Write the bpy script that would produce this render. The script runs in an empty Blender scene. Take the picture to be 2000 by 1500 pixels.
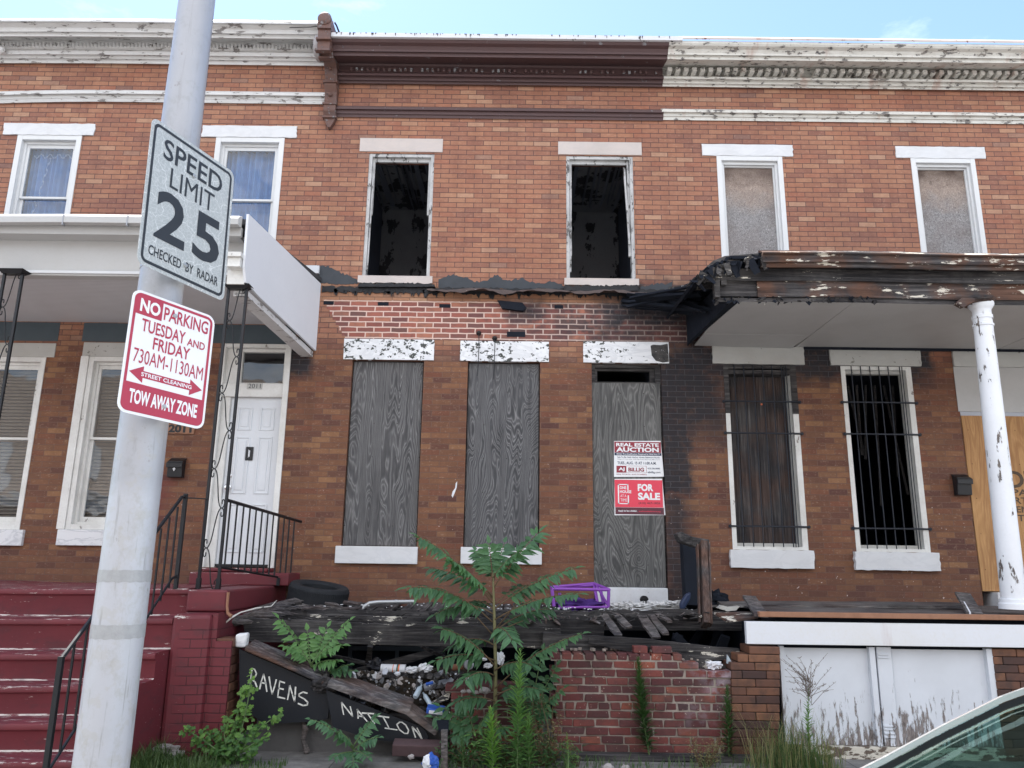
import bpy, math, random
from mathutils import Vector, Matrix
random.seed(7)
rnd = random.random
def ru(a, b): return a + (b - a) * random.random()
scene = bpy.context.scene
# ---------------------------------------------------------------- camera
CZ = 1.67
PIT, ROL, YAW = math.radians(13.2), math.radians(0.759), math.radians(0.152)
_r = Vector((1, 0, 0)); _u = Vector((0, -math.sin(PIT), math.cos(PIT))); _f = Vector((0, math.cos(PIT), math.sin(PIT)))
_R = _r * math.cos(ROL) + _u * math.sin(ROL); _U = _u * math.cos(ROL) - _r * math.sin(ROL)
_Y = Matrix.Rotation(YAW, 3, 'Z')
_R, _U, _f = _Y @ _R, _Y @ _U, _Y @ _f
cam_d = bpy.data.cameras.new('camera'); cam = bpy.data.objects.new('camera', cam_d)
scene.collection.objects.link(cam); scene.camera = cam
cam_d.sensor_width = 36; cam_d.lens = 27.0; cam_d.clip_start = .05; cam_d.clip_end = 3000
m = Matrix.Identity(4)
for i in range(3):
    m[i][0] = _R[i]; m[i][1] = _U[i]; m[i][2] = -_f[i]
m[2][3] = CZ
cam.matrix_world = m
# ---------------------------------------------------------------- sky, sun, exposure
SUN_EL, SUN_AZ = math.radians(66), math.radians(-34)      # azimuth from +Y, negative = left
w = bpy.data.worlds.new("World"); scene.world = w; w.use_nodes = True
nt = w.node_tree; bg = nt.nodes['Background']
sky = nt.nodes.new('ShaderNodeTexSky'); sky.sky_type = 'NISHITA'; sky.sun_disc = False
sky.sun_elevation = SUN_EL; sky.sun_rotation = SUN_AZ; sky.air_density = 1.0; sky.dust_density = .35; sky.ozone_density = 1.6
tc = nt.nodes.new('ShaderNodeTexCoord'); mp = nt.nodes.new('ShaderNodeMapping'); mp.inputs['Scale'].default_value = (2.2, 2.2, 6)
no = nt.nodes.new('ShaderNodeTexNoise'); no.inputs['Scale'].default_value = 2.6; no.inputs['Detail'].default_value = 8; no.inputs['Roughness'].default_value = .62
cr = nt.nodes.new('ShaderNodeValToRGB'); cr.color_ramp.elements[0].position = .60; cr.color_ramp.elements[1].position = .78
cr.color_ramp.elements[1].color = (.22, .22, .22, 1)
mx = nt.nodes.new('ShaderNodeMix'); mx.data_type = 'RGBA'; mx.inputs[7].default_value = (7.6, 7.75, 8.0, 1)
nt.links.new(tc.outputs['Generated'], mp.inputs[0]); nt.links.new(mp.outputs[0], no.inputs[0]); nt.links.new(no.outputs[0], cr.inputs[0])
# unseen cloud added behind the camera to brighten the facade; wisps above the roofs
sx = nt.nodes.new('ShaderNodeSeparateXYZ'); nt.links.new(tc.outputs['Generated'], sx.inputs[0])
gr = nt.nodes.new('ShaderNodeMapRange'); gr.inputs[1].default_value = .15; gr.inputs[2].default_value = -.55; nt.links.new(sx.outputs[1], gr.inputs[0])
c2 = nt.nodes.new('ShaderNodeValToRGB'); c2.color_ramp.elements[0].position = .30; c2.color_ramp.elements[1].position = .55; nt.links.new(no.outputs[0], c2.inputs[0])
ml = nt.nodes.new('ShaderNodeMath'); ml.operation = 'MULTIPLY'; nt.links.new(gr.outputs[0], ml.inputs[0]); nt.links.new(c2.outputs[0], ml.inputs[1])
m2 = nt.nodes.new('ShaderNodeMath'); m2.operation = 'MAXIMUM'; nt.links.new(cr.outputs[0], m2.inputs[0]); nt.links.new(ml.outputs[0], m2.inputs[1])
nt.links.new(m2.outputs[0], mx.inputs[0]); nt.links.new(sky.outputs[0], mx.inputs[6]); nt.links.new(mx.outputs[2], bg.inputs[0])
bg.inputs[1].default_value = .11
sd = bpy.data.lights.new('sun', 'SUN'); sd.energy = 5.0; sd.angle = math.radians(.5); sd.color = (1, .95, .88)
so = bpy.data.objects.new('sun', sd); scene.collection.objects.link(so)
_sv = Vector((math.cos(SUN_EL) * math.sin(SUN_AZ), math.cos(SUN_EL) * math.cos(SUN_AZ), math.sin(SUN_EL)))
so.rotation_euler = _sv.to_track_quat('Z', 'Y').to_euler(); so.location = (0, 0, 30)
scene.view_settings.view_transform = 'Standard'; scene.view_settings.look = 'None'
scene.view_settings.exposure = 1.6; scene.view_settings.gamma = 1
# ---------------------------------------------------------------- helpers
F = 9.4                                                    # facade plane (Y); sidewalk is z = 0
def P(px, py, Y=F):
    v = _R * ((px - 1000) / 1500) + _U * (-(py - 750) / 1500) + _f
    v = v / v.y * Y
    return Vector((v.x, v.y, v.z + CZ))
def PX(px, py, X):                                         # the point of that sight line at a given X
    v = _R * ((px - 1000) / 1500) + _U * (-(py - 750) / 1500) + _f
    v = v / v.x * X
    return Vector((v.x, v.y, v.z + CZ))
def PZ(px, py, Z):
    v = _R * ((px - 1000) / 1500) + _U * (-(py - 750) / 1500) + _f
    v = v / v.z * (Z - CZ)
    return Vector((v.x, v.y, Z))
def R4(xl, xr, yt, yb, Y=F):
    xm, ym = (xl + xr) / 2, (yt + yb) / 2
    return P(xl, ym, Y).x, P(xr, ym, Y).x, P(xm, yb, Y).z, P(xm, yt, Y).z       # X0 X1 Z0 Z1

class MB:
    def __init__(s): s.v = []; s.f = []; s.mi = []; s.t = []; s.cur = 0; s.tone = None
    def face(s, pts, mi=None, tone=None):
        b = len(s.v); s.v += [Vector(p) for p in pts]; s.f.append(tuple(range(b, b + len(pts))))
        s.mi.append(s.cur if mi is None else mi); s.t.append(s.tone if tone is None else tone)
    def box(s, x0, x1, y0, y1, z0, z1, j=0):
        p = [Vector((x, y, z)) + (Vector((ru(-j, j), ru(-j, j), ru(-j, j))) if j else Vector()) for x in (x0, x1) for y in (y0, y1) for z in (z0, z1)]
        s.hexa(p)
        return s
    def hexa(s, p):
        b = len(s.v); s.v += [Vector(q) for q in p]
        for q in ((0, 1, 3, 2), (4, 6, 7, 5), (0, 4, 5, 1), (2, 3, 7, 6), (0, 2, 6, 4), (1, 5, 7, 3)):
            s.f.append(tuple(b + i for i in q)); s.mi.append(s.cur); s.t.append(s.tone)
    def bar(s, a, b, wd, th, up=Vector((0, 0, 1)), taper=1.0):
        a = Vector(a); b = Vector(b); d = (b - a).normalized()
        sd = d.cross(Vector(up))
        if sd.length < 1e-4: sd = d.cross(Vector((0, 1, 0)))
        sd.normalize(); u2 = sd.cross(d).normalized()
        p = []
        for e, k in ((a, 1), (b, taper)):
            for i in (-1, 1):
                for jj in (-1, 1): p.append(e + sd * i * wd / 2 * k + u2 * jj * th / 2 * k)
        s.hexa(p); return s
    def prism(s, pts, off):
        pts = [Vector(p) for p in pts]; off = Vector(off); n = len(pts); b = len(s.v)
        s.v += pts + [p + off for p in pts]
        fs = [tuple(range(b, b + n)), tuple(range(b + 2 * n - 1, b + n - 1, -1))]
        fs += [(b + i, b + n + i, b + n + (i + 1) % n, b + (i + 1) % n) for i in range(n)]
        for q in fs: s.f.append(q); s.mi.append(s.cur); s.t.append(s.tone)
        return s
    def tube(s, pts, r, n=8, caps=True):
        pts = [Vector(p) for p in pts]; N = len(pts)
        rs = r if isinstance(r, (list, tuple)) else [r] * N
        b = len(s.v); prev = None
        for i, p in enumerate(pts):
            d = (pts[min(i + 1, N - 1)] - pts[max(i - 1, 0)]).normalized()
            if prev is None:
                u = d.cross(Vector((0, 1, 0)))
                if u.length < .1: u = d.cross(Vector((1, 0, 0)))
            else: u = prev - d * prev.dot(d)
            if u.length < 1e-5: u = d.orthogonal()
            u.normalize(); prev = u; k = d.cross(u)
            for q in range(n):
                a = 2 * math.pi * q / n; s.v.append(p + (u * math.cos(a) + k * math.sin(a)) * rs[i])
        for i in range(N - 1):
            for q in range(n):
                s.f.append((b + i * n + q, b + i * n + (q + 1) % n, b + (i + 1) * n + (q + 1) % n, b + (i + 1) * n + q)); s.mi.append(s.cur); s.t.append(s.tone)
        if caps:
            s.f.append(tuple(b + q for q in range(n))[::-1]); s.mi.append(s.cur); s.t.append(s.tone)
            s.f.append(tuple(b + (N - 1) * n + q for q in range(n))); s.mi.append(s.cur); s.t.append(s.tone)
        return s
    def lathe(s, o, ax, prof, n=24, close=False):
        o = Vector(o); ax = Vector(ax).normalized(); u = ax.orthogonal().normalized(); k = ax.cross(u); b = len(s.v); N = len(prof)
        for r, h in prof:
            for q in range(n):
                a = 2 * math.pi * q / n; s.v.append(o + ax * h + (u * math.cos(a) + k * math.sin(a)) * r)
        for i in range(N if close else N - 1):
            i2 = (i + 1) % N
            for q in range(n):
                s.f.append((b + i * n + q, b + i * n + (q + 1) % n, b + i2 * n + (q + 1) % n, b + i2 * n + q)); s.mi.append(s.cur); s.t.append(s.tone)
        if not close:
            s.f.append(tuple(b + q for q in range(n))[::-1]); s.mi.append(s.cur); s.t.append(s.tone)
            s.f.append(tuple(b + (N - 1) * n + q for q in range(n))); s.mi.append(s.cur); s.t.append(s.tone)
        return s
    def profile(s, x0, x1, prof, dz=None, segs=1):         # (y, z) outline extruded along X; dz(x) shifts z
        xs = [x0 + (x1 - x0) * i / segs for i in range(segs + 1)]
        dz = dz or (lambda x: 0); n = len(prof); b = len(s.v)
        for x in xs: s.v += [Vector((x, y, z + dz(x))) for y, z in prof]
        for i in range(segs):
            for q in range(n):
                s.f.append((b + i * n + q, b + (i + 1) * n + q, b + (i + 1) * n + (q + 1) % n, b + i * n + (q + 1) % n)); s.mi.append(s.cur); s.t.append(s.tone)
        s.f.append(tuple(b + q for q in range(n))); s.mi.append(s.cur); s.t.append(s.tone)
        s.f.append(tuple(b + segs * n + q for q in range(n))[::-1]); s.mi.append(s.cur); s.t.append(s.tone)
        return s

def wloc(o):
    v = Vector()
    while o: v += o.location; o = o.parent
    return v
def tag(o, label=None, cat=None, group=None, kind=None):
    for k, x in (('label', label), ('category', cat), ('group', group), ('kind', kind)):
        if x: o[k] = x
    return o
def thing(name, label, cat, loc=(0, 0, 0), group=None):
    o = bpy.data.objects.new(name, None); scene.collection.objects.link(o); o.location = loc; o.empty_display_size = .2
    return tag(o, label, cat, group)
def part(mb, name, mat, parent, bevel=0, smooth=False, label=None, origin=None, kind=None, fix=True):
    me = bpy.data.meshes.new(name); o0 = wloc(parent) if parent else (origin or Vector())
    me.from_pydata([v - o0 for v in mb.v], [], mb.f)
    mats = mat if isinstance(mat, (list, tuple)) else [mat]
    for q in mats: me.materials.append(q)
    me.polygons.foreach_set('material_index', mb.mi)
    if any(t is not None for t in mb.t):
        at_ = me.attributes.new('tone', 'FLOAT', 'FACE'); at_.data.foreach_set('value', [t or 0. for t in mb.t])
    if smooth: me.polygons.foreach_set('use_smooth', [True] * len(mb.f))
    me.update()
    if fix:
        import bmesh
        bm = bmesh.new(); bm.from_mesh(me); bmesh.ops.recalc_face_normals(bm, faces=bm.faces); bm.to_mesh(me); bm.free()
    o = bpy.data.objects.new(name, me); scene.collection.objects.link(o)
    if parent: o.parent = parent
    else: o.location = o0
    if bevel:
        b = o.modifiers.new('bevel', 'BEVEL'); b.width = bevel; b.segments = 2; b.limit_method = 'ANGLE'
    if smooth == 'auto':
        me.polygons.foreach_set('use_smooth', [True] * len(mb.f)); me.set_sharp_from_angle(angle=math.radians(40))
    if label: o['label'] = label
    if kind: o['kind'] = kind
    return o
def solo(mb, name, mat, label, cat, group=None, **k):
    xs = [v.x for v in mb.v]; ys = [v.y for v in mb.v]; zs = [v.z for v in mb.v]
    o = part(mb, name, mat, None, origin=Vector(((min(xs) + max(xs)) / 2, (min(ys) + max(ys)) / 2, min(zs))), **k)
    return tag(o, label, cat, group)

# ---------------------------------------------------------------- node shorthand
def col(r, g, b): return (r, g, b, 1)
class G:
    def __init__(s, name):
        s.m = bpy.data.materials.new(name); s.m.use_nodes = True; s.nt = s.m.node_tree; s.b = s.nt.nodes['Principled BSDF']; s._p = None
    def n(s, t, ins=(), **pr):
        nd = s.nt.nodes.new(t)
        for k, v in pr.items(): setattr(nd, k, v)
        for k, v in (ins.items() if isinstance(ins, dict) else enumerate(ins)):
            if v is None: continue
            s.put(nd.inputs[k], v)
        return nd
    def put(s, sock, v):
        if isinstance(v, bpy.types.NodeSocket): s.nt.links.new(v, sock)
        elif isinstance(v, (tuple, list)) and sock.type == 'RGBA' and len(v) == 3: sock.default_value = (*v, 1)
        else: sock.default_value = v
    def m_(s, op, a, b=None, c=None): return s.n('ShaderNodeMath', [a, b, c], operation=op).outputs[0]
    def add(s, a, b): return s.m_('ADD', a, b)
    def sub(s, a, b): return s.m_('SUBTRACT', a, b)
    def mul(s, a, b): return s.m_('MULTIPLY', a, b)
    def mx(s, a, b): return s.m_('MAXIMUM', a, b)
    def mn(s, a, b): return s.m_('MINIMUM', a, b)
    @property
    def pos(s):
        if not s._p:
            g = s.n('ShaderNodeNewGeometry'); q = s.n('ShaderNodeSeparateXYZ', [g.outputs['Position']]); s._p = (g.outputs['Position'], *q.outputs[:3])
        return s._p
    def vec(s, x, y, z): return s.n('ShaderNodeCombineXYZ', [x, y, z]).outputs[0]
    def spos(s, sx, sy, sz): return s.n('ShaderNodeVectorMath', [s.pos[0], (sx, sy, sz)], operation='MULTIPLY').outputs[0]
    def noise(s, scale, vec=None, detail=4, rough=.6, dist=0):
        return s.n('ShaderNodeTexNoise', {'Vector': vec if vec is not None else s.pos[0], 'Scale': scale, 'Detail': detail, 'Roughness': rough, 'Distortion': dist}).outputs[0]
    def voro(s, scale, vec=None, feature='F1', out=0):
        return s.n('ShaderNodeTexVoronoi', {'Vector': vec if vec is not None else s.pos[0], 'Scale': scale}, feature=feature).outputs[out]
    def mr(s, v, a, b, c=0., d=1.): return s.n('ShaderNodeMapRange', [v, a, b, c, d], clamp=True).outputs[0]
    def mix(s, f, a, b, mode='MIX'):
        nd = s.n('ShaderNodeMix', data_type='RGBA', blend_type=mode); s.put(nd.inputs[0], f); s.put(nd.inputs[6], a); s.put(nd.inputs[7], b); return nd.outputs[2]
    def ramp(s, f, st, mode='LINEAR'):
        nd = s.n('ShaderNodeValToRGB', [f]); e = nd.color_ramp; e.interpolation = mode
        while len(e.elements) < len(st): e.elements.new(.5)
        for q, (p, c) in zip(e.elements, st): q.position = p; q.color = (*c, 1) if len(c) == 3 else c
        return nd.outputs[0]
    def bump(s, h, dist=.01, st=1., nrm=None): return s.n('ShaderNodeBump', {'Height': h, 'Distance': dist, 'Strength': st, 'Normal': nrm}).outputs[0]
    def out(s, c, rough=.8, nrm=None, metal=0, spec=.4, **k):
        s.put(s.b.inputs['Base Color'], c); s.put(s.b.inputs['Roughness'], rough); s.put(s.b.inputs['Metallic'], metal); s.put(s.b.inputs['Specular IOR Level'], spec)
        if nrm is not None: s.put(s.b.inputs['Normal'], nrm)
        for a, v in k.items(): s.put(s.b.inputs[a], v)
        return s.m
    def attr(s, n): return s.n('ShaderNodeAttribute', attribute_name=n).outputs['Fac']
    def boxmask(s, x0, x1, z0, z1, soft=.15, nz=.3, nscale=3.):      # ragged patch on the facade
        n = s.mul(s.sub(s.noise(nscale, detail=5), .5), nz * 2)
        _, x, y, z = s.pos
        a = s.mr(s.add(x, n), x0 - soft, x0 + soft); b = s.mr(s.add(x, n), x1 - soft, x1 + soft, 1., 0.)
        c = s.mr(s.add(z, n), z0 - soft, z0 + soft); d = s.mr(s.add(z, n), z1 - soft, z1 + soft, 1., 0.)
        return s.mn(s.mn(a, b), s.mn(c, d))
# ---------------------------------------------------------------- materials
XL, XR = -2.55, 1.99                                        # party lines of the middle house
ZT, ZM0 = P(900, 588).z, P(900, 664).z                      # band of old brick laid bare where the porch roof was
def facade_brick():
    g = G('iron_spot_brick'); p, x, y, z = g.pos
    wob = g.mul(g.sub(g.noise(1.1, detail=2), .5), .012)
    v = g.vec(g.add(x, y), g.add(z, wob), 0.)
    def br(bw, rh, ms, sm=.1, vv=v):
        nd = g.n('ShaderNodeTexBrick', {'Vector': vv, 'Color1': (0, 0, 0), 'Color2': (1, 1, 1), 'Mortar': (.5, .5, .5), 'Scale': 1., 'Mortar Size': ms, 'Mortar Smooth': sm, 'Bias': 0., 'Brick Width': bw, 'Row Height': rh})
        return nd.outputs[0], nd.outputs[1]
    c, f = br(.2265, .0705, .0045)
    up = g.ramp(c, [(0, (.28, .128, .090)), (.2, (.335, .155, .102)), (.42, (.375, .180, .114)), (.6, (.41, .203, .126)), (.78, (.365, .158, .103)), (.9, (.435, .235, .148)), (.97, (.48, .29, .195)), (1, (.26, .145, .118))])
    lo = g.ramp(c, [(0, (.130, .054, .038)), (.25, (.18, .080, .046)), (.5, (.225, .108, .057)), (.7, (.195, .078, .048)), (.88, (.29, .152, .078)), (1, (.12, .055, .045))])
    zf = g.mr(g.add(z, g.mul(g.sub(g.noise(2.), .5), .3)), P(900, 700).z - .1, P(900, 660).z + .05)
    body = g.mix(zf, lo, up)  # lower brick darker: porch shade and soot put into its colour
    body = g.mix(g.mul(g.mr(g.noise(1.3, detail=5), .35, .7), .35), body, g.mix(1., body, (.72, .62, .60), 'MULTIPLY'))
    body = g.mix(g.mul(g.mr(g.noise(90., detail=2), .3, .8), .35), body, g.mix(1., body, (.6, .6, .6), 'MULTIPLY'))
    mort = g.mix(zf, (.15, .085, .062), (.105, .058, .052))
    body = g.mix(g.mul(g.mr(g.noise(17., g.spos(1, 1, 1.6), 6, .7), .38, .68), .42), body, g.mix(1., body, (.66, .60, .64), 'MULTIPLY'))
    body = g.mix(g.mul(g.mr(g.noise(34., g.spos(.8, 1, 1.5), 3), .58, .75), .25), body, (.55, .42, .32))
    body = g.mix(g.mul(g.mr(g.noise(1.6, g.spos(2.4, 1, .35), 6, .65), .42, .68), .38), body, g.mix(1., body, (.58, .54, .54), 'MULTIPLY'))
    body = g.mix(g.mul(g.mr(g.noise(.7, detail=3), .5, .7), .35), body, g.mix(1., body, (1.18, 1.1, 1.0), 'MULTIPLY'))
    body = g.mix(f, body, mort)
    # purple-red stain on the left house, darker low on every wall
    st = g.boxmask(-5.45, -4.75, 5.3, 6.25, .35, .5, 1.6)
    body = g.mix(g.mul(st, .5), body, (.13, .045, .055))
    st = g.boxmask(-4.72, -4.2, 2.2, 2.62, .16, .2, 3.)
    body = g.mix(g.mul(st, .7), body, (.14, .03, .035))
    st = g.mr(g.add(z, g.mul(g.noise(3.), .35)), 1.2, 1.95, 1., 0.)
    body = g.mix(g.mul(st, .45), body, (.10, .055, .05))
    # bare old brick with wide pale joints
    wx = g.n('ShaderNodeTexNoise', {'Vector': p, 'Scale': 9., 'Detail': 3.})
    vv = g.n('ShaderNodeVectorMath', [wx.outputs[1], (.5, .5, .5)], operation='SUBTRACT').outputs[0]
    vv = g.n('ShaderNodeVectorMath', [vv, (.018, .012, .018)], operation='MULTIPLY').outputs[0]
    v2 = g.n('ShaderNodeVectorMath', [g.vec(g.add(x, .07), g.add(z, .02), 0.), vv], operation='ADD').outputs[0]
    c2, f2 = br(.216, .0700, .0095, .25, v2)
    old = g.ramp(c2, [(0, (.20, .07, .06)), (.25, (.30, .10, .075)), (.5, (.35, .12, .085)), (.7, (.16, .065, .06)), (.85, (.42, .17, .11)), (1, (.10, .055, .055))])
    old = g.mix(g.mul(g.mr(g.noise(14.), .45, .7), .5), old, (.12, .075, .07))
    dk = g.boxmask(.2, 3.0, ZM0 + .1, ZT + .3, .5, .9, 1.6)
    old = g.mix(g.mul(dk, g.mr(g.noise(6.), .36, .52)), old, (.035, .034, .040))
    old = g.mix(f2, old, g.mix(g.mul(dk, .7), (.66, .48, .41), (.24, .20, .19)))
    step = g.mul(g.sub(g.noise(2.6, g.vec(x, 0., 0.)), .5), .16)
    bm = g.mn(g.mn(g.mr(g.add(z, 0.), ZM0, ZM0 + .004), g.mr(g.add(z, g.mul(step, .0)), ZT - .004, ZT, 1., 0.)),
              g.mn(g.mr(g.add(x, g.mul(g.sub(ZT, g.mul(g.m_('FLOOR', g.mul(z, 1 / .07)), .07)), -.62)), XL + .04, XL + .045), g.mr(x, 2.35, 2.45, 1., 0.)))
    tot = g.mix(bm, body, old)
    # paint smears of yellow brown under the torn flashing
    sm = g.boxmask(XL - .1, 1.9, ZT - .02, ZT + .2, .03, .06, 5.)
    tot = g.mix(g.mul(sm, .35), tot, (.36, .20, .10))
    # soot of the fire
    s1 = g.boxmask(1.15, 2.55, ZT - .42, ZT + .22, .28, .45, 2.4)
    s2 = g.boxmask(1.80, 2.20, 2.5, 4.3, .07, .16, 6.)
    s3 = g.boxmask(1.80, 2.14, 1.1, 2.6, .10, .16, 5.)
    s4 = g.boxmask(2.3, 5.2, 3.95, 4.42, .12, .20, 4.)
    s5 = g.boxmask(1.9, 2.7, 3.2, 4.6, .25, .3, 3.)
    s6 = g.boxmask(-3.2, XL - .02, 3.95, 4.5, .06, .1, 5.)
    s7 = g.boxmask(-.1, .35, ZT - .22, ZT + .02, .1, .12, 6.)
    s8 = g.boxmask(2.35, 2.62, 3.3, 3.9, .1, .14, 6.); s9 = g.boxmask(1.35, 2.8, ZT - .10, ZT + .26, .10, .20, 4.); s10 = g.boxmask(2.25, 5.3, P(1600, 722).z, P(1600, 676).z, .05, .10, 6.); s11 = g.boxmask(1.88, 2.45, P(1350, 770).z, P(1350, 690).z, .08, .14, 5.)
    so_ = g.mul(s1, .95)
    for a, k in ((s2, .95), (s3, .85), (s4, .93), (s5, .95), (s6, .95), (s7, .8), (s8, .8), (s9, 1.), (s10, .97), (s11, .97)): so_ = g.mx(so_, g.mul(a, k))
    so_ = g.mul(so_, g.mr(g.noise(16.), .2, .5, .7, 1.))
    tot = g.mix(so_, tot, g.mix(f, (.018, .019, .024), (.055, .055, .065)))
    # chips of white paint
    ch = g.mul(g.mr(g.add(g.noise(26., detail=1), g.mul(g.sub(g.noise(1.3), .5), .3)), .79, .80), g.mr(z, 1.2, 3.8, 1., .0))
    tot = g.mix(ch, tot, (.6, .5, .47))
    h = g.sub(1., g.mix(bm, f, g.mul(f2, 1.6)))
    nr = g.bump(g.add(h, g.mul(g.noise(60., detail=3), .22)), .006, .8)
    return g.out(tot, g.mr(c, 0, 1, .62, .8), nr, spec=.3)
def painted(name, c, peel=0., under=(.10, .09, .085), scale=5., stretch=(1, 1, 1), rough=.55, dirt=.25, bump=.002, under2=None, rust=0., dirtc=(.30, .27, .23)):
    g = G(name); v = g.spos(*stretch)
    n1 = g.noise(scale, v, 7, .65); n2 = g.noise(scale * .35, detail=4)
    base = g.mix(g.mul(g.mr(n2, .4, .75), dirt), c, dirtc)
    base = g.mix(g.mul(g.mr(g.noise(40., detail=3), .5, .8), dirt * .5), base, dirtc)
    if rust: base = g.mix(g.mul(g.mr(g.noise(2.2, g.spos(2.2, 1, .35), 5), .60, .74), rust), base, (.30, .10, .05))
    if peel > 0:
        th = .74 - peel * .4
        loc = g.add(n1, g.mul(g.sub(n2, .5), .35))
        k = g.mr(loc, th, th + .012)
        un = g.mix(g.mr(g.noise(22.), .35, .65), under, under2 or under)
        base = g.mix(k, base, un)
        nr = g.bump(g.add(g.mul(k, -1.), g.mul(g.noise(50.), .15)), bump * 1.6, .8)
    else: nr = g.bump(g.noise(28., v), bump, .5)
    return g.out(base, rough, nr)
def char(name, tone=1., grey=.35, ax=(.35, 5, 9), brown=0., white=0.):
    g = G(name); v = g.spos(*ax)
    n = g.noise(5., v, 7, .7); n2 = g.noise(1.8, detail=5)
    c = g.ramp(n, [(.25, (.008 * tone, .008 * tone, .010 * tone)), (.5, (.030 * tone, .028 * tone, .030 * tone)), (.62, (.075 * tone, .070 * tone, .070 * tone)), (.8, (.16 * tone, .15 * tone, .15 * tone))])
    c = g.mix(g.mul(g.mr(n2, .42, .62), grey), c, g.ramp(n, [(.3, (.05, .048, .048)), (.55, (.16, .15, .145)), (.75, (.34, .33, .32))]))
    if brown: c = g.mix(g.mul(g.mr(g.noise(2.7, detail=4), .4, .6), brown), c, g.ramp(n, [(.3, (.05, .025, .016)), (.7, (.16, .085, .06))]))
    if white:
        k = g.mr(g.add(g.noise(7., g.spos(.5, 1, 2.2), 7, .7), g.mul(g.sub(n2, .5), .5)), .66 - white * .12, .67 - white * .12)
        c = g.mix(k, c, (.62, .58, .50))
    return g.out(c, .8, g.bump(g.add(n, g.mul(g.noise(30., v), .3)), .012, .9), spec=.25)
def plywood(name, dark, mid, light, k=11., seed=0., knots=True, contrast=1.):
    g = G(name); _, x, y, z = g.pos
    v = g.vec(g.add(g.add(x, y), seed), g.mul(z, .17), seed)
    n = g.noise(2.3, v, 2, .45, .3)
    n = g.add(n, g.mul(g.sub(g.noise(9., g.vec(g.add(x, seed), g.mul(z, .22), 0.), 2), .5), .05))
    kd = None
    if knots:
        vo = g.voro(1.55, g.vec(g.add(x, seed * 1.7), g.mul(z, .62), 1.3 + seed))
        kd = vo
        n = g.add(n, g.mul(g.m_('POWER', g.mr(vo, 0., .26, 1., 0.), 2.), .30))
    s = g.m_('SINE', g.mul(n, k * 30.))
    s = g.mr(s, -1., 1.)
    c = g.ramp(s, [(0, tuple(a * .6 + b * .4 for a, b in zip(dark, mid))), (.35, mid), (.75, light), (1, mid)])
    fib = g.noise(30., g.vec(g.mul(x, 3.5), g.mul(z, .12), seed), 4, .7)
    c = g.mix(g.mr(fib, .3, .75, .75, 0.), c, dark)
    fx = g.m_('PINGPONG', g.add(x, seed), .145); fz = g.m_('PINGPONG', z, .21); c = g.mix(g.mul(g.mr(g.m_('SQRT', g.add(g.mul(fx, fx), g.mul(fz, fz))), .005, .009, 1., 0.), .8), c, (.03, .022, .02))
    c = g.mix(g.mul(g.mr(g.noise(1.1, g.vec(g.mul(x, 2.2), seed, g.mul(z, .5)), 5), .5, .68), .55), c, mid)
    c = g.mix(g.mul(g.mr(g.noise(1.4, detail=3), .35, .7), .35), c, mid)
    c = g.mix(g.mul(g.mr(g.noise(3.2, g.vec(g.mul(g.add(x, seed), 3.), seed, g.mul(z, .22)), 6, .7), .48, .66), .6), c, tuple(q * .9 for q in dark))
    if kd is not None: c = g.mix(g.mr(kd, .015, .045, .9, 0.), c, (.03, .022, .02))
    return g.out(c, .85, g.bump(g.add(g.mul(s, .4), fib), .003, .7), spec=.2)
def osb(seed, zt, zb):
    g = G('weathered_chipboard'); _, x, y, z = g.pos
    f = g.noise(34., g.vec(g.mul(g.add(x, seed), .9), y, g.mul(z, .8)), 4, .75, 2.6)
    tan = g.ramp(f, [(.3, (.17, .125, .105)), (.5, (.32, .255, .215)), (.7, (.50, .42, .37))])
    gr = g.ramp(f, [(.3, (.10, .095, .095)), (.5, (.25, .24, .24)), (.7, (.46, .44, .44))])
    t = g.add(g.mr(z, zb, zt), g.mul(g.sub(g.noise(4., detail=5), .5), .5))
    c = g.mix(g.mr(t, .50, .80), gr, tan)
    c = g.mix(g.mul(g.mr(t, .82, 1.08), .9), c, (.075, .05, .04)); c = g.mix(g.mul(g.mr(g.noise(2.2, detail=5), .45, .65), .4), c, (.17, .13, .12))
    vo = g.voro(4.6, g.vec(g.add(x, seed), g.mul(z, .55), 0.)); c = g.mix(g.mul(g.mr(g.add(vo, g.mul(f, .10)), .07, .16, 1., 0.), .85), c, (.05, .035, .03))
    return g.out(c, .9, g.bump(f, .004, .6), spec=.2)
def stone(name, c, vein=.0, speck=0., dirt=.2, speckc=(.05, .055, .05)):
    g = G(name)
    base = g.mix(g.mul(g.mr(g.noise(3., detail=5), .4, .7), dirt), c, (.36, .33, .30))
    if vein: base = g.mix(g.mul(g.mr(g.m_('ABSOLUTE', g.sub(g.noise(2.4, g.spos(1, 1, 2.4), 5, .6, 1.2), .5)), .0, .07, 1., 0.), vein), base, (.30, .32, .36))
    if speck:
        n = g.add(g.noise(17., g.spos(1, 1, 1.3), 5, .6), g.mul(g.sub(g.noise(2.1, detail=1), .5), .45)); base = g.mix(g.mr(n, .70 - speck * .2, .715 - speck * .2), base, speckc)
    return g.out(base, .5, g.bump(g.noise(30.), .002, .5))
def plain(name, c, rough=.5, metal=0, var=.15, scale=12., spec=.4, bump=.001, **k):
    g = G(name); d = tuple(q * .55 for q in c)
    cc = g.mix(g.mul(g.mr(g.noise(scale, detail=5), .4, .75), var), c, d)
    return g.out(cc, g.mr(g.noise(scale * .6), .3, .7, rough * .85, min(1, rough * 1.15)), g.bump(g.noise(scale * 4), bump, .4) if bump else None, metal, spec, **k)
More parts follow.
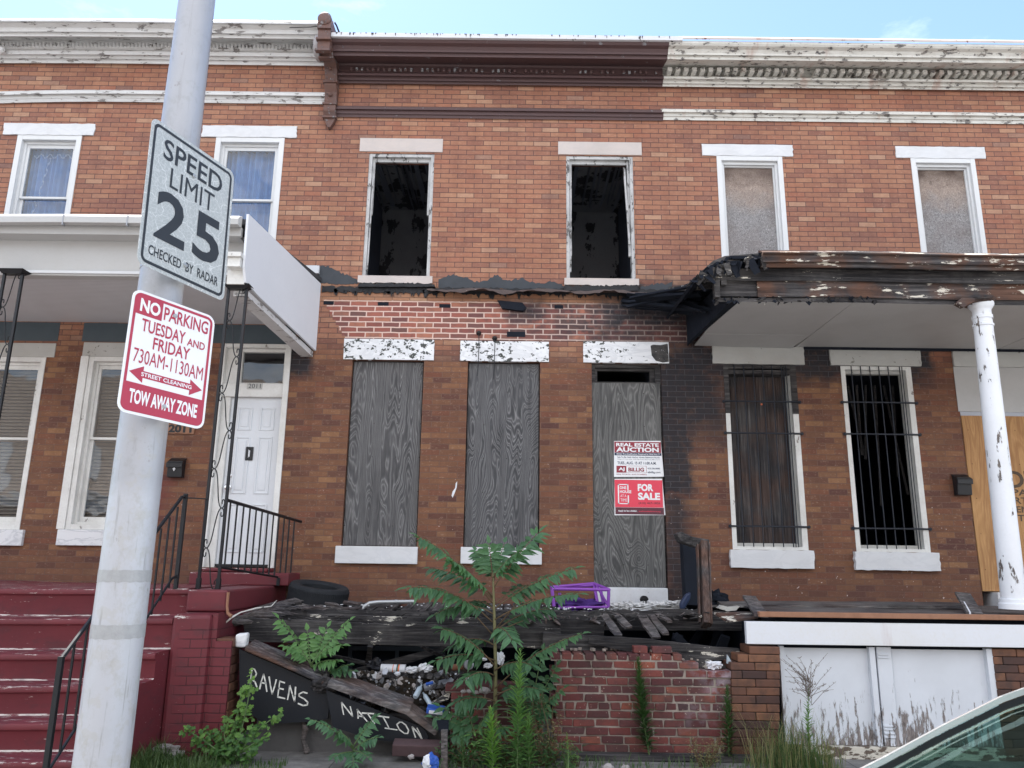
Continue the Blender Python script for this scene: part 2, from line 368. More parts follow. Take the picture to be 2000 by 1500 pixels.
def glassy(name, tint=(.8, .9, .88), spec=1., gc=(1, 1, 1)):
    m = bpy.data.materials.new(name); m.use_nodes = True; t = m.node_tree; t.nodes.clear()
    o = t.nodes.new('ShaderNodeOutputMaterial'); tr = t.nodes.new('ShaderNodeBsdfTransparent'); gl = t.nodes.new('ShaderNodeBsdfGlossy'); gl.inputs['Roughness'].default_value = .02
    tr.inputs[0].default_value = (*tint, 1); gl.inputs[0].default_value = (*gc, 1); fr = t.nodes.new('ShaderNodeFresnel'); fr.inputs[0].default_value = 1.5 + .25 * spec; mxs = t.nodes.new('ShaderNodeMixShader')
    nz = t.nodes.new('ShaderNodeTexNoise'); nz.inputs['Scale'].default_value = 1.7; bp = t.nodes.new('ShaderNodeBump'); bp.inputs['Strength'].default_value = .12; bp.inputs['Distance'].default_value = .05
    gg = t.nodes.new('ShaderNodeNewGeometry'); t.links.new(gg.outputs['Position'], nz.inputs['Vector']); t.links.new(nz.outputs[0], bp.inputs['Height']); t.links.new(bp.outputs[0], gl.inputs['Normal'])
    bf = t.nodes.new('ShaderNodeMath'); bf.operation = 'MULTIPLY_ADD'; bf.inputs[1].default_value = -1; bf.inputs[2].default_value = 1; t.links.new(gg.outputs['Backfacing'], bf.inputs[0]); mf = t.nodes.new('ShaderNodeMath'); mf.operation = 'MULTIPLY'; t.links.new(fr.outputs[0], mf.inputs[0]); t.links.new(bf.outputs[0], mf.inputs[1]); t.links.new(mf.outputs[0], mxs.inputs[0]); t.links.new(tr.outputs[0], mxs.inputs[1]); t.links.new(gl.outputs[0], mxs.inputs[2]); t.links.new(mxs.outputs[0], o.inputs[0])
    return m
def leafmat(name, c1, c2, tone_c=None):
    g = G(name); n = g.attr('tone')
    c = g.ramp(n, [(0, c1), (1, c2)])
    c = g.mix(g.mul(g.mr(g.noise(40.), .4, .7), .3), c, tuple(q * .6 for q in c1))
    g.out(c, .5, spec=.4); m = g.m
    tl = g.n('ShaderNodeBsdfTranslucent'); g.put(tl.inputs[0], g.mix(1., c, (1.3, 1.5, .6), 'MULTIPLY')); ms = g.n('ShaderNodeMixShader'); ms.inputs[0].default_value = .3
    g.nt.links.new(g.b.outputs[0], ms.inputs[1]); g.nt.links.new(tl.outputs[0], ms.inputs[2])
    g.nt.links.new(ms.outputs[0], [q for q in g.nt.nodes if q.type == 'OUTPUT_MATERIAL'][0].inputs[0]); return m
def red_paint():
    g = G('oxblood_porch_paint'); _, x, y, z = g.pos
    nd = g.n('ShaderNodeTexBrick', {'Vector': g.vec(g.add(x, y), g.add(z, .035), 0.), 'Scale': 1., 'Mortar Size': .005, 'Mortar Smooth': .3, 'Brick Width': .235, 'Row Height': .078})
    k = g.mn(g.mr(z, 1.05, 1.1, 1., 0.), g.mr(x, -2.98, -2.9))
    c = g.mix(g.mul(g.mr(g.noise(2.), .35, .7), .5), (.155, .026, .035), (.085, .017, .023))
    c = g.mix(g.mul(g.mul(nd.outputs[1], k), .8), c, (.05, .012, .016))
    # worn nosings: long pale flecks
    top = g.n('ShaderNodeSeparateXYZ', [g.n('ShaderNodeNewGeometry').outputs['Normal']]).outputs[2]
    w_ = g.add(g.noise(8., g.spos(.5, 3, 4), 7, .78), g.mul(g.mul(g.mr(top, .15, .5), g.mr(top, .8, .99, 1., .35)), .17))
    pk = g.mul(g.mr(w_, .650, .662), g.mr(x, -2.85, -2.95))
    c = g.mix(pk, c, (.58, .52, .48))
    h = g.sub(g.mul(g.noise(18.), .3), g.mul(nd.outputs[1], k))
    c = g.mix(g.mul(g.mr(g.noise(3.3, g.spos(1, 1, 2.5), 6, .7), .52, .66), .55), c, (.075, .028, .034))
    return g.out(c, .58, g.bump(h, .006, .8))
M = {}
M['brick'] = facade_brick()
M['porch_white'] = painted('porch_trim_paint', (.46, .46, .46), .0, dirt=.3, dirtc=(.34, .33, .30), scale=3.)
M['trim_white'] = painted('white_cornice_paint', (.62, .62, .62), .36, (.16, .15, .15), 13., (.45, 1, 1.5), under2=(.30, .28, .27), dirt=.2)
M['trim_right'] = painted('flaking_cornice_paint', (.66, .65, .61), .38, (.09, .09, .10), 14., (.6, 1, 1.4), under2=(.28, .25, .22), rust=.5, dirt=.35)
M['trim_brown'] = painted('brown_cornice_paint', (.090, .050, .050), .16, (.20, .20, .22), 9., (1, 1, 1), under2=(.16, .12, .12), dirt=.3, dirtc=(.07, .05, .055))
M['bracket'] = painted('bracket_paint', (.13, .065, .050), .38, (.26, .25, .26), 16., (1, 1, 1), under2=(.10, .06, .05), dirt=.5, dirtc=(.10, .09, .10), bump=.006)
M['rosette'] = painted('rosette_paint', (.34, .32, .33), .40, (.10, .085, .09), 20., bump=.01)
M['coping'] = painted('grey_coping', (.62, .63, .66), .22, (.05, .05, .055), 9., (2.2, 1, .5), dirt=.1)
M['white'] = painted('white_frame_paint', (.68, .69, .70), .0, dirt=.12)
M['white_worn'] = painted('worn_white_paint', (.72, .72, .70), .12, (.25, .22, .20), 9., (1, 1, .5), dirt=.35)
M['white_scorched'] = painted('scorched_frame_paint', (.50, .50, .50), .42, (.05, .05, .055), 11., (1.4, 1, .5), under2=(.18, .17, .16), dirt=.5, dirtc=(.12, .12, .12))
M['vinyl'] = painted('vinyl_panel', (.72, .74, .78), .0, dirt=.3, dirtc=(.55, .56, .60), scale=2.)
M['marble'] = stone('marble', (.72, .73, .75), .45, 0, .1)
M['lintel_speck'] = stone('flaking_lintel', (.78, .79, .81), .25, .50, .08)
M['lintel_stone'] = stone('limestone_lintel', (.54, .475, .445), .1, 0, .35)
M['lintel_white'] = stone('painted_lintel', (.66, .67, .69), .12, 0, .15)
M['lintel_grey'] = stone('grey_painted_lintel', (.46, .46, .44), .1, .06, .4, (.20, .19, .17))
M['char'] = char('charred_wood'); M['char_x'] = char('charred_beam', .75, .45, white=.22)
M['char_y'] = char('charred_deck', 1., .55, (9, .35, 5)); M['char_z'] = char('charred_post', 1., .3, (9, 6, .4), brown=.9)
M['char_brown'] = char('scorched_fascia', 1.2, .3, (.3, 4, 7), brown=.95, white=.75)
M['char_edge'] = char('scorched_moulding', 1.5, .2, (.3, 4, 7), brown=1., white=.55)
M['soot_shade'] = plain('soot_shade_black', (.016, .019, .027), .9, var=.4, scale=5., spec=.1, bump=.01)  # soot tone; also paints in the shade of brick holes and underporch
M['tar'] = plain('roof_tar', (.060, .066, .075), .75, var=.35, scale=9., spec=.25, bump=.004)
M['tarblack'] = plain('black_tar', (.014, .014, .017), .6, var=.3, scale=14., bump=.01)
M['ply1'] = plywood('grey_plywood', (.045, .044, .047), (.14, .138, .14), (.34, .335, .335), 8.5, 0.)
M['ply2'] = plywood('grey_plywood_b', (.042, .042, .046), (.13, .13, .135), (.33, .325, .33), 9., 5.3)
M['ply3'] = plywood('grey_plywood_c', (.05, .05, .05), (.15, .148, .145), (.31, .305, .295), 7.5, 9.1)
M['pine'] = plywood('fresh_pine_plywood', (.30, .15, .07), (.50, .29, .13), (.60, .36, .17), 5., 2.2)
M['osb1'] = osb(0., P(1466, 335).z, P(1470, 490).z); M['osb2'] = osb(3.1, P(1840, 335).z, P(1850, 490).z)
M['brownboard'] = char('brown_boards', 1.3, .25, (9, 6, .3), brown=.45)
M['iron'] = plain('black_iron', (.018, .020, .024), .42, .3, .3, 30.)
M['ironblue'] = plain('window_bar_iron', (.022, .026, .036), .5, .3, .3, 30.)
M['red'] = red_paint()
M['glass'] = glassy('window_glass', (.86, .88, .90), 1.); M['carglass'] = glassy('windscreen_glass', (.42, .58, .54), 1.2, (.55, .75, .70))
M['dark'] = plain('dark_interior', (.15, .17, .22), .95, var=.4, scale=3., spec=.05, bump=0)
M['lath'] = plain('smoked_lath', (.20, .22, .27), .9, var=.6, scale=3.)
M['roofing'] = plain('roof_felt', (.05, .05, .055), .9)
M['ceil_r'] = painted('porch_ceiling_board', (.45, .445, .44), .0, scale=8., stretch=(.5, 1, 1), dirt=.35, dirtc=(.34, .33, .32))
M['band'] = plain('blue_grey_paint', (.060, .080, .095), .6)
M['rubber'] = plain('tyre_rubber', (.016, .018, .022), .75, var=.3, scale=8., spec=.3)
M['purple'] = plain('purple_plastic', (.235, .065, .40), .45); M['purplecloth'] = plain('purple_cloth', (.06, .02, .16), .8)
def beadboard():
    g = G('beadboard'); _, x, y, z = g.pos
    s = g.m_('PINGPONG', y, .022); k = g.mr(s, 0., .004, 1., 0.)
    c = g.mix(g.mul(k, .6), (.60, .61, .63), (.15, .15, .16)); c = g.mix(g.mul(g.mr(g.noise(3.), .4, .7), .2), c, (.42, .42, .42))
    return g.out(c, .55, g.bump(g.sub(1., k), .004, .8))
M['bead'] = beadboard()
def pole_paint():
    g = G('pole_paint'); _, x, y, z = g.pos
    c = g.mix(g.mul(g.mr(g.noise(3., g.spos(2, 2, .8), 6), .4, .7), .5), (.40, .41, .44), (.30, .31, .34))
    c = g.mix(g.mul(g.mr(g.noise(9., g.spos(1, 1, 1.), 7, .7), .52, .62), .4), c, (.30, .31, .31))
    lo_ = g.mr(z, 1.95, 2.05, 1., 0.)
    c = g.mix(g.mul(lo_, .6), c, (.50, .52, .56))
    c = g.mix(g.mul(g.mul(lo_, g.mr(g.noise(14., g.spos(1, 1, .6), 7, .75), .50, .68)), .55), c, (.34, .33, .30))
    c = g.mix(g.mul(g.mul(g.mr(g.noise(40., g.spos(1.4, 1.4, .10), 3, .6), .60, .70), g.mr(z, 1.6, 2.6, 1., .35)), .55), c, (.24, .24, .235))
    c = g.mix(g.mul(g.mr(g.noise(7., g.spos(1, 1, .8), 8, .8), .60, .64), .6), c, (.22, .20, .18))
    rim = g.mix(g.mul(g.mr(g.noise(12.), .55, .6), g.mr(z, 2.2, 2.4, 1., 0.)), c, (.40, .38, .33))
    return g.out(g.mix(.25, c, rim), .42, g.bump(g.noise(20.), .003, .4), .15)
M['pole'] = pole_paint()
M['tape'] = plain('grey_tape', (.36, .37, .38), .35, var=.35, scale=30., bump=.004)
def crackle():
    g = G('crazed_reflective_sheet')
    wv = g.n('ShaderNodeTexNoise', {'Vector': g.pos[0], 'Scale': 7., 'Detail': 4.}).outputs[1]
    wv = g.n('ShaderNodeVectorMath', [g.pos[0], g.n('ShaderNodeVectorMath', [wv, (.12, .12, .12)], operation='MULTIPLY').outputs[0]], operation='ADD').outputs[0]
    a = g.voro(9., wv, 'DISTANCE_TO_EDGE'); b = g.voro(48., wv, 'DISTANCE_TO_EDGE')
    c = g.mix(g.mul(g.mr(b, 0., .09, 1., 0.), .6), (.42, .45, .45), (.64, .66, .66))
    c = g.mix(g.mul(g.mr(a, 0., .018, 1., 0.), .85), c, (.74, .76, .76))
    return g.out(c, .4, g.bump(b, .001, .4))
M['crackle'] = crackle()
M['alu'] = plain('sign_aluminium', (.45, .46, .47), .4, .6)
M['signblack'] = plain('sign_black', (.030, .035, .042), .5, var=.2)
M['signwhite'] = plain('sign_white', (.80, .81, .83), .35, var=.06); M['signred'] = plain('sign_red', (.42, .040, .075), .4, var=.12)
M['maroon'] = plain('sign_maroon', (.28, .035, .055), .5, var=.1); M['coral'] = plain('sign_coral', (.72, .06, .10), .5, var=.08)
M['navy'] = plain('sign_navy', (.020, .035, .085), .5, var=.1); M['darkmaroon'] = plain('sign_dark_maroon', (.11, .03, .045), .5, var=.1)
M['blackwood'] = painted('black_painted_wood', (.005, .007, .012), .0, dirt=.3, dirtc=(.010, .012, .017), scale=3.)
M['chalk'] = plain('white_brush_paint', (.70, .70, .66), .7, var=.35, scale=60.)
M['greywood'] = char('grey_rotten_wood', 2.1, 1., (2.5, 2.5, 9), brown=.25)
M['deckwood'] = char('grey_deck_wood', 1.8, 1., (.3, 9, 9), brown=.25)
M['capwood'] = char('mossy_cap_rail', 2.6, .9, (1.2, 5, 5), brown=.6)
M['rustwood'] = plain('bare_brown_edge', (.30, .15, .09), .7, var=.5)
M['fascia'] = painted('white_fascia', (.66, .68, .72), .0, dirt=.35, dirtc=(.55, .50, .38), rust=.25, scale=2.)
def basement_panel():
    g = G('flaking_basement_panel'); _, x, y, z = g.pos
    v = g.vec(g.mul(x, 5.), y, g.mul(z, .9))
    hgt = g.mr(z, .1, .85, .22, -.06)
    hgt = g.add(hgt, g.mul(g.sub(g.noise(2.3, g.vec(x, 0., 0.)), .5), .35))
    k = g.mr(g.add(g.noise(5., v, 7, .75), hgt), .66, .69)
    c = g.mix(g.mul(g.mr(g.noise(2.), .4, .6), .25), (.62, .65, .70), (.46, .48, .51))
    c = g.mix(k, c, g.mix(g.mr(g.noise(20., v), .4, .6), (.09, .075, .07), (.26, .23, .22)))
    return g.out(c, .6, g.bump(g.mul(k, -1.), .003, .8))
M['panel'] = basement_panel()
M['column'] = painted('flaking_column_paint', (.74, .76, .80), .32, (.10, .085, .08), 7., (2.2, 2.2, .6), under2=(.20, .17, .15), dirt=.12, bump=.004)
M['peel_board'] = painted('peeling_sill_paint', (.62, .58, .50), .55, (.12, .09, .07), 12., (.6, 1, 1.6), dirt=.3)
def oldwall():
    g = G('old_red_brick'); t = g.attr('tone')
    c = g.ramp(t, [(0, (.085, .032, .034)), (.3, (.15, .046, .044)), (.55, (.20, .062, .052)), (.75, (.12, .048, .050)), (.92, (.27, .088, .058)), (1, (.075, .042, .048))])
    _, x, y, z = g.pos
    wh = g.mul(g.boxmask(1.75, 3.0, .45, 1.0, .15, .5, 3.), g.mr(g.noise(12., detail=5), .44, .56))
    c = g.mix(g.mul(wh, .6), c, (.48, .44, .50))
    c = g.mix(g.mul(g.mr(g.noise(24., detail=5), .5, .7), .5), c, (.08, .045, .045))
    c = g.mix(g.mul(g.mr(g.noise(2.6, detail=6, rough=.65), .46, .62), .6), c, (.055, .038, .038))
    c = g.mix(g.mr(g.noise(45., detail=1), .72, .74, 0., .7), c, (.5, .38, .32))
    return g.out(c, .85, g.bump(g.noise(40., detail=5), .006, .8), spec=.2)
M['oldbrick'] = oldwall()
M['mortar'] = plain('grey_mortar', (.33, .285, .25), .95, var=.6, scale=18., spec=.1, bump=.02)
def pierbrick():
    g = G('dark_glazed_brick'); t = g.attr('tone')
    c = g.ramp(t, [(0, (.045, .022, .020)), (.35, (.095, .042, .029)), (.7, (.15, .065, .037)), (1, (.19, .085, .045))])
    c = g.mix(g.mul(g.mr(g.noise(9., detail=6), .45, .65), .6), c, (.035, .022, .020))
    return g.out(c, .6, g.bump(g.noise(30.), .003, .6))
M['pierbrick'] = pierbrick()
M['blackjoint'] = plain('black_joint', (.015, .012, .012), .9)
def ground():
    g = G('sidewalk_concrete'); _, x, y, z = g.pos
    c = g.ramp(g.noise(5., detail=8, rough=.7), [(.3, (.12, .115, .11)), (.55, (.22, .21, .20)), (.75, (.32, .31, .29))])
    c = g.mix(g.mul(g.mr(g.noise(1.2), .45, .65), .5), c, (.10, .09, .08))
    j = g.mx(g.mr(g.m_('PINGPONG', x, .75), 0., .008, 1., 0.), g.mr(g.m_('PINGPONG', g.add(y, .3), .75), 0., .008, 1., 0.))
    c = g.mix(g.mul(j, .8), c, (.04, .038, .035))
    return g.out(c, .95, g.bump(g.add(g.noise(60.), g.mul(j, -1.)), .006, .8), spec=.2)
M['walk'] = ground()
M['asphalt'] = plain('asphalt', (.20, .196, .19), .9, var=.4, scale=30., bump=.004)
M['stucco'] = plain('grey_foundation', (.12, .115, .115), .95, var=.5, scale=7., bump=.01)
M['soil'] = plain('dark_soil', (.045, .036, .028), .98, var=.6, scale=14., spec=.1, bump=.03)
M['leaf'] = leafmat('ailanthus_leaf', (.055, .125, .068), (.12, .26, .11))
M['leaf_hi'] = leafmat('young_leaf', (.07, .16, .055), (.15, .30, .10))
M['vine'] = leafmat('vine_leaf', (.05, .13, .03), (.24, .42, .07))
M['weed'] = leafmat('horseweed_leaf', (.08, .18, .06), (.20, .36, .11)); M['weed_hi'] = leafmat('bright_weed_leaf', (.11, .24, .05), (.20, .36, .07))
M['weed_dk'] = leafmat('dark_weed_leaf', (.035, .080, .030), (.075, .15, .05))
M['dry'] = leafmat('dry_weed', (.16, .15, .07), (.30, .28, .13)); M['grass'] = leafmat('grass_blade', (.045, .10, .030), (.13, .19, .07))
M['stem'] = plain('green_brown_stem', (.16, .15, .07), .7, var=.4)
M['stem_g'] = plain('green_stem', (.10, .16, .06), .7)
M['stem_r'] = plain('brown_stem', (.12, .08, .045), .8)
M['litter'] = plain('white_paper', (.72, .73, .76), .8, var=.2); M['blackbag'] = plain('black_bag', (.02, .02, .025), .3, spec=.6)
M['bluep'] = plain('blue_print', (.03, .10, .42), .5); M['orange'] = plain('orange_stripe', (.75, .20, .09), .5); M['green'] = plain('green_stripe', (.02, .12, .10), .5)
M['clear'] = plain('cloudy_plastic', (.42, .50, .56), .25, spec=.7); M['rust'] = plain('rusty_clay', (.20, .085, .05), .8, var=.5)
M['greyp'] = plain('grey_metal', (.32, .33, .36), .4, .4); M['rubble'] = plain('rubble_stone', (.34, .31, .30), .9, var=.4, bump=.01)
M['mint'] = plain('mint_plastic', (.22, .50, .40), .4)
M['ash'] = painted('ash_rag', (.62, .62, .62), .26, (.04, .04, .04), 18., bump=.01)
M['carpaint'] = plain('silver_car_paint', (.62, .63, .65), .22, .5, .03, spec=.6, **{'Coat Weight': 1.})
M['cartrim'] = plain('black_car_trim', (.012, .013, .016), .4); M['carint'] = plain('car_interior', (.09, .10, .11), .8, var=.3)
M['chrome'] = plain('chrome', (.8, .8, .82), .12, 1., .0, bump=0)
# ---------------------------------------------------------------- setting
def ring_sheet(name, x0, x1, y0, y1, z, mat):
    mb = MB(); mb.face([(x0, y0, z), (x1, y0, z), (x1, y1, z), (x0, y1, z)]); o = solo(mb, name, mat, None, None, fix=False); o['kind'] = 'structure'; return o
ring_sheet('street', -400, 400, -400, 400, -.16, M['asphalt'])
mb = MB(); mb.box(-60, 60, 3.5, 9.7, -.15, 0); o = solo(mb, 'sidewalk', M['walk'], None, None); o['kind'] = 'structure'
mb = MB(); mb.box(-60, 60, 3.36, 3.497, -.155, .004); o = solo(mb, 'kerb', M['stucco'], None, None, bevel=.02); o['kind'] = 'structure'

# ---------------------------------------------------------------- openings of the facade
ZU0, ZU1 = R4(714, 844, 300, 541)[2:]                       # upper windows share their levels
def op(xl, xr, yt, yb): return list(R4(xl, xr, yt, yb))
def up(xl, xr, ym):
    return [P(xl, ym).x, P(xr, ym).x, ZU0, ZU1]
U = [up(24, 151, 330), up(412, 548, 365), up(714, 844, 420), up(1106, 1239, 425), up(1404, 1534, 400), up(1788, 1915, 400)]
ZUL = P(480, 269).z - ZU1
for q in U[:2]: q[2] += ZUL; q[3] += ZUL
for q in U[4:]: q[2] += P(1655, 308).z - ZU1; q[3] += P(1655, 308).z - ZU1
B1, B2 = op(677, 821, 703, 1067), op(909, 1054, 706, 1069)
DC = op(1158, 1299, 709, 1188)
W1, W2 = op(1422, 1566, 714, 1074), op(1657, 1798, 716, 1078)
L1 = op(-75, 65, 697, 1034); L2 = op(152, 290, 697, 1035)
DL = op(413, 553, 672, 1109); DR = op(1893, 2035, 718, 1187)
ZTOP = P(1000, 75, 9.0).z
def facade(name, x0, x1, holes, parent, ztop):
    mb = MB(); ya, yb = F, F + .30
    xs = sorted({x0, x1, *[h[0] for h in holes], *[h[1] for h in holes]}); zs = sorted({-.1, ztop, *[h[2] for h in holes], *[h[3] for h in holes]})
    def solid(a, b, c, d):
        cx, cz = (a + b) / 2, (c + d) / 2
        return not any(h[0] < cx < h[1] and h[2] < cz < h[3] for h in holes)
    for i in range(len(xs) - 1):
        for j in range(len(zs) - 1):
            a, b, c, d = xs[i], xs[i + 1], zs[j], zs[j + 1]
            if solid(a, b, c, d):
                mb.face([(a, ya, c), (b, ya, c), (b, ya, d), (a, ya, d)]); mb.face([(a, yb, d), (b, yb, d), (b, yb, c), (a, yb, c)])
    for h in holes:
        a, b, c, d = h
        mb.face([(a, ya, c), (a, ya, d), (a, yb, d), (a, yb, c)]); mb.face([(b, ya, d), (b, ya, c), (b, yb, c), (b, yb, d)])
        mb.face([(a, ya, d), (b, ya, d), (b, yb, d), (a, yb, d)]); mb.face([(a, ya, c), (a, yb, c), (b, yb, c), (b, ya, c)])
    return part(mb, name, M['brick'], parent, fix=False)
def shell(parent, x0, x1, ztop):
    mb = MB(); mb.box(x0, x0 + .2, F + .303, 19, 0, ztop - .3); mb.box(x1 - .2, x1, F + .303, 19, 0, ztop - .3); mb.box(x0 + .202, x1 - .202, 18.8, 19, 0, ztop - .3)
    part(mb, 'rear_wall', M['dark'], parent)
    mb = MB(); mb.box(x0, x1, F + .303, 19, ztop - .298, ztop - .1); part(mb, 'roof', M['roofing'], parent)
    mb = MB(); mb.box(x0 + .203, x1 - .203, F + .31, 18.79, 4.55, 4.75); mb.box(x0 + .203, x1 - .203, F + .31, 18.79, 1.0, 1.2)
    part(mb, 'interior_floor', M['dark'], parent)
def slab(parent, name, rect, y0, y1, mat, bevel=.004, **k):
    mb = MB(); mb.box(rect[0], rect[1], y0, y1, rect[2], rect[3]); return part(mb, name, mat, parent, bevel=bevel, **k)
def rough_slab(parent, name, rect, y0, y1, mat, j=.008, n=14, **k):   # hand-painted lintel: ragged outline
    x0, x1, z0, z1 = rect; pts = []
    for i in range(n): pts.append((x0 + (x1 - x0) * i / n, y0, z0 + ru(-j, j) * .6))
    for i in range(5): pts.append((x1 + ru(-j, j), y0, z0 + (z1 - z0) * i / 5))
    for i in range(n): pts.append((x1 - (x1 - x0) * i / n, y0, z1 + ru(-j, j) * .5))
    for i in range(5): pts.append((x0 + ru(-j, j), y0, z1 - (z1 - z0) * i / 5))
    mb = MB(); mb.prism(pts, (0, y1 - y0, 0)); return part(mb, name, mat, parent, **k)
def frame_box(mb, o, y0, y1, l, r=None, t=None, b=None):
    r = l if r is None else r; t = l if t is None else t; b = l if b is None else b
    x0, x1, z0, z1 = o
    if l: mb.box(x0, x0 + l, y0, y1, z0, z1)
    if r: mb.box(x1 - r, x1, y0, y1, z0, z1)
    if t: mb.box(x0 + l, x1 - r, y0 + .0015, y1, z1 - t, z1)
    if b: mb.box(x0 + l, x1 - r, y0 + .0015, y1, z0, z0 + b)
    return [x0 + l, x1 - r, z0 + b, z1 - t]
def sash_window(parent, o, split, fmat=None, blind=None, bl=.35, outer=.07, name='window'):
    fmat = fmat or M['white']
    mb = MB(); i1 = frame_box(mb, o, F - .012, F + .10, outer); i2 = frame_box(mb, i1, F + .05, F + .13, .035)
    w_ = part(mb, name, fmat, parent, bevel=.003)
    zs = o[2] + (o[3] - o[2]) * split
    mb = MB(); a = frame_box(mb, [i2[0], i2[1], zs - .015, i2[3]], F + .072, F + .10, .035, t=.05, b=.03); part(mb, 'upper_sash', fmat, w_, bevel=.002)
    mb = MB(); b = frame_box(mb, [i2[0], i2[1], i2[2], zs + .015], F + .102, F + .13, .04, b=.06, t=.032); part(mb, 'lower_sash', fmat, w_, bevel=.002)
    mb = MB(); mb.box(a[0], a[1], F + .084, F + .088, a[2], a[3]); mb.box(b[0], b[1], F + .114, F + .118, b[2], b[3]); part(mb, 'pane', M['glass'], w_)
    if blind:
        mb = MB(); zz = i2[3]; k = 0
        if blind == 'blind':
            n = 46
            for k in range(n):
                z = i2[3] - .03 - (i2[3] - i2[2]) * (k + .5) / n
                mb.face([(i2[0], F + .20, z - .020), (i2[1], F + .20, z - .020), (i2[1], F + .225, z + .016), (i2[0], F + .225, z + .016)])
            part(mb, 'blind', plain('dusty_blind', (.20, .17, .14), .8), w_, fix=False)
        else:
            n = 60; x0, x1 = i2[0], i2[1]
            for k in range(n):
                xa, xb = x0 + (x1 - x0) * k / n, x0 + (x1 - x0) * (k + 1) / n
                ya, yb = (F + .2 + .025 * math.sin(q * .9) + .02 * math.sin(q * .31) for q in (k, k + 1))
                mb.face([(xa, ya, i2[2]), (xb, yb, i2[2]), (xb, yb, i2[3]), (xa, ya, i2[3])])
            part(mb, 'curtain', blind, w_, smooth=True, fix=False)
    return w_
CURT = plain('blue_curtain', (.12, .26, .52), .8, var=.3, scale=5.)

# ---------------------------------------------------------------- text helper
def text(parent, name, s, mat, o, u, v, wd, ht, bold=.0, spacing=1., y=None):
    """o = lower-left corner, u/v unit axes, fitted to wd x ht"""
    c = bpy.data.curves.new('t', 'FONT'); c.body = s; c.size = 1; c.offset = bold; c.space_character = spacing; c.resolution_u = 3
    ob = bpy.data.objects.new('t', c); scene.collection.objects.link(ob)
    dg = bpy.context.evaluated_depsgraph_get(); me = bpy.data.meshes.new_from_object(ob.evaluated_get(dg))
    vs = [q.co.copy() for q in me.vertices]; fs = [tuple(p.vertices) for p in me.polygons]
    bpy.data.objects.remove(ob); bpy.data.curves.remove(c)
    x0 = min(q.x for q in vs); x1 = max(q.x for q in vs); y0 = min(q.y for q in vs); y1 = max(q.y for q in vs)
    mb = MB(); mb.v = [Vector(o) + Vector(u) * ((q.x - x0) / (x1 - x0) * wd) + Vector(v) * ((q.y - y0) / (y1 - y0) * ht) for q in vs]
    mb.f = fs; mb.mi = [0] * len(fs); mb.t = [None] * len(fs)
    bpy.data.meshes.remove(me)
    return part(mb, name, mat, parent, fix=False)

# ---------------------------------------------------------------- left house
XE = -10.5
HL = thing('rowhouse', 'red brick rowhouse at the left with white cornice, oxblood porch steps and white front door', 'house', (-5.5, F, 0))
SHL = .30                                                   # its parapet stands a little higher
ZTL = P(300, 40, 9.0).z
facade('wall', XE, XL - .002, [U[0], U[1], L1, L2, DL], HL, ZTL - .06)
shell(HL, XE, XL - .002, ZTL)
def cz(py, Y, px=1000): return P(px, py, Y).z
dzl = lambda x: -.075 * max(0, (-5.4 - x) / 2.2) ** 2
def pz(px, lst): return [(Y, P(px, py, Y).z) for Y, py in lst]
mb = MB()
mb.profile(XE, XL - .06, pz(520, [(F - .004, 128), (F - .05, 127), (F - .07, 119), (F - .10, 118), (F - .12, 112), (F - .16, 110), (F - .17, 103), (F - .13, 100), (F - .13, 84), (F - .22, 78), (F - .40, 75), (F - .42, 67), (F - .45, 66), (F - .47, 58), (F - .52, 50), (F - .53, 46), (F - .56, 46), (F - .56, 42), (F - .2, 40), (F - .004, 40)]), lambda x: dzl(x) * .35, 24)
cor = part(mb, 'cornice', M['trim_white'], HL, fix=True)
mb = MB(); z = P(520, 92, F - .14).z; n = 900; prev = None
for i in range(n + 1):
    x = XE + (XL - XE - .3) * i / n; e = abs(math.sin(i * math.pi / 6)) ** .6 * .035; q = [(x, F - .128, z + .032 + dzl(x) * .35), (x, F - .135 - e, z + .024 + dzl(x) * .35), (x, F - .133 - e * .8, z - .02 + dzl(x) * .35), (x, F - .128, z - .032 + dzl(x) * .35)]
    if prev:
        for j in range(3): mb.face([prev[j], q[j], q[j + 1], prev[j + 1]])
    prev = q
part(mb, 'egg_moulding', M['trim_white'], cor)
mb = MB(); mb.profile(XE, XL - .06, pz(520, [(F - .004, 203), (F - .03, 202), (F - .045, 196), (F - .055, 194), (F - .06, 188), (F - .10, 186), (F - .105, 181), (F - .08, 179), (F - .004, 179)]), dzl, 24); part(mb, 'string_course', M['trim_white'], HL)
mb = MB(); mb.lathe(P(8, 102, F - .17), (0, -1, 0), [(.045, 0), (.05, .05), (.03, .08)], 8); part(mb, 'bolt_head', M['trim_white'], cor)
for (a, b, c_, d), o_, lt in (((21, 190, 236, 262), U[0], 'm'), ((412, 577, 240, 268), U[1], 'm')):
    wq = sash_window(HL, o_, .50, blind=CURT)
    rough_slab(wq, 'lintel', (o_[0] - .20, o_[1] + .16, o_[3] + .0, o_[3] + .17), F - .02, F + .05, M['lintel_white'], .010)
lm_ = plain('pale_lace', (.30, .42, .62), .8)                # lace edge and tie of the left curtain
mb = MB(); mb.tube([(U[0][0] + .16 + (U[0][1] - U[0][0] - .3) * k / 60, F + .165, U[0][3] - .22 - .03 * math.sin(k * .5)) for k in range(61)], [.004 + .009 * (k % 3 == 0) for k in range(61)], 5); part(mb, 'lace_trim', lm_, HL)
mb = MB(); mb.tube([(U[0][0] + .38 - .003 * k + .012 * math.sin(k * .8), F + .165, U[0][3] - .25 - .022 * k) for k in range(46)], [.003 + .010 * (k % 4 == 0) for k in range(46)], 5); part(mb, 'lace_tie', lm_, HL)
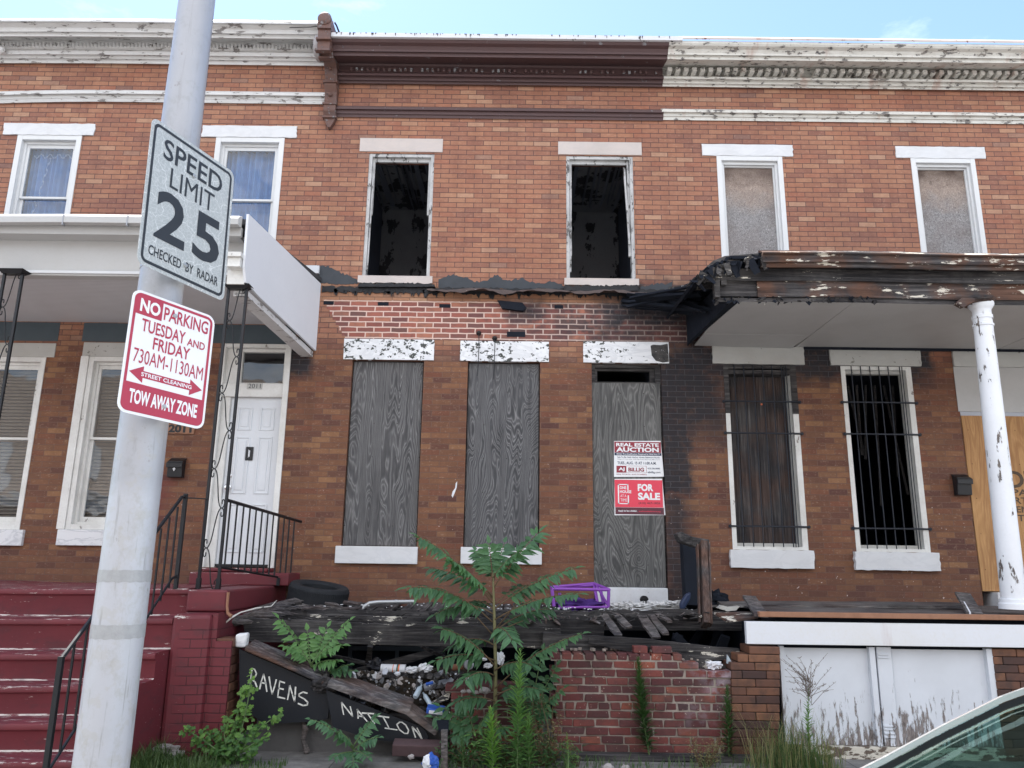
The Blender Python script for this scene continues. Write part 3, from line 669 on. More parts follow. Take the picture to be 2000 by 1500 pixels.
for o_ in (L1, L2):
    wq = sash_window(HL, o_, .52, M['white_worn'], 'blind', outer=.06)
    slab(wq, 'sill', (o_[0] - .07, o_[1] + .07, o_[2] - .19, o_[2] - .002), F - .045, F + .14, M['marble'], .006)
    slab(wq, 'lintel', (o_[0] - .10, o_[1] + .10, o_[3] + .002, o_[3] + .185), F - .012, F + .1, M['lintel_grey'])
    mb = MB(); mb.box(o_[0] - .10, o_[0] - .003, F - .03, F + .02, o_[2] + .002, o_[3]); part(mb, 'casing', M['white_worn'], wq, bevel=.003)
# door
d = thing('front_door', None, None); d.parent = HL; d.location = Vector((DL[0], F, DL[2])) - HL.location
DW = DL[1] - DL[0]; zt0 = P(480, 750).z; zd1 = P(480, 771).z
mb = MB(); i1 = frame_box(mb, DL, F - .02, F + .12, .05, .07, .05, 0); mb.box(i1[0], i1[1], F + .02, F + .13, zt0 - .02, zd1 + .06) if False else None
mb.box(i1[0], i1[1], F + .01, F + .13, zd1 - .02, zt0 + .01)
frame_box(mb, [i1[0], i1[1], zt0 + .01, i1[3]], F + .05, F + .13, .20, .03, .04, .02)
mb.box(i1[0], i1[0] + .10, F + .04, F + .13, i1[2], zd1 - .021)
part(mb, 'frame', M['white_worn'], d, bevel=.004)
mb = MB(); mb.box(i1[0] + .2, i1[1] - .03, F + .09, F + .094, zt0 + .03, i1[3] - .04); part(mb, 'transom_pane', M['glass'], d)
dx0, dx1, dz0, dz1 = i1[0] + .102, i1[1] - .002, DL[2] + .01, zd1 - .022
mb = MB(); mb.box(dx0, dx1, F + .08, F + .12, dz0, dz1)
cw = (dx1 - dx0 - .30) / 2
for r0, r1 in ((.80, .94), (.42, .76), (.08, .36)):
    for q in (0, 1):
        x0 = dx0 + .10 + q * (cw + .10); za, zb = dz0 + (dz1 - dz0) * r0, dz0 + (dz1 - dz0) * r1
        frame_box(mb, [x0, x0 + cw, za, zb], F + .068, F + .082, .018); mb.box(x0 + .045, x0 + cw - .045, F + .072, F + .081, za + .045, zb - .045)
leaf = part(mb, 'door_leaf', painted('white_door_paint', (.68, .71, .75), .0, dirt=.15), d, bevel=.004)
mb = MB(); p = P(427, 952, F + .08); mb.lathe((dx0 + .07, F + .078, p.z), (0, -1, 0), [(.03, 0), (.03, .01), (.014, .015), (.014, .04), (.032, .05), (.034, .07), (.02, .08)], 16); part(mb, 'knob', M['chrome'], d, smooth='auto')
mb = MB(); mb.lathe((dx0 + .07, F + .078, p.z + .14), (0, -1, 0), [(.026, 0), (.026, .015), (.012, .02)], 16); part(mb, 'deadbolt', M['chrome'], d, smooth='auto')
q = P(487, 886, F + .07); mb = MB(); frame_box(mb, [q.x - .045, q.x + .045, q.z - .085, q.z + .085], F + .062, F + .079, .03, .03, .035, .035); mb.box(q.x - .03, q.x + .03, F + .070, F + .078, q.z - .07, q.z + .07); part(mb, 'peephole_plate', M['cartrim'], d, bevel=.006)
mb = MB(); mb.box(q.x - .008, q.x + .008, F + .060, F + .069, q.z - .04, q.z + .04); part(mb, 'knocker_slot', M['litter'], d)
mb = MB(); mb.box(dx0 + .0, dx1 - .0, F + .055, F + .079, dz0, dz0 + .03); part(mb, 'threshold', M['cartrim'], d)
a = P(482, 760, F + .008); b = P(513, 748, F + .008)
mb = MB(); mb.box(a.x, b.x, F + .003, F + .009, a.z, b.z); pl = part(mb, 'number_plate', M['lintel_grey'], d); text(pl, 'numerals', '2011', M['signblack'], (a.x + .02, F + .002, a.z + .012), (1, 0, 0), (0, 0, 1), b.x - a.x - .04, b.z - a.z - .024)
# painted band above the ground-floor openings
zb0, zb1 = P(250, 668, F - .004).z, P(250, 636, F - .004).z
nx0, nx1 = P(115, 652).x, P(162, 652).x
mb = MB(); mb.box(XE, nx0, F - .006, F, zb0, zb1 + .03); mb.box(nx1, P(575, 680).x, F - .006, F, zb0, zb1 + .03); part(mb, 'painted_band', M['band'], HL)
# porch roof
PY = 7.55
zc = (P(150, 637, F).z + P(150, 516, PY).z) / 2
XS = -2.60                                                   # right end of the porch roof
XG = P(470, 430, PY - .1).x; XSf, XSb = XG + .07, P(620, 600, F).x
z_wall, z_front = P(455, 300, F).z, P(300, 420, PY - .1).z
mb = MB(); mb.prism([(XE, PY + .12, zc), (XG + .04, PY + .12, zc), (XS - .12, F - .002, zc), (XE, F - .002, zc)], (0, 0, .03)); proof = part(mb, 'porch_ceiling', M['bead'], HL)
ze = P(627, 560, F).z; zf_ = P(497, 470, PY).z; zeb = P(622, 690, F).z; zfb = P(500, 562, PY).z
mb = MB(); mb.prism([(XE, PY - .05, z_front - .01), (XE, F - .003, ze + .12), (XE, F - .003, ze + .06), (XE, PY - .05, z_front - .07)], (XG + .04 - XE, 0, 0)); mb.prism([(XG + .04, PY - .05, z_front - .012), (XG + .04, F - .003, ze + .118), (XSb + .03, F - .003, ze + .118)], (0, 0, -.05)); part(mb, 'porch_roof', M['roofing'], HL)
mb = MB(); zz = lambda py, Y: P(300, py, Y).z
mb.profile(XE, XG, [(PY - .13, zz(420, PY - .13)), (PY - .16, zz(424, PY - .16)), (PY - .16, zz(436, PY - .16)), (PY - .10, zz(442, PY - .10)), (PY - .05, zz(442, PY - .05)), (PY - .05, zz(421, PY - .05))], lambda x: -.012 * max(0, -4.75 - x) / .8, 40)
gt = part(mb, 'gutter', M['porch_white'], HL, bevel=.004)
for xs_ in (-4.72, -4.05, -3.3): mb = MB(); mb.box(xs_, xs_ + .012, PY - .164, PY - .12, zz(441, PY - .16), zz(421, PY - .16)); part(mb, 'gutter_joint', M['greyp'], gt)
mb = MB(); mb.box(XE, XG, PY - .048, PY + .0, zz(459, PY - .05), zz(441.5, PY - .05)); mb.box(XE, XG - .03, PY + .14, PY + .26, zc - .02, zz(450, PY)); mb.box(XE, XG - .03, PY - .03, PY + .14, zz(459, PY - .05) + .004, zz(459, PY - .05) + .02)
part(mb, 'porch_beam', M['porch_white'], HL, bevel=.004)
sx_ = lambda y: XSf + (XSb - XSf) * (y - PY) / (F - PY)
mb = MB(); mb.prism([(sx_(y), y, z) for y, z in ((PY - .10, zz(424, PY)), (F - .004, ze + .04), (F - .004, zeb + .03), (PY + .3, zfb - .0), (PY - .02, zfb + .05), (PY - .08, zfb + .20))], (.025, 0, 0)); part(mb, 'porch_side_panel', M['vinyl'], HL)
mb = MB(); mb.prism([(sx_(y) - .01, y, z) for y, z in ((PY + .1, zfb + .0), (F - .01, zeb + .02), (F - .01, zeb - .05), (PY + .1, zfb - .06))], (-.15, 0, 0)); part(mb, 'side_soffit', M['trim_white'], HL)
cap = P(468, 535, PY + .05); mb = MB(); mb.box(cap.x - .10, cap.x + .08, PY - .02, PY + .12, P(468, 556, PY).z, zc - .001)
part(mb, 'post_block', M['white_worn'], HL)
mb = MB(); p = P(475, 490, PY - .05); p.x = XG - .2; mb.box(p.x + .12, p.x + .25, PY - .13, PY + .02, zc - .0, zc + .10); mb.box(p.x + .10, p.x + .262, PY - .16, PY + .02, zc + .10, zc + .15); part(mb, 'beam_end', M['white_worn'], HL, bevel=.003)
# iron posts with scrolls
def iron_post(X, zb, ztp, yy, wd=.19):
    po = thing('porch_post', None, None); po.parent = HL; po.location = Vector((X, yy, zb)) - HL.location
    for s in (-1, 1):
        mb = MB(); mb.box(X + s * wd / 2 - .013, X + s * wd / 2 + .013, yy - .013, yy + .013, zb, ztp - .02); mb.box(X + s * wd / 2 - .02, X + s * wd / 2 + .02, yy - .02, yy + .02, zb, zb + .10); part(mb, 'leg', M['iron'], po)
    mb = MB(); mb.hexa([(X + i * (.14 if z else .10), yy + j * (.08 if z else .04), ztp - (0 if z else .04)) for i in (-1, 1) for j in (-1, 1) for z in (0, 1)]); part(mb, 'cap_plate', M['iron'], po)
    H = ztp - zb; n = 8; L = H / n; mb = MB()
    for k in range(n):
        s = 1 if k % 2 else -1; N = 30; hd = []; pt_l = [(0., 0.)]; a = 0.
        for q in range(N):                                   # one arm: straight, then winding up into a spiral
            t = (q + .5) / N; a += 6.4 * 3 * t ** 2 / N; pt_l.append((pt_l[-1][0] + math.sin(a) / N, pt_l[-1][1] + math.cos(a) / N))
        sc_ = .30; til = .30
        arm = [(x * math.cos(til) + z * math.sin(til), z * math.cos(til) - x * math.sin(til)) for x, z in pt_l]
        full = [(-x, -z) for x, z in arm[::-1]] + arm[1:]
        w0 = max(abs(x) for x, z in full); h0 = max(abs(z) for x, z in full); cz_ = zb + L * (k + .5)
        mb.tube([(X + s * x / w0 * (wd / 2 - .016), yy, cz_ + z / h0 * L * .50) for x, z in full], .0058, 5)
    part(mb, 'scrollwork', M['iron'], po, smooth=True)
SLZ = P(200, 1150, 7.5).z * .5 + P(400, 1150, 7.5).z * .5
iron_post(-2.91, SLZ, P(468, 557, 7.6).z, 7.62)
iron_post(P(20, 560, 7.6).x - .0, SLZ, zc - .002, 7.62)
# porch slab and steps
mb = MB()
steps = [(7.5, SLZ)] + [(7.5 - .28 * n_, z_ + CZ) for n_, z_ in ((1, -.52), (2, -.79), (3, -1.01), (4, -1.24), (5, -1.45))]
XP = -2.66; XST = -3.04
prof = [(F - .002, -.05), (F - .002, SLZ)]
for k, (y, z) in enumerate(steps):
    r = .03
    yy = y - .02
    prof += [(yy + .03, z), (yy + .008, z - .008), (yy, z - .028), (yy + .006, z - .05), (yy + .022, z - .06), (yy + .03, z - .07)]
    if k < len(steps) - 1: prof += [(yy + .034, steps[k + 1][1] + .012), (yy + .02, steps[k + 1][1])]
prof += [(steps[-1][0] + .01, -.05)]
mb.profile(XE, XST, prof, lambda x: .012 * math.sin(x * 1.7) , 30)
part(mb, 'porch_steps', M['red'], HL, smooth='auto')
mb = MB()                                                    # slab over the brick pier beside the steps
zs1 = P(300, 1205, 7.4).z
mb.box(XST, XP, 7.46, F - .002, SLZ - .20, SLZ - .0005)
part(mb, 'porch_slab', M['red'], HL, bevel=.02)
mb = MB()
rng = [(0, 1.0), (.3, 1.01), (.8, .99)]
pts = [(XST - .0, 7.24, SLZ - .25), (XST + .06, 7.20, SLZ - .27), (XST + .35, 7.24, SLZ - .24), (XP - .02, 7.30, SLZ - .205)]
xb = XST + .33
mb.hexa([(XST + .002, 7.18, -.03), (XST + .002, 7.18, SLZ - .205), (XST + .002, F - .01, -.03), (XST + .002, F - .01, SLZ - .203), (xb, 7.24, -.03), (xb, 7.24, SLZ - .205), (xb, F - .01, -.03), (xb, F - .01, SLZ - .203)])
part(mb, 'cheek_wall', M['red'], HL, bevel=.04)
z2 = P(460, 1245, 7.4).z
mb = MB(); mb.box(xb + .002, XP, 7.28, F - .012, -.03, SLZ - .203); part(mb, 'brick_pier', M['red'], HL)
mb = MB(); mb.tone = .7
for k in range(17):
    zt = z2 - k * .0765
    mb.tone = ru(.3, 1); mb.box(XP + .002, XP + .155 + ru(-.012, .01), 7.285, 7.50, zt - .071, zt)
part(mb, 'broken_pier_edge', [M['pierbrick']], HL, bevel=.004)
mb = MB(); mb.box(XP - .002, XP + .15, 7.26, 7.284, -.03, z2 - .0005 - .02)
part(mb, 'pier_face', M['red'], HL)
mb = MB(); mb.tube([(XP + .012, 7.44, SLZ - .02), (XP + .015, 7.435, SLZ - .15), (XP + .03, 7.43, SLZ - .21), (XP + .07, 7.42, SLZ - .235)], [.014, .012, .015, .018], 6); part(mb, 'caulk_strip', M['rustwood'], HL)
mb = MB(); z_ = P(470, 1130, F - .5).z; mb.box(P(400, 1140).x, XP + .35 - .2, F - .48, F - .003, SLZ, P(470, 1118, F - .3).z); mb.box(P(408, 1115).x, P(535, 1115).x, F - .28, F - .0035, P(470, 1117, F - .3).z, DL[2] - .003); part(mb, 'door_step', M['red'], HL, bevel=.012)

# ---------------------------------------------------------------- middle house
HC = thing('rowhouse', 'burned middle brick rowhouse with boarded ground floor, brown cornice and porch roof torn off', 'house', (-.3, F, 0))
facade('wall', XL, XR, [U[2], U[3], B1, B2, DC], HC, ZTOP - .07)
shell(HC, XL, XR, ZTOP)
mb = MB()
prof_c = [(F - .004, 166), (F - .05, 165.5), (F - .06, 160), (F - .09, 159), (F - .10, 152), (F - .15, 150), (F - .15, 146), (F - .10, 143), (F - .10, 131), (F - .12, 127), (F - .20, 124), (F - .42, 112), (F - .43, 104), (F - .46, 103), (F - .465, 99), (F - .49, 92), (F - .54, 85), (F - .56, 80), (F - .56, 76), (F - .004, 76)]
mb.profile(XL + .02, XR, pz(970, prof_c)); cor = part(mb, 'cornice', M['trim_brown'], HC)
mb = MB(); z = P(970, 138, F - .12).z
dm_ = painted('flaked_dentils', (.12, .07, .07), .55, (.30, .31, .33), 14.)
for i in range(58):
    x = XL + .15 + (XR - XL - .2) * (i + .5) / 58
    if rnd() < .86: mb = MB(); mb.box(x - .018, x + .018, F - .135, F - .098, z - .022 + ru(-.004, .004), z + .022); part(mb, 'dentil', dm_, cor, bevel=.01)
mb = MB(); zt_ = P(970, 68.5, F - .58).z; zb_ = P(970, 76.5, F - .58).z
mb.box(XL + .03, P(1333, 76, F - .58).x, F - .60, F - .3, zb_ - .0, zt_)
cp = part(mb, 'coping', M['coping'], HC, bevel=.004)
mb = MB()
for k in range(60):
    x = XL + .1 + 4.75 * rnd() ** 1.15
    if x > P(1320, 76, F - .58).x: continue
    l = ru(.010, .045); mb.prism([(x - ru(.004, .012), F - .603, zt_ - .001), (x + ru(.004, .012), F - .603, zt_ - .001), (x + .002, F - .603, zt_ - l), (x - .002, F - .603, zt_ - l)], (0, .0025, 0))
part(mb, 'tar_drips', M['tarblack'], cp)
mb = MB(); mb.profile(XL + .02, XR, pz(970, [(F - .004, 232), (F - .02, 232), (F - .03, 226), (F - .045, 225), (F - .05, 218), (F - .08, 216), (F - .085, 211), (F - .004, 210)])); part(mb, 'string_course', M['trim_brown'], HC)
# scrolled bracket on the party line
bx = P(645, 130, F - .3).x - .02
br = thing('cornice_bracket', None, None); br.parent = HC; br.location = Vector((bx, F, 6.8)) - HC.location
hw = .083
mb = MB(); b_ = lambda py, Y: P(648, py, Y).z
out = [(F, 232), (F - .06, 232), (F - .07, 228), (F - .12, 215), (F - .12, 203), (F - .09, 200), (F - .11, 180), (F - .16, 166), (F - .17, 160), (F - .15, 157), (F - .20, 135), (F - .30, 118), (F - .44, 112), (F - .46, 100), (F - .62, 98), (F - .64, 60)]
pr = [(Y, b_(py, Y)) for Y, py in out]; zc0 = b_(52, F - .56)
pr += [(F - .62, zc0 - .03), (F - .40, zc0 - .03)]
pr += [(F - .38, b_(60, F - .4)), (F, b_(62, F))]
mb.profile(bx - hw, bx + hw, pr)
part(mb, 'bracket_body', M['bracket'], br, bevel=.008)
for py, Y in ((159, F - .18), (202, F - .125), (112, F - .47), (97, F - .655), (75, F - .66), (228, F - .085)):
    mb = MB(); z = P(648, py, Y).z; mb.box(bx - hw - .014, bx + hw + .014, Y - .012, Y + .06, z - .016, z + .016); part(mb, 'band', M['bracket'], br, bevel=.006)
for py, Y, r in ((185, F - .115, .028), (135, F - .21, .02)): mb = MB(); mb.lathe((bx, Y, P(648, py, Y).z), (0, -1, 0), [(r, 0), (r * .8, .02), (.006, .03)], 12); part(mb, 'boss', M['bracket'], br)
mb = MB(); za = P(648, 232, F - .05).z
mb.hexa([(bx + s * q, y_, z_) for s in (-1, 1) for y_, q2 in ((F - .07, 1), (F - .002, 1)) for z_, q in ((za - .14, .018), (za, hw))]); part(mb, 'tip', M['bracket'], br, bevel=.004)
mb = MB(); zc1 = P(652, 43, F - .6).z
mb.lathe((bx, F - .665, zc1), (0, 1, 0), [(hw * .7, -.03), (hw * 1.08, -.01), (hw * 1.08, .35)], 28); mb.box(bx - hw * 1.08, bx + hw * 1.08, F - .664, F - .33, zc1 - .14, zc1); part(mb, 'crest', M['bracket'], br, smooth='auto')
mb = MB(); zz_ = P(618, 92, F - .45).z
mb.lathe((bx - hw - .004, F - .42, zz_), (-1, 0, 0), [(.17, 0), (.17, .05), (.14, .07), (.12, .06), (.09, .08), (.05, .07), (.04, .10), (.01, .11)], 24)
for k in range(10):
    a = 2 * math.pi * k / 10; mb.lathe((bx - hw - .05, F - .42 + .12 * math.cos(a), zz_ + .12 * math.sin(a)), (-1, 0, 0), [(.03, 0), (.026, .025), (.008, .035)], 8)
part(mb, 'side_rosette', M['rosette'], br, smooth='auto')
mb = MB(); mb.tube([(bx + hw + .01, F - .52, zc0 + .10), (bx + hw + .03, F - .48, zc0 + .08), (bx + hw + .08, F - .42, zc0 - .04), (bx + hw + .12, F - .40, zc0 - .14)], .012, 6); mb.tube([(bx - hw, F - .55, zc0 + .02), (bx - hw - .12, F - .56, zc0 - .01), (bx - hw - .4, F - .57, zc0 - .03)], .006, 6); part(mb, 'cable', M['cartrim'], br)
# upper windows: empty charred frames
for i, (o_, lr) in enumerate(((U[2], (703, 865, 271, 297)), (U[3], (1090, 1253, 278, 303)))):
    mb = MB(); i1 = frame_box(mb, o_, F + .01, F + .13, .045, .045, .045, .012); w_ = part(mb, 'window', M['white_scorched'], HC, bevel=.003, label='empty upper window with its glass gone and flaking frame')
    mb = MB(); z = o_[2] + .45
    i2 = frame_box(mb, [i1[0], i1[1], o_[2] + (.9 if i == 0 else .35), i1[3]], F + .055, F + .09, .032, .032, .05, 0)
    if i: mb.bar((i1[1] - .07, F + .05, i1[3] - .1), (i1[1] - .02, F + .045, i1[2] + .5), .025, .02, up=(0, 1, 0))
    mb.bar((i1[0] + .02, F + .04, i1[3] - .3), (i1[0] + .012, F + .04, i1[2] + .1), .018, .016, up=(0, 1, 0))
    part(mb, 'sash_remnant', M['white_scorched'], w_)
    r = R4(*lr); slab(w_, 'lintel', (r[0], r[1], r[2], r[3]), F - .012, F + .06, M['lintel_stone'])
    s = R4(700, 845, 541, 557) if i == 0 else R4(1102, 1247, 546, 561); s = list(s); s[3] = ZU0 - .002
    # sill with a broken, tarred lower edge
    pts = [(s[0], F - .05, s[3]), (s[1], F - .05, s[3])] + [(s[1] - (s[1] - s[0]) * t / 16, F - .05, s[2] + ru(-.004, .022)) for t in range(17)]
    mb = MB(); mb.prism(pts, (0, .18, 0)); part(mb, 'sill', M['lintel_stone'], w_)
# charred attic and plaster laths seen through the empty windows
mb = MB()
for k in range(58):
    x = XL + .3 + k * .075 + ru(-.012, .012)
    if rnd() < .8: mb.hexa([(x + dx + sx, y, z) for dx, sx0 in ((0, 0), (ru(.02, .045), 0)) for y, z0, sx in ((F + .34, 7.62 + ru(-.04, .02), 0), (F + 2.9 - ru(0, .8), 7.62 + ru(-.10, .02), ru(-.03, .03))) for z in (z0, z0 + .02)])
part(mb, 'ceiling_laths', M['lath'], HC)
mb = MB(); mb.box(XL + .21, XR - .21, F + 3.0, F + 3.06, 4.76, 7.9); mb.box(XL + .21, XR - .21, F + .35, F + 3.0, 7.68, 7.72); part(mb, 'room_plaster', painted('smoked_plaster', (.30, .31, .34), .55, (.05, .05, .06), 3., (1, 1, .5), dirt=.6, dirtc=(.09, .09, .10)), HC)
# ground floor: plywood boards, lintels, sills
for o_, mt, lr, sl, lm in ((B1, 'ply1', (672, 848, 663, 703), (656, 816, 1067, 1101), 'lintel_speck'), (B2, 'ply2', (899, 1072, 667, 706), (900, 1058, 1069.5, 1102), 'lintel_speck')):
    w_ = thing('boarded_window', None, None); w_.parent = HC; w_.location = Vector((o_[0], F, o_[2])) - HC.location
    slab(w_, 'plywood_board', (o_[0] + .012, o_[1] - .014, o_[2] + .006, o_[3] - .018), F + .05, F + .068, M[mt], .002)
    mb = MB(); frame_box(mb, o_, F + .07, F + .2, .05); part(mb, 'frame', M['char'], w_)
    r = R4(*lr); rough_slab(w_, 'lintel', (r[0], r[1], r[2], r[3]), F - .014, F + .04, M[lm], .003)
    r = R4(*sl); slab(w_, 'sill', (r[0], r[1], r[2], o_[2] - .002), F - .05, F + .15, M['lintel_white'], .006)
dr = thing('boarded_doorway', None, None); dr.parent = HC; dr.location = Vector((DC[0], F, DC[2])) - HC.location
zb_t, zb_b = P(1224, 747).z, P(1230, 1147).z
slab(dr, 'plywood_board', (DC[0] + .004, DC[1] - .02, zb_b, zb_t), F + .03, F + .048, M['ply3'], .002)
mb = MB(); i1 = frame_box(mb, [DC[0], DC[1], zb_b, DC[3]], F + .06, F + .2, .05, .07, .05, 0); mb.box(i1[0], i1[1], F + .07, F + .16, zb_t - .05, zb_t - .01); frame_box(mb, [i1[0], i1[1], zb_t, i1[3]], F + .1, F + .16, .03, .06, .03, .03); part(mb, 'charred_frame', M['char'], dr)
r = R4(1139, 1306, 668, 709); rough_slab(dr, 'lintel', tuple(r), F - .014, F + .04, M['lintel_speck'], .003)
mb = MB(); cx = (DC[0] + DC[1]) / 2
pts = [(r[1] - .23, F - .0165, r[3] - .05), (r[1] - .2, F - .0165, r[3] - .035), (r[1] - .1, F - .0165, r[3] - .04), (r[1] - .012, F - .0165, r[3] - .02), (r[1] - .005, F - .0165, r[2] + .02), (r[1] - .08, F - .0165, r[2] + .008), (r[1] - .17, F - .0165, r[2] + .03), (r[1] - .22, F - .0165, r[2] + .10)]
mb.prism(pts, (0, .002, 0)); part(mb, 'scorch_patch', painted('scorched_spot', (.02, .02, .024), .22, (.7, .7, .72), 26.), dr)
st = R4(1163, 1303, 1148, 1187); slab(dr, 'marble_step', (st[0], st[1], st[2] - .02, zb_b - .003), F - .07, F + .25, painted('scuffed_marble', (.72, .73, .76), .10, (.12, .12, .13), 12., dirt=.3), .01)
# two hooks with hanging wires
mb = MB()
for px, pt, pb in ((935, 650, 735), (966, 660, 742)):
    a = P(px, pt, F - .02); b = P(px - 3, pb, F - .03); mb.tube([a, a + Vector((.006, -.02, -.1)), b + Vector((.01, 0, .15)), b], .005, 5); mb.lathe(a + Vector((0, .02, 0)), (0, -1, 0), [(.035, 0), (.03, .02), (.012, .05)], 8)
part(mb, 'wire_hooks', M['rustwood'] if False else M['cartrim'], HC)
# flat black patches painting in the shade of holes left by missing bricks
mb = MB()
for a, b, c_, d_ in ((632, 652, 588, 595), (738, 759, 590, 597), (1083, 1100, 596, 603), (990, 1026, 648, 658), (858, 880, 594, 601)):
    r = R4(a, b, c_, d_); mb.box(r[0], r[1], F - .0025, F + .001, r[2], r[3])
part(mb, 'hole_shade_patches', M['soot_shade'], HC)
mb = MB(); mb.prism([P(a, b, F - .003) for a, b in ((882, 968), (884, 960), (889, 953), (890, 944), (893, 940), (892, 952), (888, 963), (884, 972))], (0, .0025, 0)); part(mb, 'paint_scrape', M['litter'], HC)
mb = MB(); r = R4(972, 1028, 589, 609); mb.prism([(r[0], F - .05, r[3]), (r[1] - .05, F - .05, r[3] - .03), (r[1], F - .05, r[2] + .04), (r[1] - .04, F - .05, r[2]), (r[0] + .06, F - .05, r[2] + .03)], (0, .05, 0)); part(mb, 'charred_block', M['soot_shade'], HC)
# tar patches where the porch roof joined the wall
def jag(x0, x1, lo, hi, n, yf, name, mat, parent, jl=.008, th=.006):
    """ragged band in the wall plane; lo/hi are functions of px returning py"""
    top, bot = [], []
    for i in range(n + 1):
        px = x0 + (x1 - x0) * i / n; top.append(P(px + ru(-2, 2), hi(px), yf)); bot.append(P(px, lo(px), yf))
    for q in bot: q.z += ru(-jl, jl)
    mb = MB(); mb.prism([(q.x, yf, q.z) for q in bot + top[::-1]], (0, th, 0)); return part(mb, name, mat, parent)
def spl(pts):
    def f(x):
        for (a, b), (c, d_) in zip(pts, pts[1:]):
            if a <= x <= c: return b + (d_ - b) * (x - a) / (c - a + 1e-6) + ru(-2.2, 2.2)
        return pts[-1][1]
    return f
jag(620, 699, lambda x: 553 - abs(x - 665) * .02 + (x > 640) * 2, spl([(620, 521), (636, 519), (650, 523), (662, 530), (680, 538), (699, 545)]), 26, F - .006, 'tar_patch', M['tar'], HC)
jag(856, 1102, lambda x: 562 + (x - 856) * .014, spl([(856, 547), (870, 540), (885, 537), (900, 542), (912, 543), (925, 549), (940, 550), (955, 546), (966, 537), (975, 538), (985, 548), (1000, 547), (1020, 543), (1035, 551), (1060, 553), (1080, 549), (1102, 559)]), 70, F - .006, 'tar_patch', M['tar'], HC)
jag(1251, 1312, lambda x: 566, spl([(1251, 560), (1270, 556), (1290, 553), (1300, 555), (1312, 548)]), 16, F - .006, 'tar_patch', M['tar'], HC)
jag(628, 1345, lambda x: 566 + ru(0, 6) + (x - 628) * .012, lambda x: 560 + (x - 628) * .010 + ru(-3, 1.5), 130, F - .016, 'tar_line', M['tarblack'], HC, .004, .016)
jag(699, 850, lambda x: 560, lambda x: 554 + ru(-3, 2), 34, F - .056, 'tar_line', M['tarblack'], HC, .004, .05)
jag(1102, 1247, lambda x: 568, lambda x: 558 + ru(-3, 2), 34, F - .056, 'tar_line', M['tarblack'], HC, .004, .05)
mb = MB()
for k in range(90):                                          # drips and scraps hanging from the tar line
    px = ru(632, 1345); a = P(px, 566 + (px - 628) * .012 + ru(-3, 5), F - .018); w_ = ru(.006, .05); l = ru(.012, .075) * (1.6 if px > 1180 else 1)
    mb.prism([a + Vector((-w_, 0, .01)), a + Vector((w_ * ru(.5, 1), 0, .012)), a + Vector((w_ * ru(-.3, .5), 0, -l)), a + Vector((-w_ * ru(.2, .7), 0, -l * ru(.4, .9)))], (0, .012, 0))
part(mb, 'tar_drips', M['tarblack'], HC)['kind'] = 'stuff'
# torn metal flashing
mb = MB(); prev = None; n = 46
fl = painted('rusted_flashing', (.075, .052, .048), .12, (.45, .43, .42), 20., (.6, 1, 3), dirt=.4, dirtc=(.10, .065, .05))
for i in range(n + 1):
    px = 836 + (1260 - 836) * i / n; z0_ = P(px, 569 + (px - 836) * .012, F).z
    pts = [Vector((P(px, 570).x, F - .012, z0_ + .012)), Vector((P(px, 570).x, F - .14 + .04 * math.sin(i * .45) + ru(-.01, .01), z0_ - .012 + ru(-.008, .008))), Vector((P(px, 570).x, F - .15 + .04 * math.sin(i * .45), z0_ - .045 + .018 * math.sin(i * .7) + ru(-.012, .012)))]
    if prev:
        for a, b, c_, d_ in ((prev[0], prev[1], pts[1], pts[0]), (prev[1], prev[2], pts[2], pts[1])): mb.face([a, b, c_, d_])
    prev = pts
o = part(mb, 'torn_flashing', fl, HC, fix=False); sm = o.modifiers.new('thick', 'SOLIDIFY'); sm.thickness = .006
mb = MB(); a = P(598, 521, F - .03); mb.box(a.x, P(624, 521, F - .03).x, F - .05, F - .008, P(610, 536, F).z, P(610, 521, F).z); part(mb, 'flashing_scrap', M['coping'], HC)
# real estate posters
def poster(rect_px, Y, name, label):
    tl, tr, br_, bl = [P(a, b, Y) for a, b in rect_px]
    t = thing(name, label, 'poster', bl); return t, tl, tr, br_, bl
# ---------------------------------------------------------------- right house
XRE = 9.5
HR = thing('rowhouse', 'right brick rowhouse with flaking white cornice, scorched porch roof and barred windows', 'house', (5, F, 0))
facade('wall', XR + .002, XRE, [U[4], U[5], W1, W2, DR], HR, ZTOP - .07)
shell(HR, XR + .002, XRE, ZTOP)
pzr = lambda lst: pz(1620, [(F - .03 if py in (143, 131) else Y, py + 7) for Y, py in lst])
mb = MB(); mb.profile(XR + .003, XRE, pzr(prof_c)); cor = part(mb, 'cornice', M['trim_right'], HR)
mb = MB(); z = P(1620, 145, F - .12).z; x = XR + .05; k = 0
while x < XRE:
    if k != 17: mb = MB(); mb.box(x, x + .060, F - .20, F - .028, z - .030 + ru(-.003, .003), z + .030); part(mb, 'dentil', M['trim_right'], cor, bevel=.004)
    x += .112; k += 1
mb = MB(); mb.profile(P(1334, 76, F - .57).x, XRE, pz(1620, [(F - .585, 80), (F - .585, 76), (F - .3, 74), (F - .3, 80)])); part(mb, 'rusted_edge', painted('rust_flashing', (.50, .44, .42), .3, (.18, .07, .05), 8., rust=1., dirt=.4), cor)
mb = MB(); mb.profile(P(1292, 225, F - .05).x, XRE, pz(1620, [(F - .004, 238), (F - .02, 238), (F - .03, 231), (F - .045, 230), (F - .05, 224), (F - .085, 222), (F - .09, 217), (F - .004, 216)])); part(mb, 'string_course', M['trim_right'], HR)
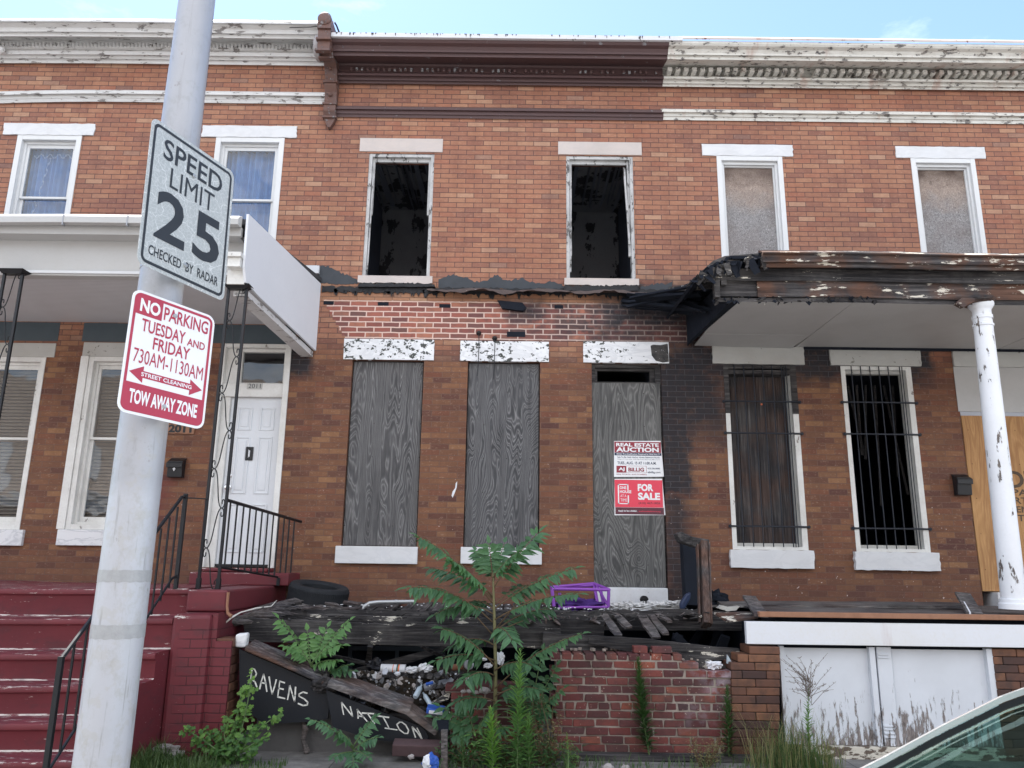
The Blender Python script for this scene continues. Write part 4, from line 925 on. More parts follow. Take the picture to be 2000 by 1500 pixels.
for o_, mt in ((U[4], 'osb1'), (U[5], 'osb2')):
    mb = MB(); i1 = frame_box(mb, o_, F - .012, F + .12, .065, .065, .065, .05); i2 = frame_box(mb, i1, F + .03, F + .12, .035, .03, .04, .03); i3 = frame_box(mb, i2, F + .065, F + .12, .018, .018, .02, .0)
    w_ = part(mb, 'boarded_window', M['white'], HR, bevel=.003)
    mb = MB(); mb.box(i3[0], i3[1], F + .09, F + .102, i3[2], i3[3]); part(mb, 'chipboard', M[mt], w_)
    rough_slab(w_, 'lintel', (o_[0] - .19, o_[1] + .15, o_[3] + .002, o_[3] + .172), F - .016, F + .05, M['lintel_white'], .007)
# barred ground-floor windows
for i, (o_, lr, sl) in enumerate(((W1, (1391, 1569, 678, 712), (1425, 1587, 1074, 1110)), (W2, (1620, 1796, 683, 715), (1667, 1831, 1078, 1114)))):
    g_ = painted('barred_window_paint', (.60, .61, .61), .0, dirt=.25)
    mb = MB(); i1 = frame_box(mb, o_, F - .006, F + .12, .055, .07, .045, .04); w_ = part(mb, 'barred_window', M['white_worn'], HR, bevel=.003)
    mb = MB(); i2 = frame_box(mb, i1, F + .06, F + .14, .018, .03, .04, .04); part(mb, 'inner_frame', M['lintel_grey'], w_, bevel=.002)
    if i == 0:
        mb = MB(); n = 6
        for k in range(n):
            a = i2[0] + (i2[1] - i2[0]) * k / n; mb.box(a + .002, a + (i2[1] - i2[0]) / n - .003, F + .145 + ru(0, .006), F + .17, i2[2], i2[3])
        part(mb, 'board_panel', M['brownboard'], w_)
        mb = MB(); q = P(1487, 790, F + .145); mb.lathe(q, (0, -1, 0), [(.012, 0), (.012, .012)], 8); part(mb, 'lock', M['orange'], w_)
        mb = MB(); frame_box(mb, [o_[0] - .003, o_[1] + .003, o_[3] - .62, o_[3]], F - .0095, F + .0, .061, .076, .06, 0); mb.box(i1[0] - .002, i1[1] + .002, F - .008, F + .143, i1[3] - .07, i1[3] - .0); part(mb, 'scorched_casing', M['char'], w_)
    mb = MB()
    hx = [P(0, py, F - .02).z if False else P((lr[0] + lr[1]) / 2, py, F - .02).z for py in ((784, 846, 1028) if i == 0 else (786, 848, 1032))]
    for z in hx: mb.tube([(o_[0] - .02, F - .02, z), (o_[1] + .02, F - .02, z)], .011, 6); [mb.lathe((xx, F, z), (0, -1, 0), [(.02, 0), (.02, .02)], 8) for xx in (o_[0] - .02, o_[1] + .02)]
    for k in range(6):
        x = i2[0] + .02 + (i2[1] - i2[0] - .02) * (k + .3) / 6
        if k < 5 or i == 0: mb.tube([(x, F - .02, hx[2] - .24), (x, F - .02, i1[3] + .04)], .007, 6)
    for k in (0, 1): x = i1[1] - .055 - .03 * k; mb.tube([(x, F - .025, hx[2] - .24), (x, F - .025, i1[3] + .04)], .006, 6)
    part(mb, 'security_bars', M['ironblue'], w_)
    r = R4(*lr); rough_slab(w_, 'lintel', (r[0], r[1], r[2], r[3]), F - .03, F + .04, M['lintel_grey'], .005)
    r = R4(*sl); rough_slab(w_, 'sill', (r[0], r[1], r[2], o_[2] - .002), F - .06, F + .15, M['lintel_white'], .008)
mb = MB()                                                    # curtain rag and shelf inside the second window
for k in range(9): mb.bar((W2[0] + .1 + .12 * k, F + .6, W2[3] - .1), (W2[0] + .3 + .1 * k + ru(-.2, .2), F + .8, W2[3] - .9 - ru(0, .8)), .03, .01)
part(mb, 'hanging_debris', M['char'], HR)
dr = thing('boarded_doorway', None, None); dr.parent = HR; dr.location = Vector((DR[0], F, DR[2])) - HR.location
zp1 = P(1900, 804).z; zp0 = P(1900, 812).z; zpb = P(1945, 1155).z
mb = MB(); mb.box(DR[0] - .02, DR[1], F - .01, F + .015, zp1, DR[3]); part(mb, 'transom_panel', M['ceil_r'], dr)
mb = MB(); mb.box(DR[0], DR[1], F - .004, F + .05, zp0, zp1 - .002); part(mb, 'metal_channel', M['greyp'], dr)
px_ = [DR[0] + .005, DR[0] + .44, DR[1] + .4]
pb = slab(dr, 'pine_plywood', (DR[0] + .004, DR[1] - .004, zpb, zp0 - .002), F - .012, F + .004, M['pine'], .001)
st = (P(1940, 1170).x, DR[1] + .2, DR[2] - .02, zpb - .01); slab(dr, 'step', st, F - .1, F + .2, M['lintel_white'])
for s, x0, y0, x1, y1 in (('OT', 1962, 953, 2030, 920), ('PASS', 1978, 968, 2030, 956), ('RTER', 1982, 984, 2034, 972), ('EN', 1986, 1001, 2008, 989), ('TED', 1989, 1018, 2026, 1006)):
    a = P(x0, y0, F - .014); b = P(x1, y1, F - .014); text(pb, 'stencil', s, plain('stencil_ink', (.10, .07, .05), .9), (a.x, F - .0145, a.z), (1, 0, 0), (0, 0, 1), b.x - a.x, b.z - a.z, .02)
r = R4(1860, 2100, 686, 718); rough_slab(dr, 'lintel', tuple(r), F - .03, F + .04, M['lintel_grey'], .006)
mb = MB(); r = (P(1590, 1, F).x, 3); mb.profile(P(1568, 684).x, XRE, pz(1700, [(F - .05, 674), (F - .05, 684), (F, 684), (F, 674)])); part(mb, 'wall_trim', M['soot_shade'], HR)
# porch roof of the right house
QY = 7.55
zcR = .5 * (P(1600, 680, F).z + P(1650, 590, QY + .12).z)
xa = P(1356, 668, F - .05).x; xb_ = P(1425, 592, QY + .15).x
seam1, seam2 = P(1551, 673, F).x, P(1946, 679, F).x
def board(x0, x1, xx0=None, j=0):
    mb = MB(); a0 = xx0 if xx0 is not None else x0
    mb.hexa([(a0, QY + .13, zcR + j), (a0, QY + .13, zcR + .015 + j), (x0, F - .004, zcR), (x0, F - .004, zcR + .015), (x1, QY + .13, zcR), (x1, QY + .13, zcR + .015), (x1, F - .004, zcR), (x1, F - .004, zcR + .015)])
    return mb
ym = F - .55
mb = MB(); mb.prism([(xb_, QY + .13, zcR), (seam1 + .0, QY + .13, zcR), (seam1 - .004, ym, zcR), (xa + (xb_ - xa) * .30, ym, zcR)], (0, 0, .015)); part(mb, 'ceiling_board', M['ceil_r'], HR)
mb = MB(); mb.prism([(xa + (xb_ - xa) * .26, ym + .006, zcR - .002), (seam1 - .004, ym + .006, zcR - .002), (seam1 - .05, F - .03, zcR - .02), (xa, F - .05, zcR - .004)], (0, 0, .012)); part(mb, 'ceiling_board', M['ceil_r'], HR)
for x0, x1 in ((seam1 + .004, seam2 - .006), (seam2 + .006, XRE)): part(board(x0, x1), 'ceiling_board', M['ceil_r'], HR)
mb = MB(); mb.box(xa + .05, XRE, QY + .2, F - .005, zcR + .02, zcR + .06); mb.hexa([(xa - .10, F - .15, zcR + .0), (xa - .10, F - .15, zcR + .35), (xa - .08, F - .005, zcR), (xa - .08, F - .005, zcR + .45), (xb_ + .0, QY + .1, zcR - .01), (xb_ + .0, QY + .1, zcR + .3), (xb_ + .1, QY + .12, zcR), (xb_ + .1, QY + .12, zcR + .3)])
part(mb, 'roof_joist', M['soot_shade'], HR)
pq = lambda px, lst: [(Y, P(px, py, Y).z) for Y, py in lst]
x0 = P(1488, 505, QY - .1).x
bw = lambda x: -.012 + .006 * math.sin(x * 2.3)
mb = MB(); mb.profile(x0, XRE, pq(1700, [(QY - .02, 524), (QY - .08, 522), (QY - .085, 514), (QY - .12, 511), (QY - .12, 498), (QY - .15, 494), (QY - .15, 492), (QY - .0, 489)]), bw, 20); part(mb, 'scorched_gutter', M['char_edge'], HR)
x1 = P(1395, 520, QY).x
mb = MB(); mb.profile(x1 + .0, XRE, pq(1700, [(QY + .01, 543), (QY + .008, 525), (QY + .06, 525), (QY + .06, 543)]), bw, 20); mb.profile(x1, XRE, pq(1700, [(QY + .0, 549), (QY - .02, 548), (QY - .02, 541), (QY + .06, 541), (QY + .06, 549)]), bw, 20); part(mb, 'roof_beam', M['char_x'], HR)
mb = MB(); mb.profile(P(1480, 560, QY).x, XRE, pq(1700, [(QY + .012, 580), (QY + .01, 549), (QY + .055, 549), (QY + .055, 580)]), bw, 20); part(mb, 'scorched_frieze', M['char_brown'], HR)
mb = MB(); mb.profile(x1 + .02, XRE, pq(1700, [(QY + .03, 590), (QY + .03, 579), (QY + .12, 579), (QY + .12, 590)]), bw, 10); mb.profile(x1, P(1482, 560, QY).x, pq(1700, [(QY + .03, 585), (QY + .03, 549), (QY + .05, 549), (QY + .05, 585)])); part(mb, 'charred_beam', M['char'], HR)
for px, py0, py1 in ((1411, 516, 556), (1399, 548, 580)):
    a = P(px, py0, QY - .02); b = P(px, py1, QY - .02); mb = MB(); mb.box(a.x - .025, a.x + .03, QY - .03, QY + .05, b.z, a.z, .006); part(mb, 'charred_stud', M['char_x'], HR)
# roof skin curling down at the burned end
mb = MB(); prev = None; n = 16
zr = P(1700, 489, QY - .1).z
for i in range(n + 1):
    t = i / n; px = 1352 + 60 * t ** .8 * 1.3; yt_ = 549 - 50 * t ** .55 + ru(-3, 3)
    a = P(px, yt_, QY - .08 + ru(-.03, .03)); b = Vector((a.x + .1, F - .03, a.z + .22))
    if prev: mb.face([prev[0], a, b, prev[1]])
    prev = (a, b)
mb.face([prev[0], (XRE, QY - .14, zr), (XRE, F - .004, zr + .22), prev[1]])
o = part(mb, 'roof_felt', M['soot_shade'], HR, fix=False); sm = o.modifiers.new('t', 'SOLIDIFY'); sm.thickness = .03; sm.offset = -1
mb = MB(); mb.prism([P(1352, 549, QY - .05), P(1372, 528, QY - .05), P(1392, 510, QY - .05), P(1415, 500, QY - .05), P(1490, 494, QY - .05), P(1490, 500, QY - .05), P(1415, 512, QY - .05), P(1400, 540, QY - .05), P(1394, 549, QY - .05)], (0, .04, 0)); part(mb, 'curled_edge', M['char'], HR)
mb = MB()
for k in range(44):                                          # torn, charred layers at the burned end of the roof
    t = rnd(); a = P(1354 + 150 * t, 547 - 52 * t ** .6 + ru(-3, 5), QY - .07 - ru(0, .06)); b = a + Vector((ru(-.10, .12), ru(-.04, .06), ru(-.14, -.02))); mb.cur = random.choice((0, 1)); mb.bar(a, b, ru(.02, .10), ru(.005, .015), (0, ru(-1, 1), ru(.2, 1)), ru(.2, .8))
for k in range(60):
    px = ru(1390, 1720); a = P(px, ru(578, 590), QY + ru(-.01, .05)); b = a + Vector((ru(-.05, .05), ru(-.02, .03), -ru(.01, .05))); mb.cur = random.choice((0, 1)); mb.bar(a, b, ru(.01, .06), ru(.004, .01), (0, ru(-1, 1), ru(.2, 1)), ru(.1, .6))
o = part(mb, 'torn_layers', [M['soot_shade'], M['char_x']], HR); o['kind'] = 'stuff'
mb = MB(); mb.prism([P(1394, 545, QY + .1), P(1394, 592, QY + .1), P(1425, 592, QY + .1), P(1500, 580, QY + .1), P(1500, 495, QY + .1), P(1405, 512, QY + .1)], (0, .03, 0)); part(mb, 'charred_backing', M['soot_shade'], HR)
# burnt debris bridging to the middle house
mb = MB()
for k in range(30):
    a = P(ru(1215, 1300), ru(572, 600), F - ru(.02, .3)); b = P(ru(1340, 1400), ru(552, 612), F - ru(.2, 1.2)); mb.bar(a, b, ru(.02, .09), ru(.01, .04), up=(0, .4, 1))
mb.prism([P(1240, 588, F - .1), P(1300, 570, F - .25), P(1330, 562, F - .5), P(1395, 545, F - .9), P(1398, 600, F - .8), P(1380, 622, F - .5), P(1345, 612, F - .3), P(1290, 604, F - .15)], (0, .06, 0))
for k in range(16): mb.tube([P(ru(1240, 1330), ru(580, 604), F - ru(.02, .2)), P(ru(1260, 1340), ru(584, 612), F - ru(.05, .3))], ru(.006, .02), 5)
part(mb, 'burnt_roof_wreck', M['soot_shade'], HR)
mb = MB(); mb.bar(P(1308, 566, F - .6), P(1395, 558, F - 1.3), .05, .06); mb.bar(P(1240, 590, F - .2), P(1340, 580, F - .6), .03, .012); mb.bar(P(1260, 578, F - .2), P(1330, 574, F - .5), .02, .012); part(mb, 'burnt_plank', M['char_x'], HR)
# white porch column
cb, ct = P(1976, 1190, 7.62), P(1910, 596, 7.62)
cxm = (cb.x + ct.x) / 2
mb = MB(); Hc = ct.z - cb.z
prof = [(.135, 0), (.135, .05), (.122, .06), (.122, .09), (.108, .10)]
for k in range(13): t = k / 12; prof.append((.108 - .018 * t ** 1.6, .10 + (Hc - .34) * t))
prof += [(.100, Hc - .235), (.100, Hc - .215), (.090, Hc - .205), (.090, Hc - .16), (.098, Hc - .155), (.098, Hc - .12), (.088, Hc - .115), (.088, Hc - .06), (.095, Hc - .05), (.12, Hc - .01), (.12, Hc + .02)]
mb.lathe((cxm, 7.62, cb.z), (ct.x - cxm - (cb.x - cxm), 0, Hc), prof, 32)
colm = part(mb, 'porch_column', M['column'], HR, smooth='auto')
mb = MB(); zc_ = P(1910, 592, 7.62).z
for k, (r_, h0, h1) in enumerate(((.17, .0, .035), (.14, -.02, .0))): mb.lathe((ct.x, 7.62, zc_), (0, 0, 1), [(r_ * .9, h0), (r_, (h0 + h1) / 2), (r_, h1)], 10)
mb.prism([P(1868, 592, 7.5), P(1880, 580, 7.5), P(1905, 576, 7.5), P(1905, 588, 7.5), P(1882, 600, 7.5)], (0, .06, 0))
part(mb, 'column_cap', M['char_edge'], colm)
# deck, fascia, basement front of the right house
zdk = P(1700, 1203, 7.5).z
mb = MB(); n = 9
for k in range(n):
    y = 7.52 + (F - 7.54) * k / n; y1 = 7.52 + (F - 7.54) * (k + 1) / n - .006
    mb.hexa([(XR + .55 + ru(-.25, .1) - (.3 if k > 5 else 0), y, zdk), (XR + .5 + ru(-.25, .1), y, zdk + .024), (XR + .5, y1, zdk + .005), (XR + .5, y1, zdk + .026), (XRE, y, zdk), (XRE, y, zdk + .024), (XRE, y1, zdk), (XRE, y1, zdk + .024)])
part(mb, 'porch_deck', M['deckwood'], HR)
mb = MB(); mb.box(P(1482, 1205, 7.48).x, XRE, 7.46, 7.519, zdk - .02, zdk + .028); part(mb, 'deck_edge', M['rustwood'], HR, bevel=.006)
r = R4(1457, 2100, 1217, 1261, 7.46); mb = MB(); mb.box(r[0], XRE, 7.44, 7.50, P(1700, 1261, 7.44).z, P(1700, 1217, 7.44).z); part(mb, 'white_fascia', M['fascia'], HR, bevel=.003)
zpt, zpbm = P(1700, 1263, 7.55).z, P(1620, 1455, 7.55).z
gx = lambda px, py=1360, Y=7.55: P(px, py, Y).x
mb = MB(); mb.box(gx(1530), gx(1707), 7.56, 7.58, zpbm, zpt - .02); part(mb, 'basement_panel', M['panel'], HR)
mb = MB(); mb.box(gx(1750), gx(1935), 7.56, 7.58, zpbm, zpt - .02); part(mb, 'basement_panel', M['panel'], HR)
for xa_, xb2, ya2, yb2 in ((1526, 1535, 7.52, 7.56), (1702, 1713, 7.51, 7.57), (1718, 1747, 7.53, 7.57), (1932, 1946, 7.51, 7.57)): mb = MB(); mb.box(gx(xa_), gx(xb2), ya2, yb2, zpbm, zpt); part(mb, 'panel_stile', M['panel'], HR, bevel=.003)
for py in (1278, 1284, 1418, 1424, 1432, 1440): mb = MB(); z = P(1730, py, 7.53).z; mb.box(gx(1718.5), gx(1740), 7.518, 7.529, z - .007, z + .007); part(mb, 'panel_fillet', M['panel'], HR, bevel=.003)
mb = MB(); mb.box(gx(1560), gx(1960), 7.50, 7.58, P(1640, 1484, 7.5).z, zpbm - .003); part(mb, 'peeling_sill_board', M['peel_board'], HR, bevel=.003)
mb = MB(); mb.box(gx(1500), XRE, 7.60, F - .01, -.02, zdk - .03); part(mb, 'underporch_shade_block', M['soot_shade'], HR)  # solid black block stands in for the shade beneath the deck
def brick_pile(rects, yf, depth, name, mat, parent, bl=.215, bh=.058, jt=.0115, jit=.004, seed=1, joint=None, header=(), chip=.0):
    """rects: list of (x0, x1, ztop) per course, top to bottom"""
    random.seed(seed); mb = MB(); jb = MB(); z = rects[0][2]
    for k, (x0, x1) in enumerate([(a, b) for a, b, _ in rects]):
        zt = rects[0][2] - k * (bh + jt); x = x0 - (0 if k % 2 else 0); first = True
        L0 = bl / 2 if k in header else bl
        if k % 2 and k not in header: x_b = x0 + bl / 2 + ru(-.03, .03); xs = [x0, x_b]
        else: xs = [x0]
        while xs[-1] < x1 - L0 * .4: xs.append(xs[-1] + L0 * (ru(.94, 1.05)) if jit > .002 else xs[-1] + L0)
        xs[-1] = x1
        for a, b in zip(xs, xs[1:]):
            mb.tone = rnd(); j = jit
            yo = ru(-j, j * .5) * 1.5
            p = [(a + jt / 2 + ru(-j, j), y, zt - bh * (1 - q) + ru(-j, j) * .5) if s == 0 else (b - jt / 2 + ru(-j, j), y, zt - bh * (1 - q) + ru(-j, j) * .5) for s in (0, 1) for y in (yf + yo, yf + depth) for q in (0, 1)]
            mb.hexa(p)
        jb.box(x0 + .006, x1 - .006, yf + .010, yf + depth - .01, zt - bh - jt, zt - .002 if k else zt - .02)
    o = part(mb, name, mat, parent, bevel=.006)
    part(jb, 'mortar_joints', joint or M['mortar'], parent)
    return o
zpr = P(1490, 1263, 7.42).z
rows = []
edges = [1463, 1441, 1427] + [1428] * 14
mbx = lambda px, py: P(px, py, 7.42).x
for k in range(16):
    py = 1270 + k * 14.5; rows.append((mbx(edges[k], py) + (0 if k > 2 else 0), mbx(1524 - k * .2, py), zpr))
brick_pile(rows, 7.42, .3, 'brick_pier', M['pierbrick'], HR, .222, .066, .005, .0012, 5, M['blackjoint'])
rows = [(mbx(1948, 1270) , XRE, zpr)] * 17
brick_pile(rows, 7.50, .2, 'brick_pier', M['pierbrick'], HR, .222, .066, .005, .0012, 6, M['blackjoint'])
# ---------------------------------------------------------------- posters on the plywood door
random.seed(21)
Yp = F + .022
def on_board(name, label, l, r_, t_, b_, mat):
    X0, X1, Z0, Z1 = R4(l, r_, t_, b_, Yp)
    o = thing(name, label, 'poster', (X0, Yp, Z0))
    mb = MB(); sk = (X1 - X0) * .03
    mb.prism([(X0 + sk, Yp, Z1), (X1 - .01, Yp, Z1 + .01), (X1 + sk, Yp, Z0 + .01), (X0 + .01, Yp, Z0)], (0, .004, 0))
    return o, X0, X1, Z0, Z1, mb
o, X0, X1, Z0, Z1, mb = on_board('auction_poster', 'white auction poster with dark red header on the plywood door, above the coral poster', 1197, 1293, 862, 932, None)
o2 = part(mb, 'poster_sheet', M['signwhite'], o)
W_, H_ = X1 - X0, Z1 - Z0
def fr(fx, fz): return (X0 + W_ * fx, Yp - .0015, Z0 + H_ * fz)
def strip(par, name, fx0, fx1, fz0, fz1, mat, y=.0008):
    a, b = fr(fx0, fz0), fr(fx1, fz1); m_ = MB(); m_.box(a[0], b[0], Yp - y, Yp - .0002, a[2], b[2]); return part(m_, name, mat, par)
def tx(par, s, mat, fx0, fz0, fx1, fz1, bold=.02, y=.0018):
    a, b = fr(fx0, fz0), fr(fx1, fz1); return text(par, 'lettering', s, mat, (a[0], Yp - y, a[2]), (1, 0, 0), (0, 0, 1), b[0] - a[0], b[2] - a[2], bold)
strip(o2, 'header', .035, .985, .68, .985, M['maroon']); strip(o2, 'band', .035, .99, .60, .675, M['navy'])
tx(o2, 'REAL ESTATE', M['signwhite'], .07, .85, .94, .95, .035); tx(o2, 'AUCTION', M['signwhite'], .07, .70, .94, .83, .04)
tx(o2, 'Bidder Pre-Qualification Required by Wed Aug. 9', M['signwhite'], .08, .61, .95, .66, .02)
tx(o2, 'Sale To Be Held: Harbor Hotels Baltimore North', M['navy'], .09, .53, .95, .575, .01); tx(o2, 'Village of Cross Keys, 5100 Falls Road, Baltimore, MD 21210', M['greyp'], .09, .47, .95, .51, .005)
tx(o2, 'TUES., AUG. 15 AT 11:00 A.M.', M['navy'], .09, .34, .88, .43, .02)
strip(o2, 'logo_block', .07, .27, .12, .31, M['maroon']); tx(o2, 'AJ', M['signwhite'], .11, .155, .235, .265, .04); tx(o2, 'BILLIG', M['maroon'], .31, .155, .63, .265, .035)
for q in ((.27, .68, .305, .312), (.27, .68, .118, .125), (.674, .68, .118, .312)): strip(o2, 'logo_frame', *q, M['maroon'])
tx(o2, '410-296-8440', M['navy'], .70, .22, .95, .27, .01); tx(o2, 'ajbillig.com', M['navy'], .70, .10, .96, .17, .01); tx(o2, 'REAL ESTATE | AUCTIONEERS', M['maroon'], .07, .05, .68, .09, .01)
o, X0, X1, Z0, Z1, mb = on_board('sale_poster', 'coral red sale poster on the grey plywood door, below the auction poster', 1198, 1296, 936, 1007, None)
W_, H_ = X1 - X0, Z1 - Z0
o2 = part(mb, 'poster_sheet', M['signwhite'], o)
strip(o2, 'red_field', .03, .985, .225, .98, M['coral']); strip(o2, 'footer', .035, 1.0, .03, .22, M['darkmaroon'])
tx(o2, 'FOR', M['signwhite'], .49, .67, .80, .87, .045); tx(o2, 'SALE', M['signwhite'], .49, .43, .93, .63, .045); tx(o2, '(410) 467-1826', M['darkmaroon'], .50, .30, .93, .37, .015)
for q in ((.09, .115, .31, .86), (.09, .30, .835, .86), (.09, .31, .31, .335), (.28, .305, .70, .86), (.285, .31, .31, .55)): strip(o2, 'logo_frame', *q, M['signwhite'], .0012)
tx(o2, 'ONE', M['signwhite'], .13, .72, .26, .80, .03); tx(o2, 'HOUSE', M['signwhite'], .13, .61, .36, .69, .03); tx(o2, 'AT A', M['signwhite'], .14, .50, .26, .57, .0); tx(o2, 'TIME', M['signwhite'], .14, .38, .27, .46, .0)
tx(o2, 'Apply to be a bidder.', M['signwhite'], .09, .09, .47, .15, .02); tx(o2, 'onehousebaltimore.org', M['coral'], .50, .09, .93, .14, .01)

# ---------------------------------------------------------------- pole and signs
pb_ = P(197, 1500, 3.73); pt_ = P(385, 0, 3.73)
slope = (pt_.x - pb_.x) / (pt_.z - pb_.z)
lp = thing('street_light_pole', 'thick pale painted steel pole at the kerb carrying two traffic signs', 'pole', (pb_.x - slope * pb_.z, 3.73, 0))
mb = MB(); X = lambda z: pb_.x + slope * (z - pb_.z)
pts = [(X(z), 3.73, z) for z in (-.0, .8, 1.6, 2.6, 3.6, 4.6, 5.2, 6.5)]
mb.tube(pts, [.119, .117, .114, .110, .104, .096, .090, .085], 40); part(mb, 'pole_shaft', M['pole'], lp, smooth='auto')
mb = MB(); mb.lathe((X(0), 3.73, .0), (0, 0, 1), [(.17, 0), (.17, .03), (.14, .04), (.135, .12), (.12, .13)], 32); part(mb, 'base_collar', M['pole'], lp, smooth='auto')
for py0, py1 in ((1114, 1138), (1224, 1252)):
    a, b = P(245, py0, 3.56).z, P(245, py1, 3.56).z; mb = MB(); n = 48
    rr = .1155 if py0 < 1200 else .1165
    for k in range(n):
        q = [(X(z) + rr * math.cos(2 * math.pi * i / n), 3.73 + rr * math.sin(2 * math.pi * i / n), z + .0025 * math.sin(i * 1.9 + py0) * (1 if z == b else .5)) for i in (k, k + 1) for z in (a, b)]
        mb.face([q[0], q[2], q[3], q[1]])
    part(mb, 'tape_band', M['tape'], lp, fix=False)
def sign_frame(C, yaw, rl, pt):
    u = Vector((math.cos(yaw), math.sin(yaw), 0)); n = Vector((math.sin(yaw), -math.cos(yaw), 0)); k = Vector((0, 0, 1))
    u2 = u * math.cos(rl) + k * math.sin(rl); v2 = k * math.cos(rl) - u * math.sin(rl); v3 = v2 * math.cos(pt) + n * math.sin(pt)
    return Vector(C) + Vector((0, 0, CZ)), u2, v3, u2.cross(v3)
def rrect(w_, h_, r, n=6):
    o_ = []
    for cx, cy, a0 in ((w_ / 2 - r, h_ / 2 - r, 0), (-w_ / 2 + r, h_ / 2 - r, 90), (-w_ / 2 + r, -h_ / 2 + r, 180), (w_ / 2 - r, -h_ / 2 + r, 270)):
        for k in range(n + 1):
            a = math.radians(a0 + 90 * k / n); o_.append((cx + r * math.cos(a), cy + r * math.sin(a)))
    return o_
def sheet(par, name, pts, Fr, off, th, mat, hole=None):
    C, u, v, n = Fr; mb = MB()
    if hole:
        m_ = len(pts)
        for i in range(m_):
            a, b, c_, d_ = pts[i], pts[(i + 1) % m_], hole[(i + 1) % m_], hole[i]
            mb.face([C + u * q[0] + v * q[1] + n * off for q in (a, b, c_, d_)])
        return part(mb, name, mat, par, fix=False)
    mb.prism([C + u * q[0] + v * q[1] + n * off for q in pts], n * -th); return part(mb, name, mat, par)
def st(par, s, Fr, x0, y0, x1, y1, mat, bold=.02, off=.004):
    C, u, v, n = Fr; return text(par, 'lettering', s, mat, C + u * x0 + v * y0 + n * off, u, v, x1 - x0, y1 - y0, bold)
def bolts(par, Fr, ys):
    C, u, v, n = Fr
    for y in ys: mb = MB(); mb.lathe(C + v * y + n * .003, n, [(.011, 0), (.011, .003), (.007, .004), (.006, .008)], 10); part(mb, 'bolt', M['alu'], par, smooth='auto')
    mb = MB()
    for y in ys:
        a = C + v * y - n * .004; b = Vector((X(a.z), 3.73, a.z)); mb.bar(a, a + (b - a) * .75, .05, .025)
        r_ = .108 if a.z < 3 else .104
        mb.lathe((X(a.z), 3.73, a.z), (0, 0, 1), [(r_ + .006, -.012), (r_ + .006, .012), (r_ - .02, .012), (r_ - .02, -.012)], 32, close=True)
    part(mb, 'mounting_bracket', M['alu'], par)
Fr = sign_frame((-1.68559398, 3.66423781, 1.7428069), 1.24075849, .01556506, -.01123032)
if (Fr[0] + Fr[3] - Vector((0, 0, CZ))).length > (Fr[0] - Vector((0, 0, CZ))).length: Fr = (Fr[0], Fr[1], Fr[2], -Fr[3])
sg = thing('speed_limit_sign', 'crazed grey-white speed limit 25 sign on the pale pole, the upper of two signs', 'sign', Fr[0] - Fr[2] * .38)
pl = sheet(sg, 'sign_plate', rrect(.61, .762, .04), Fr, .0, .003, M['crackle'])
sheet(pl, 'border', rrect(.575, .727, .035), Fr, .0012, 0, M['signblack'], hole=rrect(.545, .697, .022))
for s, a in (('SPEED', (-.215, .205, .215, .315)), ('LIMIT', (-.155, .075, .165, .18)), ('2', (-.225, -.215, -.020, .045)), ('5', (.035, -.215, .235, .045)), ('CHECKED  BY  RADAR', (-.245, -.315, .245, -.265))):
    st(pl, s, Fr, *a, M['signblack'], .0 if s == 'LIMIT' else .012 if len(s) > 1 else .022, .0015)
bolts(pl, Fr, (.21, -.285))
Fr = sign_frame((-1.6903574, 3.63933394, .95001474), .99500743, -.04654825, -.06575643)
if (Fr[0] + Fr[3] - Vector((0, 0, CZ))).length > (Fr[0] - Vector((0, 0, CZ))).length: Fr = (Fr[0], Fr[1], Fr[2], -Fr[3])
sg = thing('parking_sign', 'red and white no parking sign, the lower of two signs on the pole', 'sign', Fr[0] - Fr[2] * .3)
pl = sheet(sg, 'sign_plate', rrect(.457, .61, .045), Fr, .0, .003, M['signwhite'])
sheet(pl, 'border', rrect(.432, .585, .035), Fr, .0012, 0, M['signred'], hole=rrect(.405, .558, .022))
R_ = M['signred']; W_s = M['signwhite']
def rc(x0, y0, x1, y1): return [(x0, y0), (x1, y0), (x1, y1), (x0, y1)]
sheet(pl, 'red_block', rc(-.203, .185, -.068, .28), Fr, .0014, .001, R_)
sheet(pl, 'red_footer', rc(-.203, -.28, .203, -.155), Fr, .0014, .001, R_)
st(pl, 'NO', Fr, -.185, .200, -.080, .268, W_s, .035, .0022)
for s, a in (('PARKING', (-.058, .195, .192, .265)), ('TUESDAY', (-.165, .105, .070, .170)), ('AND', (.083, .105, .185, .145)), ('FRIDAY', (-.095, .030, .105, .092)), ('730AM-1130AM', (-.185, -.055, .190, .015))):
    st(pl, s, Fr, *a, R_, .014 if 'M' not in s else 0, .0016)
sheet(pl, 'arrow', [(-.195, -.105), (-.125, -.065), (-.125, -.088), (.125, -.088), (.125, -.065), (.195, -.105), (.125, -.147), (.125, -.122), (-.125, -.122), (-.125, -.147)], Fr, .0014, .001, R_)
st(pl, 'STREET CLEANING', Fr, -.135, -.115, .135, -.095, W_s, .02, .0022)
st(pl, 'TOW AWAY ZONE', Fr, -.180, -.255, .180, -.185, W_s, .035, .0022)
bolts(pl, Fr, (.235, -.235))

